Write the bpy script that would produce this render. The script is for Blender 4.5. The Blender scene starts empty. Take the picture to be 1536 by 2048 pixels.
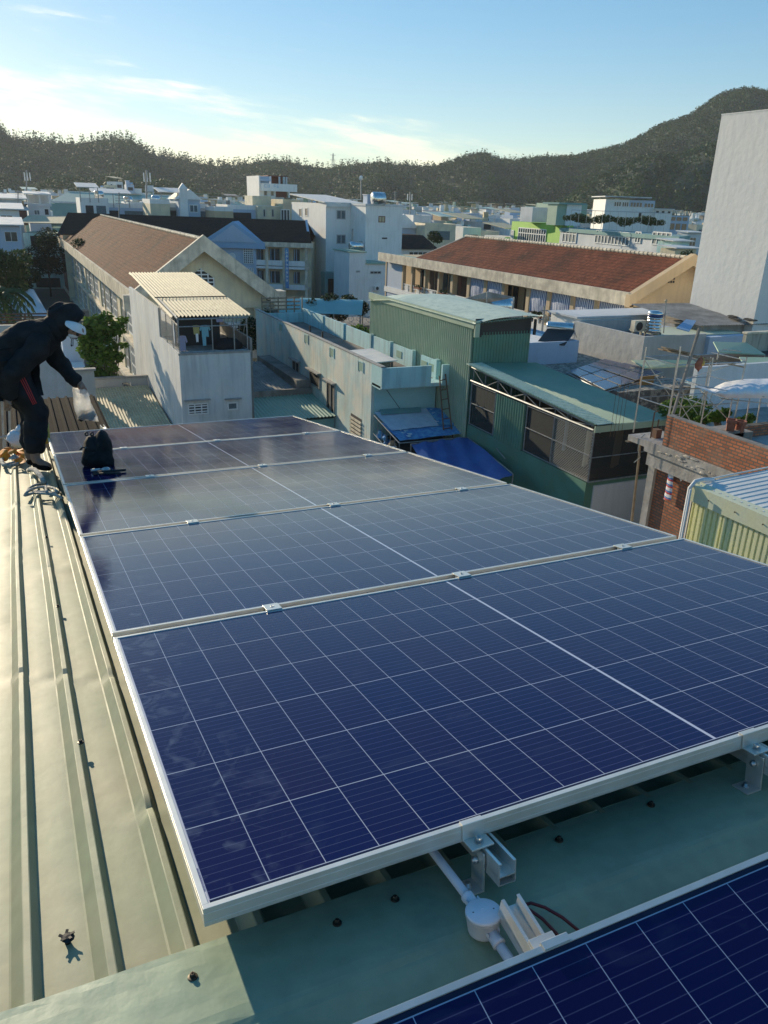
import bpy, math, random
import numpy as np
from mathutils import Vector, Matrix
R_=math.radians
random.seed(4)
S_=bpy.context.scene; COL=S_.collection
# World frame: +X across the lots, +Y along the lots (away), camera above the origin at z=14. Ground about z=-1.5
H=14.0; F=1565.6
CM=((0.908882,-0.1258,0.397627),(-0.415853,-0.345645,0.841187),(0.031616,-0.929894,-0.366465))
# ---------------- camera
cd=bpy.data.cameras.new('camera'); cam=bpy.data.objects.new('camera',cd); COL.objects.link(cam)
cd.sensor_fit='VERTICAL'; cd.sensor_height=36; cd.sensor_width=27; cd.lens=F*36/2048; cd.clip_start=0.05; cd.clip_end=6000
m=Matrix(((CM[0][0],-CM[0][1],-CM[0][2],0),(CM[1][0],-CM[1][1],-CM[1][2],0),(CM[2][0],-CM[2][1],-CM[2][2],H),(0,0,0,1)))
cam.matrix_world=m; S_.camera=cam
S_.render.resolution_x=768; S_.render.resolution_y=1024
S_.view_settings.view_transform='Standard'; S_.view_settings.look='None'; S_.view_settings.gamma=1
S_.view_settings.exposure=0.56
# ---------------- sun and sky
SUN_AZ=R_(-12.); SUN_EL=R_(14.5)      # azimuth measured from +Y towards +X
sd=Vector((math.sin(SUN_AZ)*math.cos(SUN_EL),math.cos(SUN_AZ)*math.cos(SUN_EL),math.sin(SUN_EL)))
sl=bpy.data.lights.new('sun','SUN'); sl.energy=4.4; sl.angle=R_(0.6); sl.color=(1,0.84,0.60)
so=bpy.data.objects.new('sun',sl); COL.objects.link(so); so.rotation_euler=(-sd).to_track_quat('-Z','Y').to_euler()
W=bpy.data.worlds.new('World'); S_.world=W; W.use_nodes=True
def world():
    nt=W.node_tree; N=nt.nodes; L=nt.links
    for n in list(N): N.remove(n)
    out=N.new('ShaderNodeOutputWorld'); bg=N.new('ShaderNodeBackground'); bg.inputs[1].default_value=0.13
    sky=N.new('ShaderNodeTexSky'); sky.sky_type='NISHITA'; sky.sun_disc=False
    sky.sun_elevation=SUN_EL; sky.sun_rotation=SUN_AZ; sky.air_density=1.0; sky.dust_density=.12; sky.ozone_density=3.0; sky.altitude=0
    tc=N.new('ShaderNodeTexCoord')
    def dot(v):
        d=N.new('ShaderNodeVectorMath'); d.operation='DOT_PRODUCT'; L.new(tc.outputs['Generated'],d.inputs[0]); d.inputs[1].default_value=v; return d.outputs['Value']
    def mth(op,a,b=None,c=None,clamp=False):
        n=N.new('ShaderNodeMath'); n.operation=op; n.use_clamp=clamp
        for i,x in enumerate((a,b,c)):
            if x is None: continue
            if isinstance(x,(int,float)): n.inputs[i].default_value=x
            else: L.new(x,n.inputs[i])
        return n.outputs[0]
    fz=mth('MAXIMUM',dot((.427,.904,0)),.02); s=mth('DIVIDE',dot((.904,-.427,0)),fz); e=mth('DIVIDE',dot((0,0,1)),fz)
    cmb=N.new('ShaderNodeCombineXYZ'); L.new(mth('MULTIPLY',s,2.0),cmb.inputs[0]); L.new(mth('MULTIPLY',mth('ADD',e,mth('MULTIPLY',s,.13)),13.0),cmb.inputs[1])
    def noise(scale,detail,rough=.6,vec=None):
        n=N.new('ShaderNodeTexNoise'); n.inputs['Scale'].default_value=scale; n.inputs['Detail'].default_value=detail; n.inputs['Roughness'].default_value=rough
        L.new(vec or cmb.outputs[0],n.inputs['Vector']); return n.outputs['Fac']
    n1=noise(2.1,6); n2=noise(6.5,5,.55)
    # cloud bank: below a line that falls to the right
    top=mth('ADD',.088,mth('MULTIPLY',s,-.125)); top=mth('ADD',top,mth('MULTIPLY',mth('SUBTRACT',n2,.5),.05))
    d=mth('SUBTRACT',top,e)                      # >0 below the edge
    def ss(x,a,b):
        n=N.new('ShaderNodeMapRange'); n.interpolation_type='SMOOTHSTEP'; L.new(x,n.inputs['Value']) ; n.inputs['From Min'].default_value=a; n.inputs['From Max'].default_value=b; return n.outputs[0]
    bank=mth('MULTIPLY',ss(d,-.004,.012),mth('SUBTRACT',1.0,mth('MULTIPLY',ss(d,.012,.07),.35)))
    bank=mth('MULTIPLY',bank,mth('SUBTRACT',1.0,ss(s,.02,.34)))
    bank=mth('MULTIPLY',bank,ss(n1,.40,.66))
    # thin streaks higher up
    st=mth('MULTIPLY',ss(n1,.56,.72),mth('MULTIPLY',ss(n2,.45,.6),mth('SUBTRACT',1.0,ss(s,-.15,.1))))
    st=mth('MULTIPLY',mth('MULTIPLY',st,.35),ss(d,-.14,-.02))
    mask=mth('MAXIMUM',mth('MULTIPLY',bank,.55),st,clamp=True)
    mx=N.new('ShaderNodeMix'); mx.data_type='RGBA'; gm=N.new('ShaderNodeGamma'); gm.inputs[1].default_value=.66; L.new(sky.outputs[0],gm.inputs[0]); hs=N.new('ShaderNodeHueSaturation'); hs.inputs['Saturation'].default_value=1.55; hs.inputs['Value'].default_value=1.36; L.new(gm.outputs[0],hs.inputs['Color']); L.new(mask,mx.inputs[0]); L.new(hs.outputs[0],mx.inputs[6]); mx.inputs[7].default_value=(9.4,8.1,5.6,1)
    L.new(mx.outputs[2],bg.inputs[0]); L.new(bg.outputs[0],out.inputs[0])
world()
S_.cycles.max_bounces=8; S_.cycles.volume_bounces=0

# ---------------- picture rays to real places
def ray(px,py):
    x,y=(px-768)/F,(py-1024)/F
    return [CM[i][0]*x+CM[i][1]*y+CM[i][2] for i in range(3)]
def onz(px,py,z):
    d=ray(px,py); t=(z-H)/d[2]; return (d[0]*t,d[1]*t,z)
def onx(px,py,x):
    d=ray(px,py); t=x/d[0]; return (x,d[1]*t,H+d[2]*t)
def ony(px,py,y):
    d=ray(px,py); t=y/d[1]; return (d[0]*t,y,H+d[2]*t)
def ond(px,py,dist):     # true forward distance from the viewer
    d=ray(px,py); t=dist/(d[0]*.427+d[1]*.904); return (d[0]*t,d[1]*t,H+d[2]*t)
# ---------------- materials
MATS={}
def mat(name,rgb,rough=.8,metal=0.,n=None,streak=None,bump=None,fine=.06,spec=.5,extra=None):
    """n=(scale,rgb2,lo,hi) blotches; streak=(rgb,amount) rain marks; bump=(scale,strength)"""
    if name in MATS: return MATS[name]
    M=bpy.data.materials.new(name); M.use_nodes=True; nt=M.node_tree; N=nt.nodes; L=nt.links
    b=N['Principled BSDF']; b.inputs['Roughness'].default_value=rough; b.inputs['Metallic'].default_value=metal
    b.inputs['Specular IOR Level'].default_value=spec
    tc=N.new('ShaderNodeTexCoord'); co=tc.outputs['Object']
    def noise(sc,det=4,vec=None,dist=0):
        q=N.new('ShaderNodeTexNoise'); q.inputs['Scale'].default_value=sc; q.inputs['Detail'].default_value=det; q.inputs['Distortion'].default_value=dist
        L.new(vec or co,q.inputs['Vector']); return q.outputs['Fac']
    def rmp(x,lo,hi,a=0.,c=1.):
        q=N.new('ShaderNodeMapRange'); L.new(x,q.inputs['Value']); q.inputs['From Min'].default_value=lo; q.inputs['From Max'].default_value=hi
        q.inputs['To Min'].default_value=a; q.inputs['To Max'].default_value=c; return q.outputs[0]
    def mix(f,a,c,mode='MIX'):
        q=N.new('ShaderNodeMix'); q.data_type='RGBA'; q.blend_type=mode
        for i,x in ((0,f),(6,a),(7,c)):
            if isinstance(x,float): q.inputs[i].default_value=x
            elif isinstance(x,tuple): q.inputs[i].default_value=(*x,1)
            else: L.new(x,q.inputs[i])
        return q.outputs[2]
    c=rgb
    if n: c=mix(rmp(noise(n[0],6),n[2] if len(n)>2 else .4,n[3] if len(n)>3 else .65),rgb,n[1])
    if streak:
        mp=N.new('ShaderNodeMapping'); mp.inputs['Scale'].default_value=(2.2,2.2,.22); L.new(co,mp.inputs[0])
        c=mix(rmp(noise(1.6,7,mp.outputs[0],.3),.48,.72,0,streak[1]),c,streak[0])
        c=mix(rmp(noise(.5,5),.45,.7,0,streak[1]*.7),c,streak[0])
    if fine:
        v=rmp(noise(23,3),.2,.8,1-fine*2,1+fine)
        cb=N.new('ShaderNodeCombineXYZ'); [L.new(v,cb.inputs[i]) for i in range(3)]
        c=mix(1.0,c,cb.outputs[0],'MULTIPLY')
    api=dict(N=N,L=L,b=b,co=co,noise=noise,rmp=rmp,mix=mix,nt=nt)
    if extra: c=extra(c,api) or c
    if isinstance(c,tuple): b.inputs['Base Color'].default_value=(*c,1)
    else: L.new(c,b.inputs['Base Color'])
    if bump:
        bm=N.new('ShaderNodeBump'); bm.inputs['Strength'].default_value=bump[1]; bm.inputs['Distance'].default_value=bump[2] if len(bump)>2 else .02
        L.new(noise(bump[0],5),bm.inputs['Height']); L.new(bm.outputs[0],b.inputs['Normal'])
    MATS[name]=M; return M
def bumpchain(api,h,strength,dist):
    bm=api['N'].new('ShaderNodeBump'); bm.inputs['Strength'].default_value=strength; bm.inputs['Distance'].default_value=dist
    api['L'].new(h,bm.inputs['Height']); api['L'].new(bm.outputs[0],api['b'].inputs['Normal'])
def sepx(api,vec=None):
    q=api['N'].new('ShaderNodeSeparateXYZ'); api['L'].new(vec or api['co'],q.inputs[0]); return q.outputs
def mth(api,op,a,b=None):
    q=api['N'].new('ShaderNodeMath'); q.operation=op
    for i,x in enumerate((a,b)):
        if x is None: continue
        if isinstance(x,(int,float)): q.inputs[i].default_value=x
        else: api['L'].new(x,q.inputs[i])
    return q.outputs[0]
def tile_extra(dark,light):
    def f(c,api):                       # rows step down the slope (z), pans along y or x
        x,y,z=sepx(api)
        row=mth(api,'FRACT',mth(api,'MULTIPLY',z,5.2)); pan=mth(api,'FRACT',mth(api,'MULTIPLY',mth(api,'ADD',x,y) if False else y,3.6))
        rowi=mth(api,'FLOOR',mth(api,'MULTIPLY',z,5.2)); pani=mth(api,'FLOOR',mth(api,'MULTIPLY',y,3.6)); pani2=mth(api,'FLOOR',mth(api,'MULTIPLY',x,0.01))
        cb=api['N'].new('ShaderNodeCombineXYZ'); api['L'].new(rowi,cb.inputs[0]); api['L'].new(pani,cb.inputs[1])
        wn=api['N'].new('ShaderNodeTexWhiteNoise'); api['L'].new(cb.outputs[0],wn.inputs['Vector'])
        c=api['mix'](api['rmp'](wn.outputs['Value'],0,1,0,.75),c,dark)
        c=api['mix'](api['rmp'](api['noise'](.35,6),.48,.70,0,.75),c,(.035,.03,.024)); c=api['mix'](api['rmp'](api['noise'](7.0,3),.45,.6,0,.5),c,dark)
        c=api['mix'](api['rmp'](api['noise'](3.0,4),.55,.8,0,.5),c,light)
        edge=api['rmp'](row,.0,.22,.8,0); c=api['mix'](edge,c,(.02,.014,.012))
        h=mth(api,'ADD',mth(api,'MULTIPLY',row,-1.0),mth(api,'MULTIPLY',mth(api,'ABSOLUTE',mth(api,'SUBTRACT',pan,.5)),1.2))
        api['b'].inputs['Specular IOR Level'].default_value=.12; bumpchain(api,mth(api,'ADD',mth(api,'ADD',h,wn.outputs['Value']),mth(api,'MULTIPLY',api['noise'](5.0,3),1.6)),.9,.08); return c
    return f
M=dict(
 roofgreen=mat('painted_metal_roof',(.275,.31,.20),.55,0,n=(2.6,(.34,.33,.215),.38,.66),streak=((.21,.245,.165),.6),fine=.06,bump=(9,.16,.012),spec=.3),
 cap=mat('ridge_cap_metal',(.24,.34,.235),.45,0,n=(2.3,(.30,.385,.26)),streak=((.18,.265,.195),.6),fine=.08,bump=(7,.3,.012)),
 alu=mat('anodised_aluminium',(.74,.72,.66),.32,.55,n=(9,(.66,.64,.58)),fine=.04),
 steel=mat('zinc_steel',(.55,.56,.55),.35,.8,n=(14,(.42,.43,.42))),
 pvc=mat('white_pvc',(.74,.75,.80),.35,n=(8,(.66,.67,.72)),fine=.02),
 rubber=mat('black_rubber',(.02,.02,.02),.7),
 darkscrew=mat('dark_screw_metal',(.10,.085,.06),.45,.6,n=(60,(.05,.04,.03))),
 black=mat('black_cloth',(.018,.018,.019),.85,n=(12,(.026,.026,.028)),bump=(26,.5,.01),spec=.2),
 blacktr=mat('black_trousers_cloth',(.016,.016,.018),.8,n=(9,(.024,.024,.028)),bump=(18,.5,.01),spec=.2),
 skin=mat('skin',(.33,.19,.13),.6,n=(20,(.27,.15,.10))),
 whitecloth=mat('white_cloth',(.75,.75,.76),.8,bump=(20,.3,.01)),
 red=mat('red_stripe',(.42,.03,.03),.7),
 orange=mat('orange_webbing',(.95,.33,.02),.7,n=(30,(.65,.18,.01)),bump=(60,.4,.01)),
 rope=mat('grey_rope',(.58,.55,.48),.9,n=(60,(.25,.24,.22)),bump=(120,.8,.01)),
 yellowp=mat('yellow_plastic',(.62,.42,.06),.5,n=(14,(.35,.24,.06))),
 white=mat('white_paint',(.82,.82,.79),.75,streak=((.50,.49,.46),.3),bump=(5,.15)),
 cream=mat('cream_render',(.76,.67,.46),.8,n=(.7,(.60,.54,.40)),streak=((.42,.37,.28),.35),bump=(6,.15)),
 peach=mat('peach_render',(.62,.47,.29),.8,n=(.6,(.55,.42,.27)),streak=((.42,.33,.22),.3),bump=(6,.15)),
 creamtrim=mat('cream_fascia',(.80,.71,.55),.8,n=(1.2,(.50,.44,.34)),streak=((.30,.27,.21),.5),bump=(6,.2)),
 bandstone=mat('stained_cream_fascia',(.68,.60,.44),.85,n=(1.2,(.42,.38,.28)),streak=((.18,.16,.13),.55),bump=(6,.2)),
 bluewhite=mat('pale_blue_render',(.44,.54,.66),.8,n=(.5,(.50,.58,.68)),streak=((.36,.42,.50),.3),bump=(5,.12)),
 bluetrim=mat('blue_trim',(.28,.44,.62),.75,n=(.6,(.33,.48,.64))),
 greyrend=mat('grey_render',(.46,.46,.44),.85,n=(1.1,(.54,.53,.50)),streak=((.38,.37,.34),.5),bump=(2.2,.55,.05)),
 towerrend=mat('rough_pale_render',(.74,.73,.70),.85,n=(.5,(.82,.80,.75)),streak=((.60,.59,.56),.5),bump=(2.6,.35,.05)),
 aquawall=mat('weathered_aqua_render',(.56,.70,.66),.85,n=(.8,(.76,.74,.62),.42,.60),streak=((.36,.40,.36),.6),bump=(4,.3,.03)),
 aquain=mat('aqua_paint',(.40,.66,.66),.75,n=(.9,(.48,.69,.68)),streak=((.22,.30,.30),.55),bump=(5,.2)),
 aquaclean=mat('clean_aqua_paint',(.36,.62,.62),.75,n=(.6,(.40,.65,.64)),bump=(4,.1)),
 awall=mat('grey_house_render',(.66,.68,.67),.85,n=(1.3,(.72,.71,.66)),streak=((.40,.41,.40),.6),bump=(3.5,.4,.04)),
 concrete=mat('stained_concrete',(.30,.28,.25),.9,n=(1.1,(.20,.18,.16)),streak=((.12,.11,.10),.5),bump=(7,.5,.03)),
 concl=mat('pale_concrete',(.42,.40,.37),.9,n=(2.1,(.31,.29,.26)),streak=((.22,.20,.18),.5),bump=(6,.6,.03)),
 deck=mat('roof_screed',(.24,.20,.17),.9,n=(.8,(.15,.125,.11)),fine=.12,bump=(5,.4,.03)),
 ochre=mat('weathered_yellow_sheet',(.60,.53,.34),.75,n=(2.4,(.50,.43,.27)),streak=((.22,.17,.10),.35),fine=.1),
 asbestos=mat('grey_fibre_sheet',(.36,.34,.31),.9,n=(1.0,(.25,.24,.22)),streak=((.16,.14,.13),.5),fine=.1),
 greensheet=mat('green_metal_cladding',(.33,.43,.31),.5,n=(1.4,(.40,.47,.35)),streak=((.34,.42,.30),.5),fine=.06),
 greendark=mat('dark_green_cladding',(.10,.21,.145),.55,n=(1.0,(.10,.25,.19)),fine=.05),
 greenroof=mat('pale_green_metal_roof',(.66,.72,.55),.5,n=(.8,(.60,.67,.52)),streak=((.27,.36,.28),.5)),
 tealroof=mat('teal_metal_roof',(.25,.40,.30),.5,n=(.7,(.31,.44,.33)),streak=((.28,.40,.34),.35)),
 tealpaint=mat('teal_wall_paint',(.17,.33,.32),.8,n=(.5,(.22,.37,.35)),bump=(4,.2)),
 arch=mat('teal_arched_sheet',(.20,.44,.44),.45,n=(.8,(.26,.49,.48))),
 ygsheet=mat('yellow_green_cladding',(.84,.81,.42),.55,n=(.5,(.62,.66,.50),.40,.62),streak=((.32,.34,.22),.3),fine=.08),
 ygroof=mat('pale_trim_sheet',(.58,.62,.47),.5,n=(2,(.62,.63,.42))),
 whitesheet=mat('white_metal_roof',(.78,.76,.70),.8,n=(1,(.58,.6,.6))),
 frame=mat('grey_steel_tube',(.36,.37,.36),.5,.4,n=(8,(.24,.24,.24))),
 rust=mat('rusty_steel',(.16,.10,.07),.8,.3,n=(6,(.24,.12,.06)),fine=.12),
 dark=mat('dark_opening',(.022,.024,.026),.6,fine=.1),
 glass=mat('window_glass',(.035,.05,.06),.12,n=(1.2,(.06,.08,.09)),fine=0,spec=.8),
 shutter=mat('grey_blue_shutter',(.12,.17,.19),.5,n=(5,(.08,.11,.12))),
 blue=mat('blue_cloth',(.07,.22,.52),.75,n=(5,(.14,.40,.62),.4,.62),bump=(9,.4,.03)),
 bluetarp=mat('deep_blue_tarpaulin',(.035,.11,.36),.5,n=(1.1,(.05,.15,.42)),bump=(3.5,.6,.04)),
 paletarp=mat('pale_sheet_tarpaulin',(.56,.62,.70),.6,n=(3,(.46,.53,.62)),bump=(5,.5,.03)),
 wood=mat('old_timber',(.33,.26,.18),.85,n=(5,(.20,.15,.10)),fine=.15),
 paintedwood=mat('brown_door',(.12,.07,.045),.6,n=(3,(.09,.05,.035))),
 stainless=mat('stainless_steel',(.72,.72,.70),.22,.95,n=(6,(.58,.58,.57)),fine=0),
 lime=mat('lime_green_paint',(.30,.58,.07),.7,n=(.4,(.26,.52,.07))),
 palegrey=mat('pale_grey_paint',(.66,.68,.69),.8,n=(.3,(.49,.53,.55)),streak=((.40,.43,.44),.3)),
 brown=mat('reddish_brown_tile',(.19,.075,.055),.7,n=(4,(.15,.06,.045))),
 terracotta=mat('terracotta',(.38,.13,.07),.85,n=(8,(.25,.09,.06)),fine=.12),
 bark=mat('bark',(.11,.085,.06),.9,n=(6,(.07,.055,.04)),bump=(12,.8)),
 asphalt=mat('asphalt',(.06,.06,.06),.9,n=(.4,(.10,.10,.095)),fine=.1),
 earth=mat('town_ground',(.13,.12,.10),.95,n=(.05,(.08,.085,.06)),fine=.1),
 gravelroof=mat('litter_covered_sheet',(.20,.19,.17),.95,n=(5,(.46,.42,.34),.48,.56),fine=.2,bump=(9,.9,.05)),
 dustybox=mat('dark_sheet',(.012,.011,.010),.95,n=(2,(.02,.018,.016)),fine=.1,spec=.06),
)
def foliage(name,a,b,sc=1.5):
    def ex(c,api):
        api['b'].inputs['Subsurface Weight'].default_value=0
        t=api['N'].new('ShaderNodeBsdfTranslucent'); mxs=api['N'].new('ShaderNodeMixShader'); mxs.inputs[0].default_value=.28 if 'hill' not in name else .08
        out=api['N']['Material Output']; api['L'].new(api['b'].outputs[0],mxs.inputs[1]); api['L'].new(t.outputs[0],mxs.inputs[2]); api['L'].new(mxs.outputs[0],out.inputs[0])
        api['L'].new(c,t.inputs['Color']); return c
    return mat(name,a,.65,n=(sc,b,.35,.65),fine=.2,extra=ex,spec=.25)
M['leaf']=foliage('broad_leaves',(.075,.15,.025),(.13,.22,.035))
M['leafdark']=foliage('dark_leaves',(.022,.045,.018),(.04,.065,.022))
M['palm']=foliage('palm_leaves',(.05,.09,.03),(.085,.12,.035))
M['forest']=foliage('hillside_foliage',(.010,.056,.012),(.060,.125,.016),.02)
def solar_extra(ldu,ldv,u0,v0,ucenter,lw=.0013):
    def f(c,api):
        x,y,z=sepx(api)
        def line(v,off,pitch,w):
            t=mth(api,'FRACT',mth(api,'DIVIDE',mth(api,'SUBTRACT',v,off-pitch/2),pitch)); t=mth(api,'ABSOLUTE',mth(api,'SUBTRACT',t,.5))
            return api['rmp'](t,w/pitch*.5,w/pitch*.5+.0006/pitch,1,0)
        right=mth(api,'GREATER_THAN',x,ucenter); xs=mth(api,'SUBTRACT',x,mth(api,'MULTIPLY',right,.006))
        l1=line(xs,u0,ldu,lw*.75); l2=line(y,v0,ldv,lw*1.3)
        cen=mth(api,'LESS_THAN',mth(api,'ABSOLUTE',mth(api,'SUBTRACT',x,ucenter+.003)),.0042)
        inn=mth(api,'MULTIPLY',mth(api,'MULTIPLY',mth(api,'GREATER_THAN',y,v0-.001),mth(api,'LESS_THAN',y,v0+6*ldv+.001)),mth(api,'MULTIPLY',mth(api,'GREATER_THAN',x,u0-.001),mth(api,'LESS_THAN',x,u0+22*ldu+.008)))
        bus=line(y,v0,ldv/10,.0009)
        ci=api['N'].new('ShaderNodeCombineXYZ'); api['L'].new(mth(api,'FLOOR',mth(api,'DIVIDE',mth(api,'SUBTRACT',xs,u0),ldu)),ci.inputs[0]); api['L'].new(mth(api,'FLOOR',mth(api,'DIVIDE',mth(api,'SUBTRACT',y,v0),ldv)),ci.inputs[1])
        wn=api['N'].new('ShaderNodeTexWhiteNoise'); api['L'].new(ci.outputs[0],wn.inputs['Vector'])
        col=api['mix'](wn.outputs['Value'],(.003,.0035,.058),(.008,.004,.052))
        # dried dirt: washed marks and fine dust
        mp=api['N'].new('ShaderNodeMapping'); mp.inputs['Scale'].default_value=(1.0,2.6,1); mp.inputs['Rotation'].default_value=(0,0,.3); api['L'].new(api['co'],mp.inputs[0])
        d1=api['rmp'](api['noise'](4.2,8,mp.outputs[0],1.4),.58,.82,0,.05)
        edge=api['rmp'](x,.0,.30,.9,0); d2=mth(api,'MULTIPLY',edge,api['rmp'](api['noise'](9,8,None,2.2),.52,.72,0,.22))
        sp=api['rmp'](api['noise'](90,2),.80,.84,0,.30)
        dust=mth(api,'ADD',mth(api,'ADD',d1,d2),.0)
        col=api['mix'](mth(api,'MULTIPLY',bus,.30),col,(.16,.17,.30))
        ln=mth(api,'MULTIPLY',mth(api,'MINIMUM',mth(api,'ADD',l1,l2),1.0),inn); ln=mth(api,'MAXIMUM',mth(api,'MULTIPLY',ln,.85),mth(api,'MULTIPLY',cen,inn))
        col=api['mix'](mth(api,'SUBTRACT',1.0,inn),col,(.012,.014,.04))
        col=api['mix'](ln,col,(.42,.46,.58))
        col=api['mix'](dust,col,(.34,.42,.52)); col=api['mix'](sp,col,(.5,.55,.6))
        api['L'].new(api['rmp'](api['noise'](2.2,5),.3,.7,.075,.15),api['b'].inputs['Roughness'])
        w=api['noise'](1.3,2); bumpchain(api,w,.03,.02)
        return col
    return f
U0,DU,V0,DV=.0155,.1065,.0215,.2115
M['cells']=mat('solar_cells_under_glass',(.01,.01,.06),.1,extra=solar_extra(DU,DV,U0,V0,U0+11*DU),fine=0,spec=.28)
M['smallcells']=mat('distant_solar_cells',(.03,.05,.12),.14,fine=0,n=(2,(.045,.07,.15)),spec=.7)
def brick_extra(axis):
    def f(c,api):
        x,y,z=sepx(api); cb=api['N'].new('ShaderNodeCombineXYZ'); api['L'].new(y if axis=='x' else x,cb.inputs[0]); api['L'].new(z,cb.inputs[1])
        q=api['N'].new('ShaderNodeTexBrick'); api['L'].new(cb.outputs[0],q.inputs['Vector']); q.inputs['Scale'].default_value=1; q.inputs['Mortar Size'].default_value=.017; q.inputs['Mortar Smooth'].default_value=.2
        q.inputs['Brick Width'].default_value=.2; q.inputs['Row Height'].default_value=.085; q.inputs['Bias'].default_value=-.1
        q.inputs['Color1'].default_value=(.50,.16,.07,1); q.inputs['Color2'].default_value=(.27,.085,.04,1); q.inputs['Mortar'].default_value=(.11,.095,.075,1)
        bumpchain(api,q.outputs['Fac'],-.8,.02)
        return api['mix'](api['rmp'](api['noise'](2.0,6),.5,.75,0,.45),q.outputs['Color'],(.26,.19,.14))
    return f
M['brick']=mat('brickwork',(.4,.15,.07),.9,fine=0,extra=brick_extra('x'))
M['bricky']=mat('end_brickwork',(.4,.15,.07),.9,fine=0,extra=brick_extra('y'))
M['tileL']=mat('brown_clay_tiles',(.19,.062,.030),.9,extra=tile_extra((.10,.036,.02),(.27,.12,.065)))
M['tileR']=mat('red_clay_tiles',(.27,.085,.045),.9,extra=tile_extra((.11,.04,.025),(.38,.17,.10)))
M['tileM']=mat('old_dark_tiles',(.075,.045,.032),.9,extra=tile_extra((.04,.028,.022),(.12,.07,.045)))
def stripes(c,api):
    x,y,z=sepx(api); t=mth(api,'FRACT',mth(api,'MULTIPLY',y,4.6)); s=mth(api,'GREATER_THAN',t,.5)
    return api['mix'](s,(.62,.66,.74),(.09,.14,.30))
M['blind']=mat('striped_blue_white_cloth',(.5,.5,.5),.8,extra=stripes,fine=0,bump=(1.6,.6,.1))
def stripes2(c,api):
    x,y,z=sepx(api); t=mth(api,'FRACT',mth(api,'MULTIPLY',z,5.2)); a=mth(api,'GREATER_THAN',t,.72); b=mth(api,'LESS_THAN',t,.25)
    return api['mix'](b,api['mix'](a,(.72,.70,.70),(.50,.06,.07)),(.06,.20,.45))
M['tricolor']=mat('striped_plastic_sheet',(.6,.6,.6),.6,extra=stripes2,fine=0,bump=(8,.5,.03))
def holey(name,rgb,scale,fac,diag=True):
    def f(c,api):
        x,y,z=sepx(api); h=mth(api,'ADD',x,y)
        def ln(v): t=mth(api,'ABSOLUTE',mth(api,'SUBTRACT',mth(api,'FRACT',mth(api,'MULTIPLY',v,scale)),.5)); return mth(api,'LESS_THAN',t,fac/2)
        g=mth(api,'MAXIMUM',ln(mth(api,'ADD',h,z)),ln(mth(api,'SUBTRACT',h,z))) if diag else mth(api,'ADD',mth(api,'MULTIPLY',x,0),fac)
        api['L'].new(g,api['b'].inputs['Alpha']); return c
    return mat(name,rgb,.6,extra=f,fine=0)
M['chain']=holey('chain_link_mesh',(.42,.43,.40),9,.16)
M['net']=holey('dark_shade_net',(.03,.035,.035),1,.72,False)
def bagx(c,api):
    t=api['N'].new('ShaderNodeBsdfTransparent'); tr=api['N'].new('ShaderNodeBsdfTranslucent'); tr.inputs[0].default_value=(.9,.88,.82,1)
    m1=api['N'].new('ShaderNodeMixShader'); m2=api['N'].new('ShaderNodeMixShader'); m1.inputs[0].default_value=.5
    api['L'].new(api['b'].outputs[0],m1.inputs[1]); api['L'].new(tr.outputs[0],m1.inputs[2])
    api['L'].new(api['rmp'](api['noise'](14,4),.35,.7,.35,.85),m2.inputs[0]); api['L'].new(t.outputs[0],m2.inputs[1]); api['L'].new(m1.outputs[0],m2.inputs[2])
    api['L'].new(m2.outputs[0],api['N']['Material Output'].inputs[0])
M['bag']=mat('clear_plastic_film',(.82,.82,.80),.2,extra=bagx,fine=0,bump=(16,.6,.02))
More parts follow.
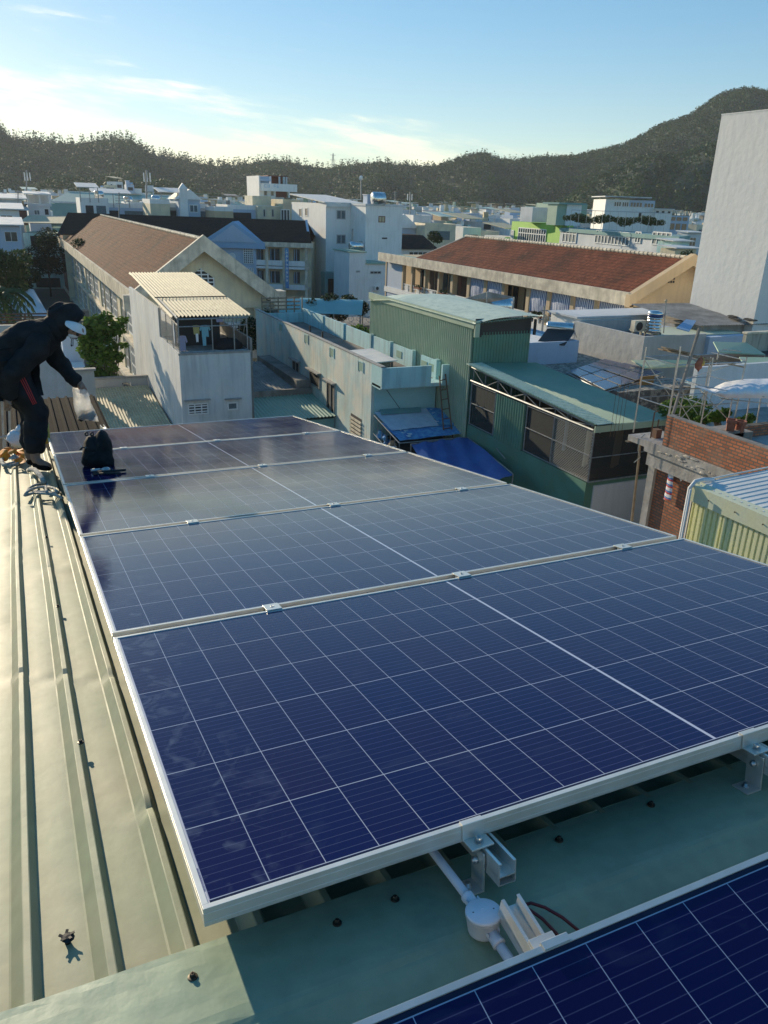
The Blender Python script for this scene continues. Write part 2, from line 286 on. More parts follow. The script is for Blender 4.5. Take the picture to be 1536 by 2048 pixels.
# ---------------- mesh helpers
class MB:
    def __init__(s,o=(0,0,0),yaw=0.,pitch=None): s.v=[]; s.f=[]; s.o=o; s.c=math.cos(yaw); s.s=math.sin(yaw)
    def add(s,vs,fs):
        k=len(s.v)
        for x,y,z in vs: s.v.append((s.o[0]+x*s.c-y*s.s,s.o[1]+x*s.s+y*s.c,s.o[2]+z))
        s.f+= [tuple(i+k for i in f) for f in fs]; return s
    def box(s,x0,x1,y0,y1,z0,z1):
        if x0>x1:x0,x1=x1,x0
        if y0>y1:y0,y1=y1,y0
        if z0>z1:z0,z1=z1,z0
        return s.add([(x0,y0,z0),(x1,y0,z0),(x1,y1,z0),(x0,y1,z0),(x0,y0,z1),(x1,y0,z1),(x1,y1,z1),(x0,y1,z1)],[(0,3,2,1),(4,5,6,7),(0,1,5,4),(1,2,6,5),(2,3,7,6),(3,0,4,7)])
    def obox(s,o,a,b,c):          # box from corner o and three edge vectors
        o,a,b,c=map(Vector,(o,a,b,c)); P=[o,o+a,o+a+b,o+b]; P+=[p+c for p in P]
        return s.add([tuple(p) for p in P],[(0,3,2,1),(4,5,6,7),(0,1,5,4),(1,2,6,5),(2,3,7,6),(3,0,4,7)])
    def prism(s,poly,d):          # polygon extruded by vector d
        n=len(poly); d=Vector(d); vs=[tuple(p) for p in poly]+[tuple(Vector(p)+d) for p in poly]
        return s.add(vs,[tuple(range(n))[::-1],tuple(range(n,2*n))]+[(i,(i+1)%n,n+(i+1)%n,n+i) for i in range(n)])
    def quad(s,*p): return s.add(p,[tuple(range(len(p)))])
    def slab(s,p0,p1,p2,p3,t=.02):
        n=(Vector(p1)-Vector(p0)).cross(Vector(p3)-Vector(p0)).normalized()*t
        return s.prism([p0,p1,p2,p3],n)
    def tube(s,pts,r,n=8,closed=False):
        pts=[Vector(p) for p in pts]; k=len(pts); vs=[]; fs=[]; up=Vector((0,0,1)); prev=None
        for i,p in enumerate(pts):
            t=(pts[(i+1)%k]-pts[i-1]) if closed else (pts[min(i+1,k-1)]-pts[max(i-1,0)])
            t.normalize(); a=t.cross(up if abs(t.z)<.95 else Vector((1,0,0))).normalized()
            if prev is not None and a.dot(prev)<0 : a=-a
            prev=a; b=t.cross(a); rr=r[i] if isinstance(r,(list,tuple)) else r
            for j in range(n): q=p+a*math.cos(2*math.pi*j/n)*rr+b*math.sin(2*math.pi*j/n)*rr; vs.append(tuple(q))
        for i in range(k if closed else k-1):
            for j in range(n): i2=(i+1)%k; fs.append((i*n+j,i*n+(j+1)%n,i2*n+(j+1)%n,i2*n+j))
        if not closed: fs+= [tuple(range(n))[::-1],tuple(range((k-1)*n,k*n))]
        return s.add(vs,fs)
    def lathe(s,c,prof,n=24,axis=(0,0,1)):
        ax=Vector(axis).normalized(); a=ax.cross(Vector((0,1,0)) if abs(ax.y)<.9 else Vector((1,0,0))).normalized(); b=ax.cross(a); c=Vector(c); vs=[];fs=[]
        for r,h in prof:
            for j in range(n): vs.append(tuple(c+ax*h+a*math.cos(2*math.pi*j/n)*r+b*math.sin(2*math.pi*j/n)*r))
        for i in range(len(prof)-1):
            for j in range(n): fs.append((i*n+j,i*n+(j+1)%n,(i+1)*n+(j+1)%n,(i+1)*n+j))
        fs+=[tuple(range(n))[::-1],tuple(range((len(prof)-1)*n,len(prof)*n))]
        return s.add(vs,fs)
    def corr(s,o,pu,pv,n,amp,prof='sine',rows=1,jit=0.):
        o,pu,pv=map(Vector,(o,pu,pv)); nn=pu.cross(pv).normalized()
        P=[(j/6,.5-.5*math.cos(2*math.pi*j/6)) for j in range(6)] if prof=='sine' else [(0,0),(.42,0),(.52,1),(.72,1),(.82,0)]
        st=[]
        for i in range(n):
            for t,h in P: st.append(((i+t)/n,h))
        st.append((1,0)); vs=[];fs=[]
        for r in range(rows+1):
            for t,h in st: vs.append(tuple(o+pu*t+pv*(r/rows)+nn*(h*amp)))
        K=len(st)
        for r in range(rows):
            for i in range(K-1): a=r*K+i; fs.append((a,a+1,a+1+K,a+K))
        return s.add(vs,fs)
    def blob(s,c,r,seed=0,n=8,m=6,j=.15):
        rnd=random.Random(seed); vs=[];fs=[]
        if isinstance(r,(int,float)): r=(r,r,r)
        for i in range(m+1):
            th=math.pi*i/m
            for k in range(n):
                q=1+rnd.uniform(-j,j); vs.append((c[0]+r[0]*q*math.sin(th)*math.cos(2*math.pi*k/n),c[1]+r[1]*q*math.sin(th)*math.sin(2*math.pi*k/n),c[2]+r[2]*q*math.cos(th)))
        for i in range(m):
            for k in range(n): fs.append((i*n+k,(i+1)*n+k,(i+1)*n+(k+1)%n,i*n+(k+1)%n))
        return s.add(vs,fs)
def basis(o):
    p=Vector((0,0,0)); q=o
    while q is not None: p+=q.location; q=q.parent
    return p
SPLIT={'shade_net','corner_pillar','rebar','standard','post','posts','rung','ladder_rung','plank','pillar','terrace_post','canopy_post','brace','ledger','rail','rails','porch_pillar','ledge','screw_plug','strut','knot','cage_frame','eyes_and_nose','mesh_frame','mortar_drips','frame','fence','red_stripe','tile_row'}
def pieces(mb):
    par=list(range(len(mb.v)))
    def fd(a):
        while par[a]!=a: par[a]=par[par[a]]; a=par[a]
        return a
    for f in mb.f:
        for k in f[1:]: par[fd(k)]=fd(f[0])
    gr={}
    for f in mb.f: gr.setdefault(fd(f[0]),[]).append(f)
    out=[]
    for fs in gr.values():
        ids=sorted({i for f in fs for i in f}); mp={a:b for b,a in enumerate(ids)}; q=MB(); q.v=[mb.v[i] for i in ids]; q.f=[tuple(mp[i] for i in f) for f in fs]; out.append(q)
    return out
def build(name,mb,material,parent=None,smooth=False,loc=None):
    if name in SPLIT and parent:
        ps=pieces(mb)
        if len(ps)>1:
            ps=[build_(name,q,material,parent,smooth,loc) for q in ps]; return ps[0]
    return build_(name,mb,material,parent,smooth,loc)
def build_(name,mb,material,parent=None,smooth=False,loc=None):
    me=bpy.data.meshes.new(name); off=basis(parent) if parent else Vector(loc or (0,0,0))
    me.from_pydata([(x-off.x,y-off.y,z-off.z) for x,y,z in mb.v],[],mb.f)
    me.materials.append(material); o=bpy.data.objects.new(name,me); COL.objects.link(o)
    if parent: o.parent=parent
    else: o.location=off
    if smooth:
        for p in me.polygons: p.use_smooth=True
    return o
def tag(o,label,cat,group=None,kind=None):
    if label: o['label']=label
    if cat: o['category']=cat
    if group: o['group']=group
    if kind: o['kind']=kind
    return o
def thing(name,label,cat,loc,group=None):
    o=bpy.data.objects.new(name,None); COL.objects.link(o); o.location=loc; o.empty_display_size=.2
    return tag(o,label,cat,group)
def solid(name,mb,material,label,cat,group=None,smooth=False):
    xs=[v[0] for v in mb.v]; ys=[v[1] for v in mb.v]; zs=[v[2] for v in mb.v]
    o=build(name,mb,material,None,smooth,((min(xs)+max(xs))/2,(min(ys)+max(ys))/2,min(zs))); return tag(o,label,cat,group)
def copytree(o,loc,parent=None,label=None):
    c=o.copy(); COL.objects.link(c)
    if parent: c.parent=parent
    else: c.location=loc
    if label: c['label']=label
    for ch in list(o.children): copytree(ch,None,c)
    return c
def window(T,face,c,a0,a1,z0,z1,nx=2,nz=1,fr=None,pn=None,fw=.06,name='window',out=.05):
    """frame proud of a wall plane; face 'y' looks to -y at y=c, 'x' looks to -x at x=c"""
    fr=fr or M['white']; pn=pn or M['glass']; f=MB(); p=MB()
    def bx(mb,u0,u1,w0,w1,d0,d1):
        if face=='y': mb.box(u0,u1,c-d1,c-d0,w0,w1)
        else: mb.box(c-d1,c-d0,u0,u1,w0,w1)
    if a0>a1:a0,a1=a1,a0
    for i in range(nx+1):
        x=a0+(a1-a0)*i/nx; x=min(max(x,a0+fw/2),a1-fw/2); bx(f,x-fw/2,x+fw/2,z0,z1,.003,out)
    for i in range(nz+1):
        z=z0+(z1-z0)*i/nz; z=min(max(z,z0+fw/2),z1-fw/2)
        for k in range(nx):
            u0=a0+(a1-a0)*k/nx+fw/2+(fw/2 if k==0 else 0); u1=a0+(a1-a0)*(k+1)/nx-fw/2-(fw/2 if k==nx-1 else 0); bx(f,u0,u1,z-fw/2,z+fw/2,.003,out-.004)
    bx(p,a0+fw*.6,a1-fw*.6,z0+fw*.6,z1-fw*.6,.003,out*.4)
    w=build(name,f,fr,T); build('pane',p,pn,w); return w
def leaves(name,material,parent,clumps,n,size,seed=1,loc=None,up=.3):
    rg=np.random.default_rng(seed); cl=np.array(clumps,float); wgt=cl[:,3]**2; idx=rg.choice(len(cl),n,p=wgt/wgt.sum())
    d=rg.normal(size=(n,3)); d/=np.linalg.norm(d,axis=1)[:,None]; rr=rg.uniform(.35,1.08,n)**.6
    c=cl[idx,:3]+d*(cl[idx,3]*rr)[:,None]*np.array([1,1,.8]); a=rg.normal(size=(n,3)); a[:,2]*=.6; a/=np.linalg.norm(a,axis=1)[:,None]
    nn=d*.6+rg.normal(size=(n,3))*.6; nn[:,2]+=up; b=np.cross(nn,a); b/=np.linalg.norm(b,axis=1)[:,None]; s=(size*rg.uniform(.5,1.3,n))[:,None]
    V=np.stack([c-a*s,c+b*s*.5,c+a*s,c-b*s*.5],1).reshape(-1,3); off=basis(parent) if parent else Vector(loc or (0,0,0)); V=V-np.array(off)
    me=bpy.data.meshes.new(name); me.vertices.add(4*n); me.vertices.foreach_set('co',V.ravel()); me.loops.add(4*n); me.loops.foreach_set('vertex_index',np.arange(4*n,dtype=np.int32))
    me.polygons.add(n); me.polygons.foreach_set('loop_start',np.arange(0,4*n,4,dtype=np.int32)); me.polygons.foreach_set('loop_total',np.full(n,4,dtype=np.int32)); me.update()
    me.materials.append(material); o=bpy.data.objects.new(name,me); COL.objects.link(o)
    if parent: o.parent=parent
    else: o.location=off
    return o
# ================= ground, hills, forest
GZ=-1.5
g=MB(); g.box(-740,1480,-50,1400,GZ-.5,GZ); tag(build('ground',g,M['earth']),'dusty town ground between the houses',None,kind='structure')
FW=Vector((.427,.904,0)); RT=Vector((.904,-.427,0))
def sy(s,y): return RT*(s*y)+FW*y
SK=[(-700,225),(-250,225),(-120,225),(0,262),(30,284),(60,282),(130,294),(200,288),(260,284),(300,312),(350,322),(430,338),(500,332),(550,324),(600,334),(650,342),(700,334),(760,328),(800,334),(870,338),(930,316),(970,309),(1000,322),(1040,322),(1100,316),(1150,316),(1200,304),(1260,286),(1330,250),(1380,235),(1440,194),(1490,181),(1536,186),(1700,215),(2100,250)]
SP=[(-700,380),(0,385),(60,372),(180,352),(300,362),(420,385),(700,412),(1000,425),(1060,418),(1130,392),(1200,352),(1270,322),(1360,303),(1400,293),(1480,285),(1536,288),(2100,280)]
def se(px,py):
    d=Vector(ray(px,py)); f=d.dot(FW); return d.dot(RT)/f,d.z/f
def prof(P,s):
    q=[]
    for (x0,y0),(x1,y1) in zip(P,P[1:]):
        for k in range(4): q.append(se(x0+(x1-x0)*k/4,y0+(y1-y0)*k/4+9))
    q.append(se(*P[-1])); return np.interp(s,[a for a,b in q],[b for a,b in q])
def hz(s,y):
    e1=prof(SK,s); D1=930.; e2=prof(SP,s); D2=620.
    z1=14+e1*D1; z2=14+e2*D2
    def sm(t): t=np.clip(t,0,1); return t*t*(3-2*t)
    r1=GZ-.3+(z1-GZ)*sm((y-440)/(D1-440))**1.15
    r2=GZ-.3+(z2-GZ)*np.where(y<D2,sm((y-400)/(D2-400))**.9,1-.75*sm((y-D2)/260))
    v=1.5*np.sin(s*47+y*.013)+1.2*np.sin(s*91-y*.021)
    z=np.maximum(r1,r2)+np.clip(v,-2,2)*np.clip((np.maximum(r1,r2)-3)/15,0,1)*np.clip((D1-y)/200,0,1)
    return np.where(y>D1,z1-(y-D1)*.25,z)
sv=np.linspace(-.9,.9,300); yv=np.concatenate([np.linspace(395,940,110),np.linspace(960,1250,12)])
mb=MB(); vs=[];fs=[]
for y in yv:
    zz=hz(sv,np.full_like(sv,y))
    for s,z in zip(sv,zz): p=sy(s,y); vs.append((p.x,p.y,float(z)))
K=len(sv)
for i in range(len(yv)-1):
    for j in range(K-1): fs.append((i*K+j,i*K+j+1,(i+1)*K+j+1,(i+1)*K+j))
mb.add(vs,fs); tag(build('hills',mb,mat('hill_soil',(.012,.036,.010),.95,n=(.03,(.022,.05,.014))),None,True),'wooded hills behind the town',None,kind='structure')
rg=np.random.default_rng(7)
def forest(n):
    Y=rg.uniform(400,1000,n*3)**1.0; S=rg.uniform(-.60,.60,n*3); z=hz(S,Y); px=768+S*F
    e=(z-14)/Y; keep=(z>GZ+2.5)&(e>-.02)
    S,Y,z=S[keep][:n],Y[keep][:n],z[keep][:n]; n=len(S)
    m=1700; S2=np.sort(rg.uniform(-.52,.52,m)); Y2=rg.uniform(880,935,m); z2=hz(S2,Y2); lam=np.clip(1.15-S2*1.3,.35,1.5)
    h=rg.uniform(3.5,8,n)*np.clip(Y/700,.8,1.25); h2=rg.uniform(5,15,m)*lam*.75
    def pos(S,Y): return .904*S*Y+.427*Y,-.427*S*Y+.904*Y
    X,YY=pos(S,Y); cl=[np.stack([X,YY,z+h*.45,h*.42],1)]
    X2,YY2=pos(S2,Y2)
    for t,r in ((.15,.15),(.35,.16),(.55,.13),(.75,.10),(.95,.06)): cl.append(np.stack([X2+rg.normal(size=m)*.3,YY2,z2+h2*t,np.maximum(h2*r*rg.uniform(.6,1.5,m),.45)],1))
    tops=np.concatenate(cl[1:]); a=leaves('forest',M['forest'],None,np.concatenate([cl[0],tops]),560000,1.05,3,(0,0,0),up=1.2)
    tag(a,'dense green forest covering the hills behind the town','forest',kind='stuff')
forest(22000)
def town_mass(n):
    # houses too many to build one by one: the far half of the town
    ms=[M[k] for k in ('white','cream','palegrey','bluewhite','aquain','greyrend','peach','whitesheet','asbestos','tealroof','dark','ochre')]
    mb=MB(); mi=[]; r=random.Random(77)
    def bx(s,y,w,d,z0,z1,m_):
        p=sy(s,y); c,si=(math.cos(a),math.sin(a)); k=len(mb.v); P=[(-w/2,0),(w/2,0),(w/2,d),(-w/2,d)]
        for z in (z0,z1):
            for x,q in P: mb.v.append((p.x+x*c-q*si,p.y+x*si+q*c,z))
        for f in ((4,5,6,7),(0,1,5,4),(1,2,6,5),(2,3,7,6),(3,0,4,7)): mb.f.append(tuple(i+k for i in f)); mi.append(m_)
    for i in range(n):
        s=r.uniform(-.6,.56); y=r.uniform(236,448)
        if -.60<s<-.33 and y<312: continue
        a=r.choice([0,0,.1,-.3,.5,-.5]); w=r.uniform(3,7); h=r.choice([4,6,7,8,9,10,11,12.])+(y-236)*.008; d=r.uniform(4,9); m_=r.choice([0,0,0,1,2,2,3,3,4,5,6])
        bx(s,y,w,d,GZ,h,m_)
        for q in range(r.randint(1,3)): bx(s+r.uniform(-.5,.5)*w/y,y+r.uniform(0,2),r.uniform(.8,2.2),r.uniform(.8,2),h,h+r.uniform(.6,2.4),r.choice([0,7,7,8,9,2,11]))
        for z in (2,5,8):
            if z+1.4<h: bx(s,y-.06,w*r.uniform(.3,.7),.05,z,z+1.4,10)
        if r.random()<.4: bx(s,y-.5,w+.8,d*.6,h+2.2,h+2.35,r.choice([7,7,8,9,11]))
    me=bpy.data.meshes.new('distant_town'); me.from_pydata(mb.v,[],mb.f); [me.materials.append(x) for x in ms]; me.polygons.foreach_set('material_index',mi)
    o=bpy.data.objects.new('distant_town',me); COL.objects.link(o); tag(o,'countless small pale houses packed below the wooded hills','houses',kind='stuff')
town_mass(1100)
# pylon on the ridge
T=thing('power_pylon','lattice power pylon standing on the hill skyline','pylon',ond(666,345,925)); bz=ond(666,340,925); mb=MB()
for k in range(7):
    w=2.2-.28*k; z0=bz[2]+k*3.2-6
    for sx in (-1,1):
        for sy2 in (-1,1): mb.tube([(bz[0]+sx*w,bz[1]+sy2*w,z0),(bz[0]+sx*(w-.28),bz[1]+sy2*(w-.28),z0+3.2)],.16,4)
    mb.tube([(bz[0]-w,bz[1],z0),(bz[0]+w,bz[1],z0+3)],.12,4); mb.tube([(bz[0]+w,bz[1],z0),(bz[0]-w,bz[1],z0+3)],.12,4)
build('lattice_tower',mb,M['frame'],T); mb=MB()
for k in (3.5,5,6.5): mb.tube([(bz[0]-3.4,bz[1],bz[2]+k*3.2-6),(bz[0]+3.4,bz[1],bz[2]+k*3.2-6)],.17,4)
build('cross_arm',mb,M['frame'],T)
# ================= distant town
def far_proto(kind):
    rnd=random.Random(100+kind); w=rnd.uniform(3.6,6.2); d=rnd.uniform(6,10); h=rnd.choice([7.5,10,10.5,11,12]); 
    wall=M[['white','palegrey','bluewhite','cream','aquain','white','greyrend','white','peach','palegrey','white','bluewhite'][kind%12]]
    kindname=['white','pale grey','pale blue','cream','aqua','white','grey rendered','tall white','peach','pale grey','low white','pale blue'][kind%12]
    roofs=['a flat parapet roof','a metal sheet roof','a stair tower and roof tank']; rk=kind%3
    T=thing('town_house',f'far off {kindname} house with {roofs[rk]} in the crowded town','house',(0,0,-400),f'far {kindname} town houses, {roofs[rk]}')
    b=basis(T); mb=MB((b.x,b.y,b.z+1.5)); mb.box(-w/2,w/2,0,d,GZ-1.5,h)
    if rk!=1:
        for q in ((-w/2,-w/2+.2,0,d),(w/2-.2,w/2,0,d),(-w/2+.2,w/2-.2,0,.2),(-w/2+.2,w/2-.2,d-.2,d)): mb.box(*q,h,h+.9)
    build('wall',mb,wall,T)
    if rk==1:
        mb=MB((b.x,b.y,b.z+1.5)); mb.slab((-w/2-.4,-.6,h+1.6),(w/2+.4,-.6,h+1.6),(w/2+.4,d+.4,h+2.5),(-w/2-.4,d+.4,h+2.5),.12); build('roof',mb,rnd.choice([M['whitesheet'],M['greenroof'],M['asbestos'],M['ochre']]),T)
    elif rk==2:
        mb=MB((b.x,b.y,b.z+1.5)); mb.box(-w/2+.3,w/2-1.8,d*.35,d*.35+3.2,h,h+2.8); mb.box(-w/2+.1,w/2-1.5,d*.35-.3,d*.35+3.5,h+2.8,h+3); build('stair_tower',mb,wall,T)
    if kind%2==0:
        mb=MB((b.x,b.y,b.z+1.5)); mb.lathe((w/2-1,d*.3+.8,h+1.4),[(.55,-.9),(.6,-.7),(.6,.7),(.5,.9)],12,(1,0,0)); build('water_tank',mb,M['stainless'],T)
    mb=MB((b.x,b.y,b.z+1.5))
    for z in (1.2,4.6,8.0):
        if z+1.6>h: continue
        mb=MB((b.x,b.y,b.z+1.5)); mb.box(-w*.32,w*.32,-.06,-.01,z,z+1.6); build('window',mb,M['dark'] if kind%3 else M['shutter'],T)
    mb=MB((b.x,b.y,b.z+1.5)); mb.box(-w/2-.06,-w/2-.01,d*.4,d*.4+1.2,h-2.6,h-1.3); build('window',mb,M['dark'],T)
    return T
PRO=[far_proto(k) for k in range(12)]
rnd=random.Random(11); usedp=set(); cnt=0
for row,(y,gap,s0,s1) in enumerate([(150,.055,-.57,-.28),(172,.05,.03,.50),(205,.043,-.56,.50),(238,.038,-.56,.50),(275,.034,-.55,.5),(315,.031,-.54,.50),(355,.028,-.53,.50),(400,.026,-.52,.50)]):
    s=s0+rnd.random()*gap
    while s<s1 and cnt<275:
        yy=y+rnd.uniform(-13,13); 
        if not (-.16<s<.02 and yy<190) and not (.16<s<.52 and yy<215) and not(-.60<s<-.33 and 215<yy<300) :
            k=rnd.randrange(12); p=sy(s,yy); o=PRO[k]
            if k in usedp: o=copytree(o,(0,0,0))
            usedp.add(k); o.location=(p.x,p.y,GZ+rnd.uniform(-2.6,.4)+ (yy-200)*.006); o.rotation_euler=(0,0,rnd.choice([0,0,0,.12,-.2,math.pi/2,.45])); cnt+=1
        s+=gap*rnd.uniform(.75,1.25)
for k in range(12):
    if k not in usedp:
        for c in list(PRO[k].children): bpy.data.objects.remove(c)
        bpy.data.objects.remove(PRO[k])
# houses climbing the foot of the left hill
for i,(x,y) in enumerate([(205,398),(222,392),(240,386),(262,391),(283,397),(300,400)]):
    p=ond(x,y,440+i*4); o=copytree(PRO[[0,3,7,2,5,9][i]],(p[0],p[1],p[2]-7)); o['label']='small pale house climbing the wooded hill foot at left'; o['group']='houses on the hill foot'
# long warehouse roof at the left
T=thing('warehouse','long low grey green warehouse roof crossing the left town','warehouse',ond(210,395,262)); a=Vector(ond(98,399,262)); b=Vector(ond(338,409,262)); e=(b-a); pv=FW*16
mb=MB(); mb.slab(a+Vector((0,0,-.8)),b+Vector((0,0,-.8)),b+pv+Vector((0,0,2.2)),a+pv+Vector((0,0,2.2)),.2); build('roof',mb,M['tealroof'],T)
mb=MB(); mb.obox(a+Vector((0,0,-11)),e,FW*.4,(0,0,10.1)); build('wall',mb,M['tealpaint'],T)
mb=MB(); mb.obox(a+Vector((0,0,-.85))-FW*.2,e,FW*.15,(0,0,.5)); mb.obox(a+pv+Vector((0,0,2.4)),e,FW*.3,(0,0,.3)); build('gutter',mb,M['whitesheet'],T)
# masts
for i,(px,pt,pb,d,lab) in enumerate([(53,340,405,170,'leftmost phone mast with three panel antennas'),(293,340,425,150,'tall phone mast behind the brown tiled roof'),(722,356,400,109,'thin lamp topped pole on the white block roof'),(790,382,440,190,'slim bare pole right of the white block'),(820,384,440,215,'phone mast with panels beyond the white block'),(36,380,425,140,'slanted thin aerial pole over the left houses'),(238,385,470,120,'thin aerial pole between the brown roof and the town')]):
    a=ond(px,pb,d); b=ond(px,pt,d); T=thing('antenna_mast',lab,'antenna mast',a); mb=MB(); mb.tube([a,b],.09 if i not in(1,0,4) else .16,6); build('pole',mb,M['frame'],T)
    if i in (0,1,4):
        for k in (-1,1,0):
            mb=MB(); c=Vector(b)+RT*(k*.55)+Vector((0,0,-1.2)); mb.box(c.x-.09,c.x+.09,c.y-.07,c.y+.07,c.z-.75,c.z+.75); build('antenna',mb,M['white'],T)
            mb=MB(); mb.tube([Vector(b)+Vector((0,0,-1.6)),c],.05,4); build('bracket',mb,M['frame'],T)
    elif i==2: mb=MB(); mb.blob(b,.28,1); build('lamp',mb,M['white'],T)
    else:
        mb=MB(); 
        for q in range(4): mb.tube([Vector(b)-RT*.6-Vector((0,0,.4+.35*q)),Vector(b)+RT*.6-Vector((0,0,.4+.35*q))],.03,4)
        build('aerial',mb,M['frame'],T)
# ================= school, left range (brown roof, cream gable towards us)
ZE1,ZR1=7.35,11.1
XL,XR,XM,YN,YF=8.25,18.5,13.3,60.7,150.
T=thing('school_building','long cream school wing with brown tiled roof and gable facing us','school',(XM,YN,GZ))
mb=MB(); mb.slab((XL-.1,YN+.25,ZE1),(XL-.1,YF,ZE1),(XM,YF-22,ZR1),(XM,YN+.25,ZR1),.12); mb.slab((XM,YN+.25,ZR1),(XM,YF-22,ZR1),(XR+.1,YF,ZE1),(XR+.1,YN+.25,ZE1),.12)
mb.prism([(XL-.1,YF,ZE1),(XR+.1,YF,ZE1),(XM,YF-22,ZR1-.02)],(0,0,.1)); rf=build('roof',mb,M['tileL'],T)
mb=MB(); k=0
for i in range(126): y=YN+.5+i*.53; mb.lathe((XM,y,ZR1+.06),[(.16,0),(.13,.5)],8,(0,1,0))
build('ridge_tiles',mb,M['creamtrim'],rf)
mb=MB(); mb.box(XL+.7,XR-.7,YN+1.2,YF-.6,GZ,ZE1-.05); build('wall',mb,M['cream'],T)
mb=MB(); mb.box(XL-.35,XL-.12,YN+.3,YF,ZE1-1.05,ZE1+.05); mb.box(XL-.12,XL+.69,YN+.3,YF,ZE1-.65,ZE1-.5); mb.box(XR+.12,XR+.35,YN+.3,YF,ZE1-.9,ZE1+.05); build('fascia',mb,M['bandstone'],T)
# gable band: an inverted V, thick
mb=MB(); zt=ZR1+.35; th=1.15
def vband(mb,x0,xm,x1,zb,zt,th,y0,y1):
    for a,b in ((x0,xm),(xm,x1)):
        za,zb2=(zb,zt) if b==xm else (zt,zb)
        mb.prism([(a,y0,za-th),(b,y0,zb2-th),(b,y0,zb2),(a,y0,za)],(0,y1-y0,0))
vband(mb,XL-.5,XM,XR+.4,ZE1,zt,th,YN-.1,YN+.3); mb.box(XR+.1,XR+1.0,YN-.15,YN+1.2,ZE1-1.3,ZE1+.05); mb.box(XL-.95,XL-.4,YN-.15,YN+.5,ZE1-1.2,ZE1-.1); build('gable_band',mb,M['creamtrim'],T)
mb=MB(); mb.prism([(XL+.3,YN+.9,ZE1-1.3),(XR-.3,YN+.9,ZE1-1.3),(XR-.3,YN+.9,ZE1-.6),(XM,YN+.9,ZR1-.55),(XL+.3,YN+.9,ZE1-.6)],(0,.28,0)); gw=build('gable_wall',mb,M['cream'],T)
# gable vent
mb=MB(); vm=MB(); cx,cz=XM-.15,7.7
for i in range(5): 
    hw=1.05-.0*i; z=cz+i*.28; hw=[1.0,1.0,1.0,.62,.25][i]; mb.box(cx-hw,cx+hw,YN+.80,YN+.87,z,z+.09)
for xx in (-1.0,-.5,0,.5,.92): mb.box(cx+xx,cx+xx+.08,YN+.79,YN+.86,cz,cz+(1.35-abs(xx)*.75))
vm.prism([(cx-1.0,YN+.89,cz),(cx+1.0,YN+.89,cz),(cx+1.0,YN+.89,cz+.62),(cx,YN+.89,cz+1.3),(cx-1.0,YN+.89,cz+.62)],(0,-.012,0)); vv=build('gable_vent',mb,M['white'],gw); 
build('vent_opening',vm,M['dark'],gw)
# near end under the gable: floors
mb=MB(); mb.box(XL+.6,XR-.6,YN+.4,YN+1.1,4.6,5.0); mb.box(XL+.6,XR-.6,YN+.4,YN+.6,2.2,3.3); build('balcony_slab',mb,M['white'],T)
mb=MB(); mb.box(XR-1.3,XR-.6,YN+.35,YN+.9,GZ,ZE1-1.3); mb.box(XL+.6,XL+1.1,YN+.35,YN+.9,GZ,ZE1-1.3); build('corner_pillar',mb,M['cream'],T)
for i in range(4): window(T,'y',YN+1.2,XL+1.6+i*1.6,XL+2.9+i*1.6,3.4,4.5,2,2,M['white'],M['shutter'])
# long side facing left: openings with frames and air bricks, two storeys and ledges
mb=MB(); mb.box(XL+.3,XL+.69,YN+1,YF-1,2.3,2.6); mb.box(XL-.0,XL+.69,YN+1,YF-1,-1.2,-.9); build('ledge',mb,M['creamtrim'],T)
y=YN+2.2; i=0
while y<YF-4:
    for z0,z1 in ((2.9,6.2),(-.8,2.2)):
        if i%5==4: mb=MB(); mb.box(XL+.55,XL+.69,y-.2,y+1.6,z0-.4,z1+.4); build('pilaster',mb,M['cream'],T)
        else: window(T,'x',XL+.7,y,y+2.6,z0,z1,3,4 if z0>2 else 3,M['white'],M['shutter'] if i%3 else M['dark'],.14,'window',.04)
    y+=3.3; i+=1
mb=MB(); mb.box(XL+.3,XL+.66,YF-9,YF-.8,-1,4.2); build('red_panel',mb,M['brown'],T)
for i in range(16):
    mb=MB(); mb.tube([(XL+.62,YN+2+i*5.3,GZ),(XL+.62,YN+2+i*5.3,ZE1-1)],.06,6); build('downpipe',mb,M['creamtrim'],T)
t=thing('roof_bush','small bush growing out of the brown roof gutter','bush',(XL+.2,112,ZE1)); leaves('foliage',M['leafdark'],t,[(XL+.3,112,ZE1+.6,.9),(XL+.6,113,ZE1+.8,.65)],420,.14,3)
# ================= school, middle range (frontal, blue gable)
yaw=-R_(25.3); O=Vector(ond(467,441,122)); O=Vector((O.x,O.y,0)); px2m=122*.93/F
def F_(): return MB((O.x,O.y,0),yaw)
T=thing('school_building','pale blue gabled school block with dark roof and blue banner','school',(O.x,O.y,GZ))
def X(px): return (px-467)*px2m
def Z(py,px=560): return 14-(py-(407+.034*(px-768)))*122*.866/F
ze=Z(489,600); zr=Z(441,500)
mb=F_(); x0,x1=-26,X(625); mb.slab((x0,-.3,ze+.1),(x1,-.3,ze+.1),(x1-1.2,4.6,zr),(x0,4.6,zr),.15); mb.slab((x0,4.6,zr),(x1-1.2,4.6,zr),(x1,9.5,ze),(x0,9.5,ze),.15); rf=build('roof',mb,M['tileM'],T)
mb=F_(); mb.slab((X(619),-.25,ze+.1),(X(624),-.25,ze+.1),(X(610),4.6,zr+.15),(X(605),4.6,zr+.15),.1); build('verge',mb,M['bluewhite'],rf)
mb=F_(); mb.box(x0,X(622),1.6,9.2,GZ,ze); build('wall',mb,M['cream'],T)
mb=F_(); mb.box(X(524),X(628),-.5,-.15,ze-.55,ze+.12); mb.box(X(524),X(626),-.15,1.6,ze-.5,ze-.3); build('fascia',mb,M['creamtrim'],T)
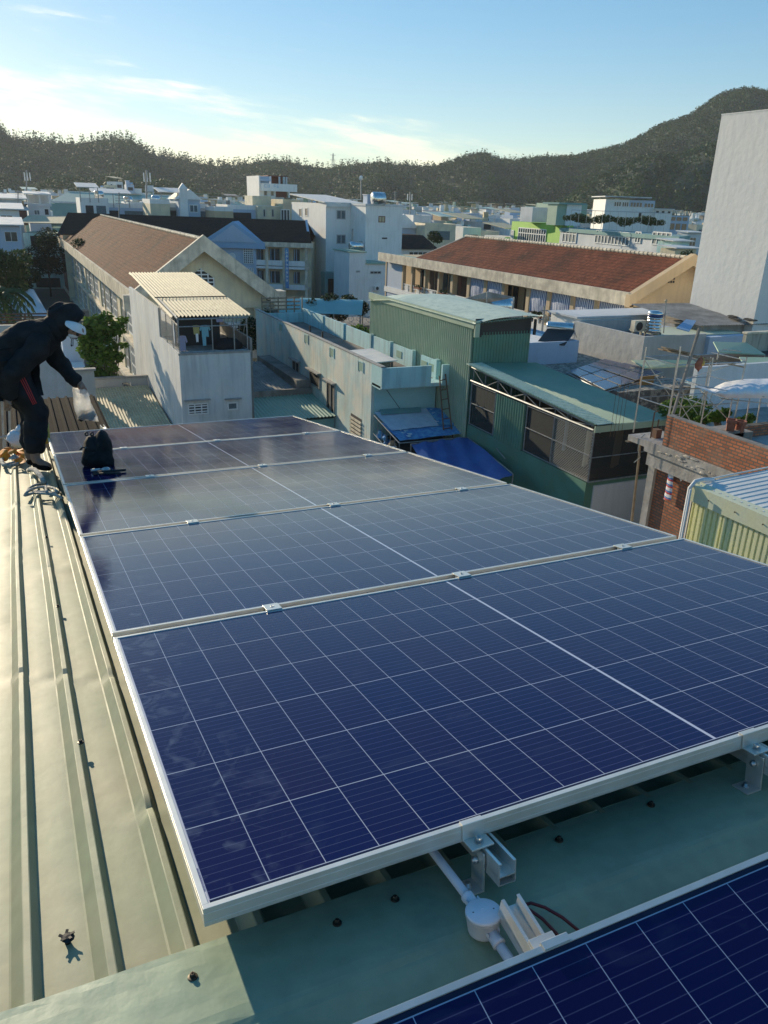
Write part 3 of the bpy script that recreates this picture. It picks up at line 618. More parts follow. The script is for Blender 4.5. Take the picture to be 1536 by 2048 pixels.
mb=F_(); a,b=X(403),X(531); zb=Z(484,500)-.3; mb.prism([(a,-.8,zb-.7),(b,-.8,zb-.7),(b,-.8,zb+.1),((a+b)/2,-.8,Z(443,467)),(a,-.8,zb+.1)],(0,5.2,0)); gb=build('gable',mb,M['bluetrim'],T)
mb=F_(); mb.prism([(a+1.2,-.9,zb+.15),(b-1.2,-.9,zb+.15),((a+b)/2,-.9,Z(450,467))],(0,.09,0)); build('gable_panel',mb,M['bluewhite'],gb)
mb=F_(); mb.box(X(410),X(506),-.2,1.6,GZ,zb-.7); mb.box(X(506),X(511),-.3,1.6,GZ,zb-.7); build('front_wall',mb,M['bluewhite'],T)
mb=F_(); mb.lathe(((X(462)),-.2,Z(516,462)),[(.55,0),(.5,.06)],20,(0,-1,0)); build('round_plaque',mb,M['white'],T)
for (p0,p1,q0,q1) in ((486,505,496,532),(486,505,542,562),(425,436,494,512)):
    mb=F_(); n=5; 
    for i in range(n+1): xx=X(p0)+(X(p1)-X(p0))*i/n; mb.box(xx-.05,xx+.05,-.36,-.24,Z(q1),Z(q0))
    for i in range(9): zz=Z(q1)+(Z(q0)-Z(q1))*i/8; mb.box(X(p0),X(p1),-.35,-.25,zz-.05,zz+.05)
    s=build('pierced_screen',mb,M['white'],T); mb=F_(); mb.box(X(p0),X(p1),-.235,-.21,Z(q1),Z(q0)); build('screen_shade',mb,M['dark'],s)
for (q0,q1) in ((531,537),(575,581)):
    mb=F_(); mb.box(X(510),X(617),-.1,1.6,Z(q1+5),Z(q1)); build('floor_slab',mb,M['white'],T)
for (q0,q1) in ((524,535),(575,581)):
    mb=F_(); mb.box(X(510),X(617),-.12,0,Z(q1),Z(q0)); build('parapet',mb,M['white'],T)
for q in (508,533,568,614):
    mb=F_(); mb.box(X(q)-.2,X(q)+.2,-.2,.2,GZ,ze-.5); build('pillar',mb,M['creamtrim'],T)
for (q0,q1) in ((501,526),(549,574)):
    for (p0,p1) in ((511,522),(536,556),(585,598)):
        mb=F_(); mb.box(X(p0),X(p1),1.54,1.59,Z(q1),Z(q0)); build('window' if p0!=585 else 'door',mb,M['glass'],T)
        mb=F_(); mb.box(X(p0)+.1,X(p0)+.22,1.45,1.53,Z(q1),Z(q0)); mb.box((X(p0)+X(p1))/2-.06,(X(p0)+X(p1))/2+.06,1.45,1.53,Z(q1),Z(q0)); build('window_frame',mb,M['bluetrim'],T)
T2=thing('banner','tall narrow blue banner hanging down the school front','banner',(O.x,O.y,4)); mb=F_(); mb.box(X(571),X(578),-.34,-.25,Z(582),Z(497)); build('cloth',mb,M['blue'],T2); mb=F_()
for i in range(8): z=Z(506+i*8.5); mb.box(X(572.6),X(576.4),-.352,-.343,z-.16,z+.12 if i%3 else z+.05); mb.box(X(573.5),X(574.6),-.352,-.343,z+.12,z+.3)
build('lettering',mb,M['white'],T2)
# ================= school, right range (red tiles, striped blinds)
XE,XR2,Y0,Y1=41.3,46.6,46.3,91.
T=thing('school_building','long peach school wing with red tiled roof and striped blinds','school',(XE+4,Y0,GZ))
mb=MB(); mb.slab((XE,Y0+.3,8.35),(XE,Y1-9,8.35),(XR2,Y1-11.5,10.88),(XR2,Y0+.5,10.88),.12); mb.slab((XR2,Y0+.5,10.88),(XR2,Y1-11.5,10.88),(XR2+5.4,Y1-8,8.3),(XR2+5.4,Y0+.3,8.3),.12); rf=build('roof',mb,M['tileR'],T)
mb=MB()
for i in range(66): mb.lathe((XR2,Y0+.6+i*.5,10.94),[(.16,0),(.13,.46)],8,(0,1,0))
build('ridge_tiles',mb,M['creamtrim'],rf)
mb=MB(); mb.prism([(XE+.1,Y1-9.0,8.3),(XR2,Y1-11.55,10.95),(XR2+5,Y1-8,8.3)],(0,.35,0)); build('verge',mb,M['asbestos'],rf)
mb=MB(); mb.box(XE-.25,XE,Y0,Y1,7.55,8.5); mb.box(XE,XE+1.3,Y0+.3,Y1,7.85,7.98); build('fascia',mb,M['creamtrim'],T)
mb=MB(); mb.box(XE+2.6,XR2+4.4,Y0+.9,Y1-1,GZ,8.3); wl=build('wall',mb,M['peach'],T)
mb=MB(); mb.box(XE+.2,XR2+5,Y1-8.6,Y1-.4,8.0,8.25); build('flat_roof',mb,M['tealroof'],T)
# gable facing us
mb=MB(); mb.prism([(XE+2.6,Y0+.5,3),(XR2+5.4,Y0+.5,3),(XR2+5.4,Y0+.5,8.0),(XR2,Y0+.5,10.7),(XE+.3,Y0+.5,7.9),(XE+.3,Y0+.5,7.4),(XE+2.6,Y0+.5,7.4)],(0,.4,0)); gw=build('gable_wall',mb,M['peach'],T)
mb=MB(); vband(mb,XE-.35,XR2,XR2+5.7,8.35,11.25,.85,Y0-.35,Y0+.12); build('gable_band',mb,M['peach'],T)
mb=MB(); cx,cz=ony(1339,556,Y0+.5)[0],ony(1339,566,Y0+.5)[2]
for i in range(4):
    hw=[.62,.62,.45,.2][i]
    for xx in np.arange(-hw+.12,hw,.24): mb.box(cx+xx-.08,cx+xx+.08,Y0+.48,Y0+.498,cz+i*.24,cz+i*.24+.16)
build('gable_vent',mb,M['dark'],gw)
cols=[90.1,85.5,83.1,79.9,76.7,73.8,70.4,67.2,64,59.96,56.87,53.61,50.57,47.04]
for i,y in enumerate(cols):
    mb=MB(); w=.16 if y>75 else .24; mb.box(41.75,42.15,y-w,y+w,GZ,7.85); build('pillar',mb,M['peach'],T)
mb=MB(); mb.box(41.7,43.9,Y0+.9,Y1-.6,4.0,4.35); mb.box(41.72,41.9,Y0+.9,Y1-.6,4.35,4.62); mb.box(41.7,43.9,Y0+.9,Y1-.6,.5,.85); build('floor_slab',mb,M['white'],T)
for i in range(13):
    y1,y0=cols[i]-.2,cols[i+1]+.2
    if i==0:
        mb=MB(); mb.box(41.8,42.1,y0,y1,GZ,7.8); build('infill_wall',mb,M['bluewhite'],T); continue
    mb=MB(); mb.tube([(41.85,y0,5.35),(41.85,y1,5.35)],.05,5); mb.box(41.8,41.9,y0,y1,4.98,5.04)
    for q in range(7): yy=y0+(y1-y0)*(q+.5)/7; mb.box(41.82,41.88,yy-.04,yy+.04,4.62,5.33)
    mb.box(41.78,41.92,(y0+y1)/2-.35,(y0+y1)/2+.35,4.62,5.25); rl=build('railing',mb,M['white'],T)
    if i in (6,7,9,10,11,12) :
        n=10; mb=MB(); vs=[];fs=[]
        for a in range(n+1):
            for b in range(5): yy=y0+.1+(y1-y0-.2)*a/n; zz=5.55+(7.75-5.55)*b/4; bul=.16*math.sin(math.pi*b/4)*math.sin(math.pi*a/n)+.03*math.sin(a*2.3+b+i); vs.append((41.98-bul-.12,yy,zz+.05*math.sin(a*.9+i)*(b<1)))
        for a in range(n):
            for b in range(4): fs.append((a*5+b,a*5+b+1,(a+1)*5+b+1,(a+1)*5+b))
        mb.add(vs,fs); build('blind',mb,M['blind'],T,True)
    for (ya,yb) in ((y0+.4,y0+1.2),(y1-1.3,y1-.3)):
        mb=MB(); mb.box(43.83,43.89,ya,yb,4.4,7.0); build('door' if ya<y0+1 else 'window',mb,M['glass'] if i%2 else M['paintedwood'],T)
    if i%2==0 and i>3: 
        mb=MB(); mb.box(43.80,43.82,y0+1.3,y0+1.9,4.4,7.0); build('door',mb,M['brown'],T)
    if i in (2,4,6,9,11,12):
        t=thing('flower_box','dark flower box on the school railing, pillar bay %d from the left end'%i,'flower box',(41.6,(y0+y1)/2,5.3),'flower boxes on the school railing'); t['label']='dark planted flower box hung on the red roofed school railing'
        mb=MB(); mb.box(41.45,41.7,y0+.3,y0+1.8,5.2,5.4); build('trough',mb,M['terracotta'],t); leaves('plant',M['leafdark'],t,[(41.55,y0+.7,5.55,.25),(41.55,y0+1.4,5.5,.22)],70,.12,i)
for z in (1.2,): 
    mb=MB(); mb.box(41.8,41.95,Y0+1,Y1-1,.85,1.9); build('lower_parapet',mb,M['white'],T)
# ================= white block in the middle
def at(px,py,d): return ond(px,py,d)
c0=at(652,404,126.0); bx,by=c0[0],c0[1]
T=thing('apartment_block','tall white block with roof tank and three stacked windows in the middle','apartment block',(bx,by,GZ))
lx=onx(583,395,bx)[1]     # far end of the lit side
ly=min(lx,by+26)
mb=MB(); mb.box(bx,bx+5.9,by,ly,GZ,13.75); build('wall',mb,M['white'],T)
mb=MB(); mb.slab((bx-.3,by-.2,13.8),(bx+6.2,by-.2,13.8),(bx+6.2,ly,14.9),(bx-.3,ly,14.9),.15); mb.box(bx-.05,bx+5.95,by-.35,by-.02,13.3,13.78); build('roof',mb,M['whitesheet'],T)
p=at(724,405,123.6); mb=MB(); mb.box(p[0],p[0]+6.0,p[1]-1.5,p[1]+9,GZ,13.6); mb.box(bx+5.9,p[0]+.01,p[1]+.6,p[1]+6,GZ,13.6); build('stair_wing',mb,M['white'],T)
q=p[1]-1.5
mb=MB(); mb.box(p[0]-.1,p[0]+6.1,q-.1,q+9,13.6,13.9); build('parapet',mb,M['palegrey'],T)
for y in (429,478,525):
    a=ony(673,y-9,by); b=ony(691,y+10,by); window(T,'y',by,a[0],b[0],b[2],a[2],2,1,M['greyrend'],M['shutter'],.12)
a=ony(757,432,q); b=ony(770,445,q); window(T,'y',q,a[0],b[0],b[2],a[2],2,1,M['brown'],M['ochre'],.1)
a=ony(764,475,q); b=ony(774,478,q); window(T,'y',q,a[0],b[0],b[2],a[2],1,1,M['dark'],M['dark'],.05)
a=ony(711,430,by+1); b=ony(714,450,by+1); window(T,'y',p[1]+.6,a[0],b[0],b[2],a[2],1,1,M['dark'],M['glass'],.06)
for (x,y) in ((601,425),(613,424)):
    a=onx(x-3,y-9,bx); b=onx(x+3,y+9,bx); window(T,'x',bx,a[1],b[1],b[2],a[2],1,1,M['white'],M['dark'],.15)
mb=MB(); a=ony(650,545,by-1.8); b=ony(698,545,by-1.8); mb.box(a[0],b[0],by-1.8,by,a[2]-.9,a[2]); porch=build('porch',mb,M['tealpaint'],T)
mb=MB(); mb.box(a[0],a[0]+.5,by-1.8,by-.1,GZ,a[2]-.9); mb.box(b[0]-.4,b[0],by-1.8,by-.1,GZ,a[2]-.9); build('porch_pillar',mb,M['tealpaint'],porch)
mb=MB(); mb.box(a[0]+.6,b[0]-.5,by-.05,by-.01,GZ,a[2]-1.1); build('door',mb,M['dark'],T)
t=thing('water_tank','round steel water tank on top of the tall white block','water tank',at(760,406,122.4)); c=at(762,398,122.4); mb=MB(); mb.lathe((c[0]-1,c[1]+1,c[2]),[(.5,0),(.95,.15),(.95,1.9),(.5,2.1)],16,(1,0,0)); build('drum',mb,M['stainless'],t,True)
mb=MB(); 
for k in (0,1.2): mb.box(c[0]-.6+k,c[0]-.5+k,c[1]+.5,c[1]+1.5,13.9,c[2]-.6)
build('stand',mb,M['frame'],t)
t=thing('roof_hut','pale blue roof hut beside the tank on the white block','hut',at(745,406,124.8)); c=at(742,404,124.8); mb=MB(); mb.box(c[0]-.6,c[0]+1.2,c[1],c[1]+1.6,13.85,15.1); build('wall',mb,M['bluewhite'],t); mb=MB(); mb.box(c[0]-.7,c[0]+1.3,c[1]-.1,c[1]+1.7,15.1,15.2); build('roof',mb,M['palegrey'],t)
t=thing('steel_drum','stainless drum hung on the side of the white block above the annex','drum',at(713,490,121.2)); c=at(713,492,121.8); mb=MB(); mb.lathe((c[0]-1.1,c[1],c[2]),[(.5,0),(.72,.2),(.72,1.9),(.4,2.1)],14,(1,0,0)); build('drum',mb,M['stainless'],t,True); mb=MB(); mb.tube([(c[0]-.6,c[1]+.2,c[2]+.6),(c[0]-.6,c[1]+.2,c[2]+2.4)],.12,6); mb.box(c[0]-1,c[0]+.9,c[1]-.2,c[1]+1.2,c[2]-.95,c[2]-.75); build('bracket',mb,M['frame'],t)
# annex
c=at(699,505,115.2); T=thing('annex_house','low grey white annex with narrow high windows under the white block','house',(c[0],c[1],GZ)); z1=c[2]; w=ony(731,510,c[1])[0]; w2=ony(776,520,c[1]+.0)[0]
mb=MB(); mb.box(c[0],w,c[1],c[1]+6,GZ,z1); mb.box(w,w2,c[1]+.4,c[1]+6,GZ,z1-1.6); build('wall',mb,M['white'],T)
mb=MB(); mb.box(w-.1,w2+.3,c[1]+.2,c[1]+6,z1-1.6,z1-1.4); mb.box(c[0]-.15,w+.1,c[1]-.2,c[1]+6.2,z1,z1+.15); build('roof',mb,M['tealroof'],T)
for (x0,x1,y0,y1,yy) in ((712,720,541,545,c[1]),(740,762,542,548,c[1]+.4)):
    a=ony(x0,y0,yy); b=ony(x1,y1,yy); window(T,'y',yy,a[0],b[0],b[2],a[2],3,1,M['greyrend'],M['dark'],.1)
a=ony(747,572,c[1]+.4); t=thing('air_conditioner','air conditioner unit low on the annex wall','air conditioner',(a[0],c[1]+.2,a[2]-.5)); mb=MB(); mb.box(a[0],a[0]+.85,c[1]-.05,c[1]+.35,a[2]-.6,a[2]); cb=build('casing',mb,M['white'],t); mb=MB(); mb.lathe((a[0]+.42,c[1]-.06,a[2]-.3),[(.24,0),(.2,.015)],14,(0,-1,0)); build('fan_grille',mb,M['dark'],t)
# small house left of the block with gable, and the white tower with red panel
c=at(515,412,142); T=thing('town_house','cream sided house with white lintels below the white tower','house',(c[0],c[1],GZ)); e1=ony(592,414,c[1]); mb=MB(); mb.box(c[0]+4.2,e1[0]+.5,c[1]-1,c[1]+12,GZ,c[2]+1.2); mb.box(c[0],c[0]+4.2,c[1],c[1]+12,GZ,c[2]); mb.box(c[0]-.01,c[0]+3.3,c[1]+3,c[1]+8,c[2],c[2]+1.6); build('wall',mb,M['cream'],T)
a=ony(561,418,c[1]-1);b=ony(580,447,c[1]-1); window(T,'y',c[1]-1,a[0],b[0],b[2],a[2],3,1,M['white'],M['glass'],.15)
for x in (543,526):
    a=ony(x,418,c[1]); b=ony(x+5,434,c[1]); window(T,'y',c[1],a[0],b[0],b[2],a[2],1,1,M['greyrend'],M['dark'],.1)
c=at(519,365,155); T=thing('tower_house','white tower house with a reddish brown panel and roof terrace','tower',(c[0],c[1],GZ)); 
fx=lambda px: ony(px,380,c[1])[0]
fz=lambda py: 14+(398-py)*155*.866/F
mb=MB(); mb.box(fx(521),fx(580),c[1],c[1]+8,GZ,fz(403)); mb.box(fx(521),fx(550),c[1],c[1]+8,fz(403),fz(366)); mb.box(fx(550),fx(575),c[1]+2.2,c[1]+8,fz(403),fz(366)); build('wall',mb,M['white'],T)
mb=MB(); mb.box(fx(518),fx(520.9),c[1]-.1,c[1]+8.2,GZ,fz(351)); build('side_fin',mb,M['white'],T)
mb=MB(); mb.box(fx(521),fx(591),c[1]-1.0,c[1]-.01,fz(381),fz(366)); build('parapet_band',mb,M['white'],T)
mb=MB(); mb.box(fx(521),fx(541),c[1]-.4,c[1]+.4,fz(361.5),fz(357)); mb.box(fx(521),fx(541),c[1]+.5,c[1]+.8,fz(366),fz(352)); build('ledge',mb,M['bluewhite'],T)
mb=MB(); mb.box(fx(551),fx(574),c[1]+.3,c[1]+.6,fz(392.5),fz(380)); build('red_panel',mb,M['brown'],T)
mb=MB(); mb.box(fx(574.5),fx(576.5),c[1]-.9,c[1]-.3,fz(393),fz(380)); mb.box(fx(549.5),fx(551),c[1]-.1,c[1]+.2,fz(393),fz(379)); build('pillar',mb,M['white'],T)
for x0,x1 in ((527,534.5),(541,548)): window(T,'y',c[1],fx(x0),fx(x1),fz(391),fz(378),1,1,M['palegrey'],M['glass'],.1)
mb=MB(); mb.box(fx(541),fx(582),c[1]+1.5,c[1]+7,fz(350.8),fz(349.2)); rf=build('terrace_roof',mb,M['brown'],T); mb=MB(); mb.box(fx(553),fx(578),c[1]+4,c[1]+6,fz(366),fz(351)); build('terrace_room',mb,M['brown'],T)
mb=MB(); [mb.box(fx(x),fx(x)+.25,c[1]+1.4,c[1]+1.8,fz(366),fz(351)) for x in (545,563,572,577)]; build('terrace_post',mb,M['palegrey'],T)
mb=MB()      # faded lettering on the band, strokes only
def glyphs(mb,word,x,z,w,h,y,t=.09):
    G={'C':'tlb','a':'mrbl','t':'lmt','é':'mlbt','S':'tmb','H':'lrm','N':'lrd','V':'v','O':'tlrb','R':'ltmd','I':'l','E':'tlbm','A':'lrtm','T':'tc','K':'ld','U':'lrb'}
    for ch in word:
        for k in G.get(ch,''):
            if k=='t': mb.box(x,x+w,y-.02,y-.003,z+h-t,z+h)
            if k=='b': mb.box(x,x+w,y-.02,y-.003,z,z+t)
            if k=='m': mb.box(x,x+w,y-.022,y-.004,z+h/2-t/2,z+h/2+t/2)
            if k=='l': mb.box(x,x+t,y-.024,y-.005,z,z+h)
            if k=='r': mb.box(x+w-t,x+w,y-.024,y-.005,z,z+h)
            if k=='c': mb.box(x+w/2-t/2,x+w/2+t/2,y-.024,y-.005,z,z+h)
            if k in 'dv': mb.prism([(x,y-.02,z+h),(x+t,y-.02,z+h),(x+w,y-.02,z),(x+w-t,y-.02,z)],(0,.014,0))
            if k=='v': mb.prism([(x+w-t,y-.026,z+h),(x+w,y-.026,z+h),(x+w/2+t/2,y-.026,z),(x+w/2-t/2,y-.026,z)],(0,.004,0))
        x+=w*1.4
glyphs(mb,'Ca té',fx(526),fz(374),.42,.55,c[1]-1.0,.07)
build('faded_lettering',mb,M['bluetrim'],T)
mb=MB(); [mb.blob((fx(x),c[1]+.2,fz(400.5)),(.5,.2,.35),x) for x in (532,543,553,562)]; build('planter',mb,M['leafdark'],T)
# small town pieces left of it (fixed landmarks)
c=at(378,420,140); T=thing('town_house','white house with a small pointed gable in the left town','house',(c[0],c[1],GZ)); mb=MB(); mb.box(c[0]-1.6,c[0]+1.9,c[1],c[1]+9,GZ,14+(399-400)*.09); build('wall',mb,M['bluewhite'],T); mb=MB(); zz=13.6; mb.prism([(c[0]-1.9,c[1]-.4,zz),(c[0]+2.2,c[1]-.4,zz),(c[0]+.2,c[1]-.4,zz+1.6)],(0,9,0)); build('roof',mb,M['white'],T); mb=MB(); mb.box(c[0]-1.5,c[0]-.2,c[1]-.5,c[1]+.2,GZ,15.2); mb.prism([(c[0]-1.6,c[1]-.6,15.2),(c[0]-.1,c[1]-.6,15.2),(c[0]-.85,c[1]-.2,16.1)],(0,.7,0)); build('turret',mb,M['white'],T)
for z in (8.6,11.6): window(T,'y',c[1],c[0]+.1,c[0]+1.5,z,z+1.2,2,1,M['white'],M['shutter'],.1)
# extra houses right behind the left and middle school
for i,(x,yt,d,w,dep,m_,lab) in enumerate([(300,407,139,3.2,8,'cream','cream blank stair tower above the dark school roof'),(322,414,141,8,8,'greyrend','grey terrace house with roof frames behind the dark school roof'),(455,418,141,9,8,'bluewhite','grey blue house with sloping white edge behind the school gable'),(430,422,136,3,7,'peach','small peach stair hut behind the school gable'),(352,420,150,6,8,'palegrey','pale grey house left of the pointed gable house'),(160,404,142,4.6,8,'white','white house with bright tilted sheet roof above the brown roof'),(190,414,147,9,8,'bluewhite','bluish terrace house with tanks above the brown roof'),(255,412,150,8,8,'palegrey','pale grey terrace house with antennas above the school roof')]):
    c=at(x,yt,d); T=thing('town_house',lab,'house',(c[0],c[1],GZ)); mb=MB(); mb.box(c[0],c[0]+w,c[1],c[1]+dep,GZ,c[2]); build('wall',mb,M[m_],T)
    mb=MB(); mb.box(c[0],c[0]+w,c[1],c[1]+.2,c[2],c[2]+.7); mb.box(c[0],c[0]+.2,c[1]+.2,c[1]+dep,c[2],c[2]+.7); build('parapet',mb,M['white'],T)
    if w>4:
        mb=MB(); mb.box(c[0]+.8,c[0]+w*.45,c[1]-.05,c[1]-.01,c[2]-1.9,c[2]-.5); build('window',mb,M['dark'],T); mb=MB(); mb.box(c[0]+w*.55,c[0]+w-.5,c[1]-.05,c[1]-.01,c[2]-1.9,c[2]-.5); build('window',mb,M['shutter'],T)
        mb=MB(); mb.lathe((c[0]+w*.6,c[1]+3,c[2]+1.3),[(.5,0),(.6,.1),(.6,1.3),(.4,1.5)],12,(1,0,0)); build('water_tank',mb,M['stainless'],T,True)
    if i in (1,5,6):
        mb=MB(); mb.slab((c[0]-.3,c[1]-.6,c[2]+2.3),(c[0]+w*.7,c[1]-.6,c[2]+2.3),(c[0]+w*.7,c[1]+5,c[2]+3),(c[0]-.3,c[1]+5,c[2]+3),.1); build('canopy_roof',mb,M['whitesheet'],T)
        mb=MB(); [mb.tube([(c[0]+q,c[1]-.4,c[2]),(c[0]+q,c[1]-.4,c[2]+2.3)],.07,5) for q in (.1,w*.35,w*.65)]; build('canopy_post',mb,M['frame'],T)
# left landmark houses
c=at(52,385,160); T=thing('town_house','three storey house with open top terrace and white flat canopy at far left','house',(c[0],c[1],GZ)); s1=ony(100,385,c[1])[0]; u=160*.866/F
zq=lambda py: 14+(383-py)*u
mb=MB(); mb.box(c[0],s1-.3,c[1],c[1]+8,GZ,zq(412)); mb.box(c[0],s1,c[1]-.3,c[1]+.2,zq(412),zq(407)); mb.box(c[0]+.4,s1-.4,c[1]+3,c[1]+8,zq(407),zq(390)); build('wall',mb,M['palegrey'],T)
mb=MB(); mb.slab((c[0]-.5,c[1]-1.2,zq(388.5)),(s1+.1,c[1]-1.2,zq(388.5)),(s1+.1,c[1]+8,zq(384)),(c[0]-.5,c[1]+8,zq(384)),.15); build('canopy',mb,M['whitesheet'],T)
mb=MB(); [mb.box(x,x+.3,c[1],c[1]+.3,zq(407),zq(389)) for x in (c[0]+.1,(c[0]+s1)/2,s1-.4)]; build('pillar',mb,M['white'],T)
window(T,'y',c[1],c[0]+1,c[0]+2,zq(430),zq(420),2,1,M['white'],M['shutter']); window(T,'y',c[1],s1-1.4,s1-.6,zq(430),zq(417),1,1,M['white'],M['dark'])
c=at(50,436,168); T=thing('town_house','blank teal walled house left of the brown tiled roof','house',(c[0],c[1],GZ)); e=ony(122,436,c[1])[0]; mb=MB(); mb.box(c[0],e,c[1],c[1]+9,GZ,c[2]); build('wall',mb,M['tealpaint'],T); l=ony(21,436,c[1])[0]
mb=MB(); mb.box(l,c[0],c[1]+.4,c[1]+8,GZ,c[2]-.6); build('side_block',mb,M['greyrend'],T); a=ony(26,440,c[1]+.4);b=ony(48,457,c[1]+.4); window(T,'y',c[1]+.4,a[0],b[0],b[2],a[2],3,1,M['palegrey'],M['dark'],.12)
mb=MB(); mb.box(l-.3,c[0]+.4,c[1]-.6,c[1]+.4,c[2]-.75,c[2]-.5); build('awning',mb,M['whitesheet'],T)
c=at(40,471,152); T=thing('town_house','pale grey house with two small windows beside the school, far left','house',(c[0],c[1],GZ)); e=ony(106,471,c[1])[0]; mb=MB(); mb.box(c[0],e,c[1],c[1]+10,GZ,c[2]); mb.box(c[0]-.1,e+.1,c[1]-.15,c[1],c[2]-.3,c[2]); build('wall',mb,M['palegrey'],T)
for (x,y) in ((56,509),(62,545)): a=ony(x-4,y-7,c[1]);b=ony(x+5,y+7,c[1]); window(T,'y',c[1],a[0],b[0],b[2],a[2],2,1,M['white'],M['shutter'],.1)
for (x,y,d,w,m_,lab) in ((-6,420,125,5,'white','white edged house at the left picture edge'),(0,452,112,4,'bluewhite','pale blue house low at the left picture edge'),(-10,398,150,7,'palegrey','pale grey house behind the left edge houses')):
    c=at(x,y,d); T=thing('town_house',lab,'house',(c[0],c[1],GZ)); mb=MB(); mb.box(c[0]-w,c[0]+w*.6,c[1],c[1]+9,GZ,c[2]); build('wall',mb,M[m_],T); mb=MB(); mb.slab((c[0]-w,c[1]-.8,c[2]+.1),(c[0]+w*.75,c[1]-.8,c[2]+.1),(c[0]+w*.75,c[1]+9,c[2]+.8),(c[0]-w,c[1]+9,c[2]+.8),.15); build('roof',mb,M['whitesheet'],T); window(T,'y',c[1],c[0]+.4,c[0]+2,c[2]-2,c[2]-.7,2,1)
c=at(12,438,150); t=thing('awning_shelter','rusty shelter with bright sheet roof at far left','shelter',c); mb=MB(); mb.slab((c[0]-.5,c[1],c[2]+1.6),(c[0]+4,c[1],c[2]+1.5),(c[0]+4,c[1]+4,c[2]+2),(c[0]-.5,c[1]+4,c[2]+2.1),.1); build('roof',mb,M['whitesheet'],t); mb=MB(); mb.box(c[0],c[0]+3.6,c[1]+.6,c[1]+3,c[2]-1,c[2]+1.5); build('wall',mb,M['brown'],t)
# low walls and roof in the left street, trees
c=at(96,580,88); T=thing('garden_wall','dark low wall with rail along the left street','wall',(c[0],c[1],GZ)); mb=MB(); mb.box(c[0]-1,c[0]+4,c[1],c[1]+.3,GZ,GZ+3.2); build('masonry',mb,M['concrete'],T); mb=MB(); mb.box(c[0]-1,c[0]+4,c[1]-.02,c[1]+.32,GZ+3.2,GZ+3.4); build('coping',mb,M['concl'],T)
c=at(58,582,86); T=thing('sheet_roof_shed','pale sheet roofed shed among the palms at left','shed',(c[0],c[1],GZ)); mb=MB(); mb.slab((c[0]-1.2,c[1]-3,2.0),(c[0]+1.6,c[1]-3,1.7),(c[0]+.6,c[1]+6,3.6),(c[0]-1.6,c[1]+6,3.8),.08); build('roof',mb,M['palegrey'],T); mb=MB(); mb.box(c[0]-1,c[0]+1.2,c[1]-2.5,c[1]+5,GZ,1.7); build('wall',mb,M['greyrend'],T)
def palm(base,h,fr,lab,seed,nf=13):
    rnd=random.Random(seed); T=thing('palm_tree',lab,'palm tree',base); b=Vector(base); top=b+Vector((rnd.uniform(-.5,.5),0,h)); mb=MB(); mb.tube([b,b.lerp(top,.5)+Vector((.15,0,0)),top],[.17,.13,.1],8); build('trunk',mb,M['bark'],T,True); mb=MB()
    for i in range(nf):
        az=i*2*math.pi/nf+rnd.uniform(-.2,.2); up=rnd.uniform(.1,1.1); d=Vector((math.cos(az),math.sin(az),0)); prev=top; n=9
        for k in range(1,n+1):
            t=k/n; q=top+d*fr*t+Vector((0,0,fr*(up*t-1.1*t*t))); mb.tube([prev,q],.02,3)
            side=Vector((-d.y,d.x,0))*(fr*.26*(1-abs(t-.45)))
            for s in (-1,1): mb.quad(tuple(prev),tuple(q),tuple(q+side*s+Vector((0,0,-.22*fr*t-.1))+d*.15),tuple(prev.lerp(q,.4)+side*s*.9+Vector((0,0,-.2*fr*t-.1))+d*.1))
            prev=q
    build('crown',mb,M['palm'],T); return T
def tree(base,h,cl,lab,n,size,seed,m='leaf',cat='tree',name='tree'):
    T=thing(name,lab,cat,base); b=Vector(base); mb=MB(); rnd=random.Random(seed); mb.tube([b,b+Vector((.1,0,h*.5)),b+Vector((0,.1,h))],[.16,.12,.07],7)
    for x,y,z,r in cl[::2]: mb.tube([b+Vector((0,0,h*.55)),(x,y,z)],[.07,.025],5)
    build('trunk',mb,M['bark'],T,True); leaves('crown',M[m],T,cl,n,size,seed); return T
c=at(12,600,70); palm((c[0],c[1],GZ),7.2,2.6,'tall palm at the left edge beyond the railing',1,15)
c=at(30,640,62); palm((c[0],c[1],GZ),4.6,2.0,'small palm with drooping fronds behind the railing',2,14)
c=at(10,540,90); tree((c[0],c[1],GZ),6.5,[(c[0]+dx,c[1]+dy,z,1.3) for dx,dy,z in ((0,0,6.8),(-1.2,0,5.8),(1.2,.6,5.6),(0,.8,4.4),(-.9,.4,7.2),(.9,0,4),(1.6,0,7),(-2,0,4.6))],'feathery green tree at the far left edge',5200,.2,5,'palm')
c=at(98,560,128); tree((c[0],c[1],GZ),5.5,[(c[0]+dx*1.35,c[1]+dy,z*1.25-1.2,1.75) for dx,dy,z in ((0,0,6),(-1,0,5),(1,0,5.2),(0,0,3.8),(1.0,0,3.5),(-1.2,0,3.2),(.4,0,7))],'dark round tree against the end of the school wing',5000,.2,6,'leafdark')
c=at(40,520,100); tree((c[0],c[1],GZ),5,[(c[0]+dx,c[1],z,1.1) for dx,z in ((0,5),(-1.2,4),(1,4.2),(0,3),(-.6,5.8))],'mid green tree between the left houses',3000,.2,7,'leafdark')
c=at(60,640,58); tree((c[0],c[1],GZ),3,[(c[0]+dx,c[1],z,.9) for dx,z in ((0,2.4),(-1.4,2.2),(1.2,2.1),(-2.6,2),(2.2,2.3))],'low bushy hedge behind the dark railing at left',2600,.14,8,'leaf','hedge','hedge')
c=at(535,618,62); tree((c[0],c[1],GZ),5,[(c[0]+dx,c[1]+dy,z,.95) for dx,dy,z in ((0,0,5.2),(-1.2,.5,4.7),(1.1,0,5.0),(0,0,3.9),(1.6,.3,4.1),(-1,.2,3.7))],'dark tree right of the cream gable corner',3600,.16,9,'leafdark')
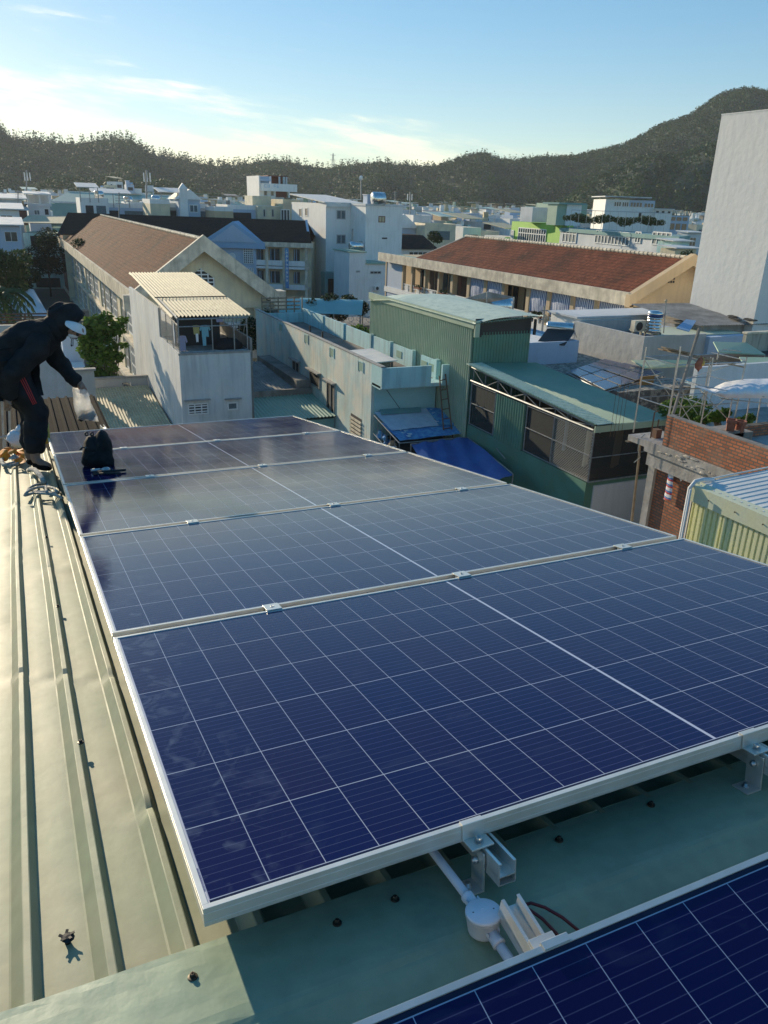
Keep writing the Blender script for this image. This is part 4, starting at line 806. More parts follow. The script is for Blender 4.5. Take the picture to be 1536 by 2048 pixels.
c=at(660,592,84); tree((c[0],c[1],GZ),4,[(c[0]+dx,c[1],z,1.0) for dx,z in ((0,4.4),(-2,3.8),(2,4.2),(3.4,3.6),(-3,3.2),(1,3.0))],'row of dark shrubs in the school yard',3800,.16,10,'leafdark','shrubs','shrub')
c=at(716,650,58); tree((c[0],c[1],GZ),5,[(c[0]+dx,c[1],z,.7) for dx,z in ((0,5.2),(.9,4.8),(-.7,4.7),(.2,4.0))],'bright shrub between the aqua house and the green shed',1800,.15,11,'leaf','shrub','shrub')
c=at(868,470,100); tree((c[0],c[1],GZ),9,[(c[0],c[1],10.5,.8),(c[0]+.6,c[1],10.2,.6)],'small round tree above the red roof ridge',900,.14,12,'leafdark')
c=at(1375,510,75); tree((c[0],c[1],GZ),9,[(c[0],c[1],10.2,.9),(c[0]+.9,c[1],9.6,.8),(c[0]+.2,c[1],8.8,.8)],'small tree between the peach gable and the tower',1300,.14,13,'leafdark')
# teal arched canopy in the yard
a=onz(556,612,4.0); b=onz(724,618,4.0); c=onz(716,600,4.2); T=thing('arched_canopy','long teal arched canopy in the school yard','canopy',(a[0],a[1],GZ)); A=Vector((a[0],a[1],0)); Bv=Vector((b[0],b[1],0)); ax=(Bv-A); dp=Vector((-ax.y,ax.x,0)).normalized()*5.2; mb=MB(); vs=[];fs=[]
for i in range(11): t=i/10; ang=math.pi*t; p=dp*t; vs+= [tuple(A+p+Vector((0,0,3.4+1.2*math.sin(ang)))),tuple(Bv+p+Vector((0,0,3.4+1.2*math.sin(ang))))]
for i in range(10): fs.append((2*i,2*i+1,2*i+3,2*i+2))
mb.add(vs,fs); build('roof',mb,M['arch'],T,True); mb=MB()
for t in (0.02,.33,.66,.98):
    for s in (0.05,.95): q=A+ax*t+dp*s; mb.tube([(q.x,q.y,GZ),(q.x,q.y,3.5)],.07,6)
build('post',mb,M['frame'],T)
# motorbikes / clutter silhouettes under the school front are too small to name; a bicycle rack
c=at(640,585,92); T=thing('bicycle_rack','tangle of parked bicycles before the school front','bicycle rack',(c[0],c[1],GZ)); mb=MB()
for i in range(9):
    o=Vector((c[0]-9+i*1.9,c[1]+i*-.6,GZ)); 
    for dx in (0,1.0): 
        mb.tube([o+Vector((dx+.33*math.cos(q*.7),0,.35+.33*math.sin(q*.7)+3)) for q in range(9)],.03,4,True)
    mb.tube([o+Vector((0,0,3.35)),o+Vector((.4,0,3.8)),o+Vector((1,0,3.35)),o+Vector((.8,0,3.95))],.03,4)
build('frames',mb,M['steel'],T); mb=MB(); mb.box(c[0]-10,c[0]+8,c[1]-6.5,c[1]+.2,GZ,GZ+3); build('plinth',mb,M['concrete'],T)
# ================= lime green / grey building at right
d0=150.; c=at(1024,445,168); cR=at(1122,450,150); T=thing('office_building','long building with lime green corner and pale grey wing behind the red roof','building',(cR[0],cR[1],GZ))
P0=Vector((c[0],c[1],0)); P1=Vector((cR[0],cR[1],0)); e=at(1362,470,118); P2=Vector((e[0],e[1],0))
def zl(px,py,P,Q):   # height of a pixel on the vertical plane through P,Q
    n=Vector((Q.y-P.y,P.x-Q.x,0)); d=Vector(ray(px,py)); t=P.dot(n)/d.dot(n); v=d*t; return Vector((v.x,v.y,v.z+H))
zt=zl(1122,449,P0,P1).z; dpt=Vector((RT.x*4+FW.x*8,RT.y*4+FW.y*8,0))
mb=MB(); mb.obox((P0.x,P0.y,GZ),P1-P0,dpt,(0,0,zt-GZ)); build('lime_wall',mb,M['lime'],T)
mb=MB(); zt2=zl(1122,452,P1,P2).z; mb.obox((P1.x,P1.y,GZ),P2-P1,dpt,(0,0,zt2-.5-GZ)); build('grey_wall',mb,M['palegrey'],T)
mb=MB(); off=(P2-P1).cross(Vector((0,0,1))).normalized()*.25; off=off if off.dot(P1)<0 else -off
mb.obox(Vector((P1.x,P1.y,zt2-.9))+off,P2-P1,dpt-off*2,(0,0,.6)); build('roof_band',mb,M['tealpaint'],T)
def winp(P,Q,x0,y0,x1,y1,nx,fr,pn,nm='window'):
    n=Vector((Q.y-P.y,P.x-Q.x,0)).normalized(); n=n if n.dot(P)<0 else -n; A=zl(x0,y1,P,Q); B=zl(x1,y1,P,Q); C=zl(x0,y0,P,Q).z-A.z; du=(B-A); du.z=0; mb=MB(); w=du/nx
    for i in range(nx+1): mb.obox(A+w*i-du.normalized()*.09+n*.02,du.normalized()*.18,n*.12,(0,0,C))
    for k in (0,.62,.97): mb.obox(A+Vector((0,0,C*k))+n*.02,du,n*.1,(0,0,.16))
    o=build(nm,mb,fr,T); mb=MB(); mb.obox(A+n*.015,du,n*.04,(0,0,C)); build('pane',mb,pn,o)
winp(P0,P1,1036,455,1091,483,12,M['white'],M['glass']); winp(P0,P1,1022,461,1027,478,3,M['white'],M['glass'])
winp(P1,P2,1125,457,1152,484,4,M['white'],M['shutter']); winp(P1,P2,1190,461,1259,486,10,M['white'],M['shutter']); winp(P1,P2,1270,464,1281,486,2,M['white'],M['shutter']); winp(P1,P2,1304,464,1341,489,4,M['white'],M['shutter'])
# roof-top: green mesh room, white hut
c=at(1094,445,158); t=thing('roof_cage','green mesh cage on the lime building roof','cage',c); mb=MB(); mb.box(c[0],c[0]+9,c[1],c[1]+4,c[2],c[2]+3.4); build('mesh',mb,M['tealroof'],t); mb=MB(); mb.box(c[0]-3.5,c[0]-.2,c[1],c[1]+4,c[2],c[2]+2.6); build('fence',mb,M['palegrey'],t)
c=at(1131,445,150); t=thing('roof_hut','white and teal stair hut on the lime building roof','hut',c); mb=MB(); mb.box(c[0],c[0]+3.2,c[1],c[1]+4,c[2]-.5,c[2]+3.0); build('wall',mb,M['white'],t); mb=MB(); mb.box(c[0]-2.2,c[0]+3.8,c[1]-.5,c[1]+4.4,c[2]+3.0,c[2]+3.3); build('roof',mb,M['tealpaint'],t); mb=MB(); mb.box(c[0]-2,c[0],c[1]+.2,c[1]+3,c[2]-.5,c[2]+3.0); build('door',mb,M['tealroof'],t)
c=at(1215,448,140); t=thing('roof_garden','wire fenced roof garden of grey green plants','roof garden',c); leaves('plants',M['palm'],t,[(c[0]+x*RT.x,c[1]+x*RT.y,c[2]+.35+.5*abs(math.sin(x*7.3)),.45+.5*abs(math.sin(x*3.1))) for x in np.arange(-7,9.5,.8)],6500,.16,14); mb=MB()
for i in range(13): q=Vector(c)+RT*(-6.5+i*1.3)-FW*1.2; mb.tube([q-Vector((0,0,1)),q+Vector((0,0,2.0))],.04,4)
mb.tube([Vector(c)-RT*6.5-FW*1.2+Vector((0,0,2)),Vector(c)+RT*9.5-FW*1.2+Vector((0,0,2))],.04,4); build('fence',mb,M['steel'],t)
# white hospital-like building behind
c=at(1212,400,195); T=thing('office_building','cream white building with stepped flat roofs in front of the right hill','building',(c[0],c[1],GZ))
u=195/F; P=Vector((c[0],c[1],0))
def fx2(px): return (px-1212)*u*.93
def fz2(py): return 14+((407+.034*(1260-768))-py)*u*.866
yw=-R_(25.3)
def FB(): return MB((c[0],c[1],0),yw)
mb=FB(); mb.box(0,fx2(1310),0,12,GZ,fz2(400)); build('wall',mb,M['white'],T); mb=FB(); mb.box(fx2(1259),fx2(1310),-.06,-.01,fz2(413),fz2(400)); build('shaded_face',mb,M['bluewhite'],T)  # bluish overlay on the white wall puts its shade into the colour
mb=FB(); mb.box(fx2(1310),fx2(1343),-1.5,10,GZ,fz2(417)); build('side_wing',mb,M['white'],T); mb=FB(); mb.box(fx2(1343),fx2(1382),-.5,9,GZ,fz2(428)); build('end_wing',mb,M['bluewhite'],T)
mb=FB(); mb.box(-.5,fx2(1300),-1,12.5,fz2(395.5),fz2(393.5)); mb.box(fx2(1308),fx2(1346),-2,10.5,fz2(417),fz2(415)); build('roof_slab',mb,M['palegrey'],T)
for (x0,x1,y0,y1,n) in ((1229,1243,405,413,3),(1245,1258,405,413,3),(1261,1285,405,413,4),(1289,1308,406,413,3)):
    mb=FB(); w=(fx2(x1)-fx2(x0))/n
    for i in range(n): mb.box(fx2(x0)+w*i+.12,fx2(x0)+w*(i+1)-.12,-.14,-.07,fz2(y1),fz2(y0))
    build('window',mb,M['glass'],T)
for (x0,x1,y0,y1,yy) in ((1281,1286,425,433,-.02),(1311,1316,420,424,-1.53),(1322,1327,420,424,-1.53),(1334,1339,420,424,-1.53)):
    mb=FB(); mb.box(fx2(x0),fx2(x1),yy-.05,yy,fz2(y1),fz2(y0)); build('window',mb,M['dark'],T)
for y0,y1 in ((431,438),(444,456)):
    for x0 in (1345,1357,1369): mb=FB(); mb.box(fx2(x0),fx2(x0+9),-.6,-.52,fz2(y1),fz2(y0)); build('window',mb,M['glass'],T)
mb=FB(); [mb.box(fx2(1346+i*2.9),fx2(1346+i*2.9+1.9),-.55,-.4,fz2(424),fz2(419)) for i in range(12)]; mb.box(fx2(1344),fx2(1383),-.5,-.3,fz2(428.5),fz2(427)); [mb.box(fx2(1344+k*9.5),fx2(1344+k*9.5)+.25,-.5,-.25,fz2(428),fz2(418)) for k in range(5)]; build('roof_sign',mb,M['red' if False else 'creamtrim'],T)
# low blocks between the office and tower
for (x,y,d,w,m_,lab) in ((1345,478,92,2.6,'aquain','pale aqua low block at the end of the grey wing'),(1376,462,128,3,'palegrey','grey house with roof clutter left of the tower'),(1352,492,88,3,'cream','cream low house just above the peach gable')):
    c=at(x,y,d); T=thing('town_house',lab,'house',(c[0],c[1],GZ)); mb=MB(); mb.box(c[0],c[0]+w,c[1],c[1]+2.2,GZ,c[2]-.3); build('wall',mb,M[m_],T); mb=MB(); mb.slab((c[0]-.3,c[1]-.4,c[2]-.25),(c[0]+w+.3,c[1]-.4,c[2]-.25),(c[0]+w+.3,c[1]+2.3,c[2]-.1),(c[0]-.3,c[1]+2.3,c[2]-.1),.12); build('roof',mb,M['whitesheet'],T); window(T,'y',c[1],c[0]+.6,c[0]+1.9,c[2]-2.2,c[2]-.9,2,1)
# house with red roofs between white block and red roof
c=at(812,478,134); T=thing('town_house','low house with dark red hipped roof between the white block and red roof','house',(c[0],c[1],GZ)); mb=MB(); mb.box(c[0]-1,c[0]+5,c[1],c[1]+8,GZ,c[2]-1.6); build('wall',mb,M['white'],T); mb=MB(); z=c[2]-1.5; mb.prism([(c[0]-1.6,c[1]-1,z),(c[0]+5.6,c[1]-1,z),(c[0]+4.6,c[1]+3,z+2),(c[0]-1,c[1]+3,z+2)],(0,5,0)); build('roof',mb,M['tileM'],T); window(T,'y',c[1],c[0]+.6,c[0]+4,z-1.6,z-.4,4,1,M['white'],M['dark'],.12)
c=at(806,432,165); T=thing('town_house','white gable ended house right beside the white block','house',(c[0],c[1],GZ)); mb=MB(); mb.box(c[0]-2,c[0]+3,c[1],c[1]+8,GZ,c[2]-2.2); build('wall',mb,M['bluewhite'],T); mb=MB(); z=c[2]-2.2; mb.prism([(c[0]-3,c[1]-.5,z),(c[0]+3.6,c[1]-.5,z),(c[0],c[1]-.5,z+2.6)],(0,9,0)); build('roof',mb,M['white'],T)
# ================= mid distance: house A with clothes cage
AX0,AX1,AY0,AY1=6.92,10.42,38.2,54.5
T=thing('narrow_house','grey rendered narrow house with a ribbed cream roof over a wash cage','house',(AX0,AY0,GZ))
mb=MB(); mb.box(AX0,AX1,AY0,AY1-.3,GZ,7.0); mb.box(AX0,AX0+.14,AY0+5.2,AY1-.3,7.0,8.5); build('wall',mb,M['awall'],T)
mb=MB(); mb.corr((AX0-.15,AY0+.6,8.62),(3.95,-.1,0),(0,13.,.85),22,.10,'sine',3); rf=build('roof',mb,M['ochre'],T,True)
mb=MB(); mb.corr((AX0-.15,AY0+13.5,9.44),(3.95,-.1,0),(0,.9,.02),22,.10,'sine',1); build('roof',mb,M['ochre'],T,True)
mb=MB(); mb.tube([(AX0-.1,AY0+5.3,9.03),(AX1+.2,AY0+5.3,9.03)],.03,5); build('batten',mb,M['rust'],rf)
# wash cage frame
mb=MB(); yb=AY0+.12
def fr(mb,pts,r=.03): mb.tube(pts,r,5)
for x in (AX0+.08,AX0+1.68,AX1-.75,AX1-.1): fr(mb,[(x,yb,7.0),(x,yb,8.58)])
fr(mb,[(AX0+.08,yb,8.25),(AX1-.1,yb,8.25)]); fr(mb,[(AX0+.08,yb,8.6),(AX1-.1,yb,8.6)],.04); fr(mb,[(AX0+.08,yb,7.03),(AX1-.1,yb,7.03)],.04)
for y in (AY0+1.6,AY0+3.3,AY0+5.1): fr(mb,[(AX0+.06,y,7.0),(AX0+.06,y,8.6)])
fr(mb,[(AX0+.06,yb,8.62),(AX0+.06,AY0+5.2,8.98)],.05); fr(mb,[(AX0+.06,yb,8.3),(AX0+.06,AY0+5.2,8.6)],.04)
for i in range(9): fr(mb,[(AX0+.06,yb+i*.6,8.3+.035*i),(AX0+.06,yb+.3+i*.6,8.62+.035*i)],.02)
for i in range(6): x=AX1-1.1+i*.1; fr(mb,[(AX1-.1,AY0+.2+i*.8,8.6),(AX1-.1,AY0+.9+i*.8,7.6)],.02)
for i in range(9): mb.obox((AX0+.02,yb+.1+i*.35,8.5),(.03,0,0),(0,.05,0),(0,0,-1.4)) if False else None
build('cage_frame',mb,M['frame'],T)
mb=MB(); mb.box(AX0+.2,AX1-1.0,AY0+2.0,AY0+2.1,7.0,8.75); build('dark_backing',mb,M['dark'],T); mb=MB(); mb.quad((AX0+.04,AY0+.15,7.02),(AX0+.04,AY0+5.1,7.02),(AX0+.04,AY0+5.1,8.6),(AX0+.04,AY0+.15,8.3)); build('shade_net',mb,M['chain'],T); mb=MB(); mb.box(AX0+.2,AX1-.1,AY0+.25,AY0+5.2,7.0,7.03); build('cage_floor',mb,M['concrete'],T)  # dark panel is added, standing in for the shaded cage interior
mb=MB(); mb.box(AX0-.03,AX1+.05,AY0-.04,AY0+.02,6.92,7.02); build('ledge',mb,M['concl'],T)
window(T,'y',AY0,*(ony(375,807,AY0)[0],ony(416,807,AY0)[0]),ony(390,829,AY0)[2],ony(390,807,AY0)[2],3,4,M['white'],M['dark'],.06,'window',.05)
window(T,'y',AY0,*(ony(454,803,AY0)[0],ony(475,803,AY0)[0]),ony(464,820,AY0)[2],ony(464,804,AY0)[2],1,1,M['white'],M['shutter'],.07,'window',.05)
mb=MB(); a=ony(368,802,AY0); b=ony(420,802,AY0); mb.box(a[0],b[0],AY0-.2,AY0-.003,a[2],a[2]+.05); a=ony(449,799,AY0); b=ony(482,799,AY0); mb.box(a[0],b[0],AY0-.2,AY0-.003,a[2],a[2]+.05); build('lintel',mb,M['concl'],T)
mb=MB(); mb.box(AX1+.02,AX1+.14,AY0+.1,AY1-.4,GZ,7.6); build('side_wall',mb,M['concrete'],T)
def shirt(x,z,w,h,m_,lab,y=None,sl=True,name='hanging_shirt',cat='shirt'):
    y=y or AY0+.5; mb=MB(); rnd=random.Random(int(x*100)); out=[(-.5,0),(-.12,.03),(.12,.03),(.5,0)]+([(.72,-.38),(.56,-.46),(.42,-.25)] if sl else [])+[(.44,-1),(.1,-.96),(-.2,-1.0),(-.42,-1)]+([(-.42,-.25),(-.56,-.46),(-.72,-.38)] if sl else [])
    mb.prism([(x+a*w,y+.02*math.sin(a*9+b*5),z+b*h) for a,b in out],(0,.035,0)); o=solid(name,mb,m_,lab,cat); return o
lil=mat('lilac_cloth',(.30,.30,.42),.8); yel=mat('yellow_cloth',(.42,.36,.14),.8); aq=mat('aqua_cloth',(.18,.42,.50),.8)
shirt(AX0+.3,7.75,.34,.72,lil,'lilac shirt hanging at the left end of the wash cage'); shirt(AX0+1.0,8.23,.30,.42,yel,'yellow shirt hanging high in the wash cage',None,False)
shirt(AX0+1.42,8.22,.38,.55,aq,'aqua top hanging in the middle of the wash cage'); shirt(AX0+1.0,7.85,.12,.40,M['whitecloth'],'small white cloth below the yellow shirt',AY0+.4,False,'hanging_cloth','cloth'); shirt(AX0+2.15,8.58,.34,.22,lil,'lilac cloth folded over the cage rail',AY0+.5,False,'hanging_cloth','cloth')
o=shirt(AX0+1.35,7.75,.18,.5,aq,'pale aqua trousers hanging below the aqua top',AY0+.45,False,'hanging_trousers','trousers')
mb=MB(); mb.blob((AX0+2.55,AY0+.7,7.15),(.75,.5,.42),3,12,6,.08); solid('black_sheet_heap',mb,M['black'],'rounded heap under dark sheet at right in the wash cage','heap',None,True)
mb=MB(); mb.blob((AX0+.02,AY0+1.0,7.8),(.02,.12,.55),5); solid('hanging_cloth',mb,M['whitecloth'],'white cloth hanging on the left side of the wash cage','cloth')
# low roofs around A
T=thing('ribbed_lean_to','dappled ribbed tan roof below the grey house wall','roof',(4.5,42,2)); mb=MB(); a=onz(185,792,3.0);b=onz(280,789,3.0); c=onz(330,852,2.6); d=onz(210,862,2.6)
mb.corr((3.2,40.2,2.75),(3.62,0,0),(0,8.3,.55),24,.06,'sine',3); build('roof',mb,M['ochre'],T,True); mb=MB(); mb.box(3.3,6.8,40.4,48.2,GZ,2.7); build('wall',mb,M['concrete'],T)
T=thing('parapet_wall','grey parapet wall with a square hole and end pillar','wall',(4.6,48.9,GZ)); q0=onz(196,762,4.6); mb=MB(); yy=48.9; xa,xb=onx(272,760,6.85)[0],0; hx0,hx1=ony(245,775,yy)[0],ony(262,775,yy)[0]; hz0,hz1=ony(253,781,yy)[2],ony(253,765,yy)[2]; tz=ony(240,757,yy)[2]; x0=ony(150,760,yy)[0]
mb.box(x0,hx0,yy,yy+.18,GZ,tz); mb.box(hx1,6.9,yy,yy+.18,GZ,tz); mb.box(hx0,hx1,yy,yy+.18,GZ,hz0); mb.box(hx0,hx1,yy,yy+.18,hz1,tz); build('masonry',mb,M['greyrend'],T); mb=MB(); mb.box(x0,6.9,yy-.06,yy+.24,tz,tz+.12); build('coping',mb,M['concl'],T)
mb=MB(); cx=(hx0+hx1)/2; cz=(hz0+hz1)/2; mb.tube([(cx+.22*math.cos(q*.7),yy+.09,cz+.22*math.sin(q*.7)) for q in range(9)],.03,5,True); build('air_brick',mb,M['creamtrim'],T)
tp=ony(205,700,50.); tree((tp[0],tp[1],GZ),5.0,[ony(x,y,50.+dy)+(r,) for x,y,dy,r in ((190,650,0,.75),(215,655,.3,.7),(235,658,0,.5),(185,680,.2,.85),(205,690,0,.9),(228,712,.2,.55),(195,715,0,.7),(185,745,0,.55),(205,748,.1,.5),(222,735,0,.4),(172,665,0,.6),(180,700,.3,.7),(240,712,0,.3),(248,690,0,.25),(244,640,0,.3),(212,632,0,.35),(230,755,0,.35),(176,755,0,.4))],'leafy green tree between the worker and the cream school wing',4000,.17,31,'leaf')
# white yard walls behind the worker
T=thing('yard_house','white washed low house and stair behind the bending worker','house',(0,52,GZ)); yy=52.; z1=ony(100,700,yy)[2]
mb=MB(); a=ony(62,700,yy)[0]; b=ony(166,690,yy)[0]; mb.box(a,b,yy,yy+6,GZ,ony(100,738,yy)[2]); build('wall',mb,M['white'],T); mb=MB(); a2=ony(126,700,yy+2)[0]; b2=ony(166,700,yy+2)[0]; mb.box(a2,b2,yy+2,yy+6,GZ,ony(140,668,yy+2)[2]); build('upper_wall',mb,M['bluewhite'],T)
mb=MB(); mb.box(-6,b,yy-6,yy-5.8,GZ,ony(100,745,yy-6)[2]); build('front_wall',mb,M['greyrend'],T); mb=MB(); mb.box(-6,b+.1,yy-6.15,yy-5.7,ony(100,745,yy-6)[2],ony(100,741,yy-6)[2]); build('coping',mb,M['concl'],T)
T=thing('railing','dark tubular railing running off the left edge behind the worker','railing',(0,30,6)); yy=34.; mb=MB()
for py in (628,634,640,647): mb.tube([ony(-60,py+1,yy),ony(118,py-1,yy)],.03,5)
build('rails',mb,M['rust'],T); mb=MB(); [mb.tube([ony(x,627,yy),ony(x,652,yy)],.03,5) for x in (-30,50,112)]; build('posts',mb,M['rust'],T)
mb=MB(); a=ony(-60,652,yy); b=ony(118,650,yy); mb.box(a[0],b[0],yy-.1,yy+.1,GZ,a[2]); build('base_wall',mb,M['greyrend'],T)
# dark roof sheet right behind own roof
T=thing('dark_roof','dark ribbed roof in shade just beyond the panels at left','roof',(1,14,7)); a=ony(-90,900,10.5); mb=MB()
P0=ony(-80,705,22.); P1=ony(192,700,22.); P2=ony(200,862,11.); zb=P2[2]
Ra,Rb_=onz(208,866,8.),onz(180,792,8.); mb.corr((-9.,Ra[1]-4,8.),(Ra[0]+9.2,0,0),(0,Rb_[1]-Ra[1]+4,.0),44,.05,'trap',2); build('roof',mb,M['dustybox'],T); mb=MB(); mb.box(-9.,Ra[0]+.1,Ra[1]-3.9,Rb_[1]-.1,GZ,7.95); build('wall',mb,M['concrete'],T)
T=thing('scaffold_frame','thin grey tube frame at the left edge beyond the roof','frame',(-.8,9.8,10.5)); mb=MB(); yy=8.9
for (a,b) in (((3,780),(8,905)),((15,700),(20,868)),((0,875),(30,868)),((8,878),(22,960)),((-20,790),(2,780))): mb.tube([ony(*a,yy),ony(*b,yy)],.012,5)
build('tubes',mb,M['frame'],T)
# small teal roof between A and B
T=thing('small_teal_roof','small teal corrugated roof between the grey and aqua houses','roof',(12.6,40,GZ)); mb=MB(); x0=AX1+.2; a=onz(514,800,3.5); b=onz(600,799,3.5); mb.corr((x0,38.0,3.35),(4.4,0,-.0),(0,3.9,.35),22,.05,'sine'); build('roof',mb,M['tealroof'],T,True); mb=MB(); mb.box(x0+.1,14.9,38.2,41.8,GZ,3.2); build('wall',mb,M['tealpaint'],T)
T=thing('rusty_low_roof','rusty brown low roof in the slot between two houses','roof',(12.6,46,GZ)); mb=MB(); mb.corr((x0,42.0,3.9),(4.4,0,0),(0,7.5,.3),22,.05,'sine'); build('roof',mb,M['asbestos'],T,True); mb=MB(); mb.box(x0,14.95,41.85,42.05,GZ,4.05); mb.box(14.1,14.95,42.05,50,3.9,4.5); build('kerb_wall',mb,M['concrete'],T)
# ================= house B (aqua, weathered)
BX0,BX1,BY0,BY1=15.0,18.44,33.4,53.3
T=thing('aqua_house','long weathered aqua house with open roof terrace and parapets','house',(BX0,BY0,GZ))
mb=MB(); mb.box(BX0,BX1,BY0+.2,BY1,GZ,5.95); mb.box(BX0,BX0+.16,BY0+.2,BY1,5.95,7.0); build('side_wall',mb,M['aquawall'],T)
mb=MB(); mb.box(BX0+.16,BX1-.02,BY0+.1,BY0+.2,GZ,5.95); build('front_wall',mb,M['aquaclean'],T)
mb=MB(); mb.box(BX0-.02,BX1-.9,BY0-1.0,BY0-.86,6.02,6.98); mb.box(BX0-.02,BX0+.14,BY0-.86,BY0+.2,6.02,7.0); mb.box(BX1-.3,BX1+.22,BY0-1.0,BY0-.86,6.0,6.98); mb.box(BX0-.02,BX1+.2,BY0-.86,BY0+.1,5.95,6.12); build('balcony',mb,M['aquain'],T)
mb=MB(); mb.box(BX0+.16,BX1-.1,BY0+.2,BY1-.2,5.95,6.1); build('deck',mb,M['deck'],T)
mb=MB()
for y0,y1,h in ((BY0-.2,35.1,6.98),(36.2,39.,7.0),(39.,45.5,7.0),(45.5,BY1,7.03)): mb.box(BX1-.1,BX1+.02,y0,y1-.02,5.95,h)
mb.box(BX0+.16,BX1-.1,BY1-.14,BY1,5.95,6.75)
for y in (BY0-.1,35.9,38.6,41.2,45.4,49): mb.box(BX1-.16,BX1+.04,y,y+.25,5.95,7.06)
build('parapet',mb,M['aquain'],T)
mb=MB(); mb.box(BX0-.03,BX0+.19,BY0-.9,BY1,7.0,7.05); build('coping',mb,M['concl'],T)
for (x,y) in ((562,655),(613,678),(664,705),(722,733)): 
    p=onx(x,y,BX0); mb=MB(); mb.box(BX0-.015,BX0-.004,p[1]-.28,p[1]+.28,p[2]-.2,p[2]+.2); mb2=MB(); mb2.box(BX0-.03,BX0-.004,p[1]-.34,p[1]-.28,p[2]-.26,p[2]+.26); mb2.box(BX0-.03,BX0-.004,p[1]+.28,p[1]+.34,p[2]-.26,p[2]+.26); mb2.box(BX0-.03,BX0-.004,p[1]-.28,p[1]+.28,p[2]+.2,p[2]+.26); o=build('parapet_vent',mb2,M['aquain'],T); build('vent_opening',mb,M['tealroof'],o)
for (x,y,w,h,k) in ((593,775,.62,1.6,0),(662,820,.6,1.5,0),(630,755,.85,.5,1)):
    p=onx(x,y,BX0); window(T,'x',BX0,p[1]-w,p[1]+w,p[2]-h,p[2]+h if not k else p[2]+.3,2 if not k else 1,1,M['concl'],M['dark'],.08,'window',.06)
    mb=MB(); mb.box(BX0-.25,BX0-.003,p[1]-w-.15,p[1]+w+.15,p[2]+(h if not k else .3)+.05,p[2]+(h if not k else .3)+.12); build('lintel',mb,M['concl'],T)
p=onx(712,865,BX0); mb=MB(); [mb.box(BX0-.07,BX0-.01,p[1]-.7,p[1]+.7,p[2]-.6+i*.2,p[2]-.5+i*.2) for i in range(7)]; lv=build('louvre',mb,M['creamtrim'],T); mb=MB(); mb.box(BX0-.012,BX0-.004,p[1]-.7,p[1]+.7,p[2]-.65,p[2]+.85); build('louvre_opening',mb,M['dark'],lv)
for (x,y) in ((800,670),(850,700),(865,712)): 
    p=onx(x,y,BX1-.1); mb=MB(); mb.box(BX1-.125,BX1-.105,p[1]-.3,p[1]+.3,6.4,6.75); build('parapet_vent',mb,M['tealroof'],T)
mb=MB(); mb.tube([(BX0+.6,BY0+.08,5.9),(BX0+1.6,BY0+.07,4.6),(BX0+1.8,BY0+.08,3.9)],.012,4); build('wire',mb,M['rubber'],T)
t=thing('roof_hatch','brick roof hatch with pale sheet lid on the aqua house terrace','hatch',(17,38,6.1)); a=onz(712,712,6.6); mb=MB(); hx=BX0+.35; mb.box(hx+.25,hx+1.9,36.0,38.6,6.1,6.5); build('brick_base',mb,M['concrete'],t); mb=MB(); mb.slab((hx,35.7,6.52),(hx+2.0,35.7,6.60),(hx+2.0,38.9,6.66),(hx,38.9,6.58),.05); build('lid',mb,M['whitesheet'],t)
for i,(x,y) in enumerate([(620,676),(645,688),(782,755),(755,660)]):
    p=onz(x,y,6.4); t=thing('standpipe','short dark standpipe on the aqua terrace, copy of several','pipe',p,'short pipes on the aqua terrace'); t['label']='short dark standpipe on the aqua house terrace'; mb=MB(); mb.tube([(p[0],p[1],6.0),(p[0],p[1],7.1)],.05,6); build('pipe',mb,M['rubber'],t)
T=thing('fence_panel','weathered lattice fence at the far end of the aqua terrace','fence',(16.8,BY1+.2,6)); mb=MB()
for z in (6.9,7.15,7.4,7.65): mb.box(BX0+.5,BX1-.2,BY1+.2,BY1+.26,z,z+.1)
for i in range(6): mb.box(BX0+.5+i*.58,BX0+.58+i*.58,BY1+.26,BY1+.32,6.0,7.8)
build('slats',mb,M['wood'],T)
# ladder leaning at B's front corner
T=thing('ladder','rusty steel ladder leaning on the aqua balcony','ladder',ony(905,925,BY0-2.2)); mb=MB()
La,Lb=Vector(ony(892,925,BY0-2.6)),Vector(ony(879,752,BY0-1.05)); Ra,Rb=Vector(ony(911,923,BY0-2.6)),Vector(ony(891,748,BY0-1.05)); mb.tube([La,Lb],.035,5); mb.tube([Ra,Rb],.035,5)
build('rail',mb,M['rust'],T); mb=MB()
for i in range(9): t=(i+.5)/9; mb.tube([La.lerp(Lb,t),Ra.lerp(Rb,t)],.025,4)
build('rung',mb,M['rust'],T)
# tarp lean-to in front of B
T=thing('tarp_shed','lean-to roofed with patched blue and pale tarpaulins before the aqua house','shed',(15.3,30.5,2)); Y=BY0-.05
c1=ony(748,826,Y); c2=ony(862,817,Y); c3=ony(905,823,Y); 
d1=ony(800,881,30.9); d2=ony(905,873,30.9)
zt=c1[2]; 
def TP(px,py):    # a point on the sloping tarp plane
    A=Vector(c1); n=(Vector(c3)-A); n.z=0; n=n.cross(Vector(d1)-A); d=Vector(ray(px,py)); o=Vector((0,0,H)); t=(A-o).dot(n)/d.dot(n); return o+d*t
def sheet(name,pts,m_,parent,lift=0.,w=.03,seed=0):
    P=[TP(*p)+Vector((0,0,lift)) for p in pts]; nx,ny=10,8; vs=[];fs=[]; rnd=random.Random(seed)
    for i in range(nx+1):
        for j in range(ny+1):
            a=P[0].lerp(P[1],i/nx); b=P[3].lerp(P[2],i/nx); q=a.lerp(b,j/ny); vs.append((q.x,q.y,q.z+rnd.uniform(0,w)))
    for i in range(nx):
        for j in range(ny): fs.append((i*(ny+1)+j,i*(ny+1)+j+1,(i+1)*(ny+1)+j+1,(i+1)*(ny+1)+j))
    mb=MB(); mb.add(vs,fs); return build(name,mb,m_,parent,True)
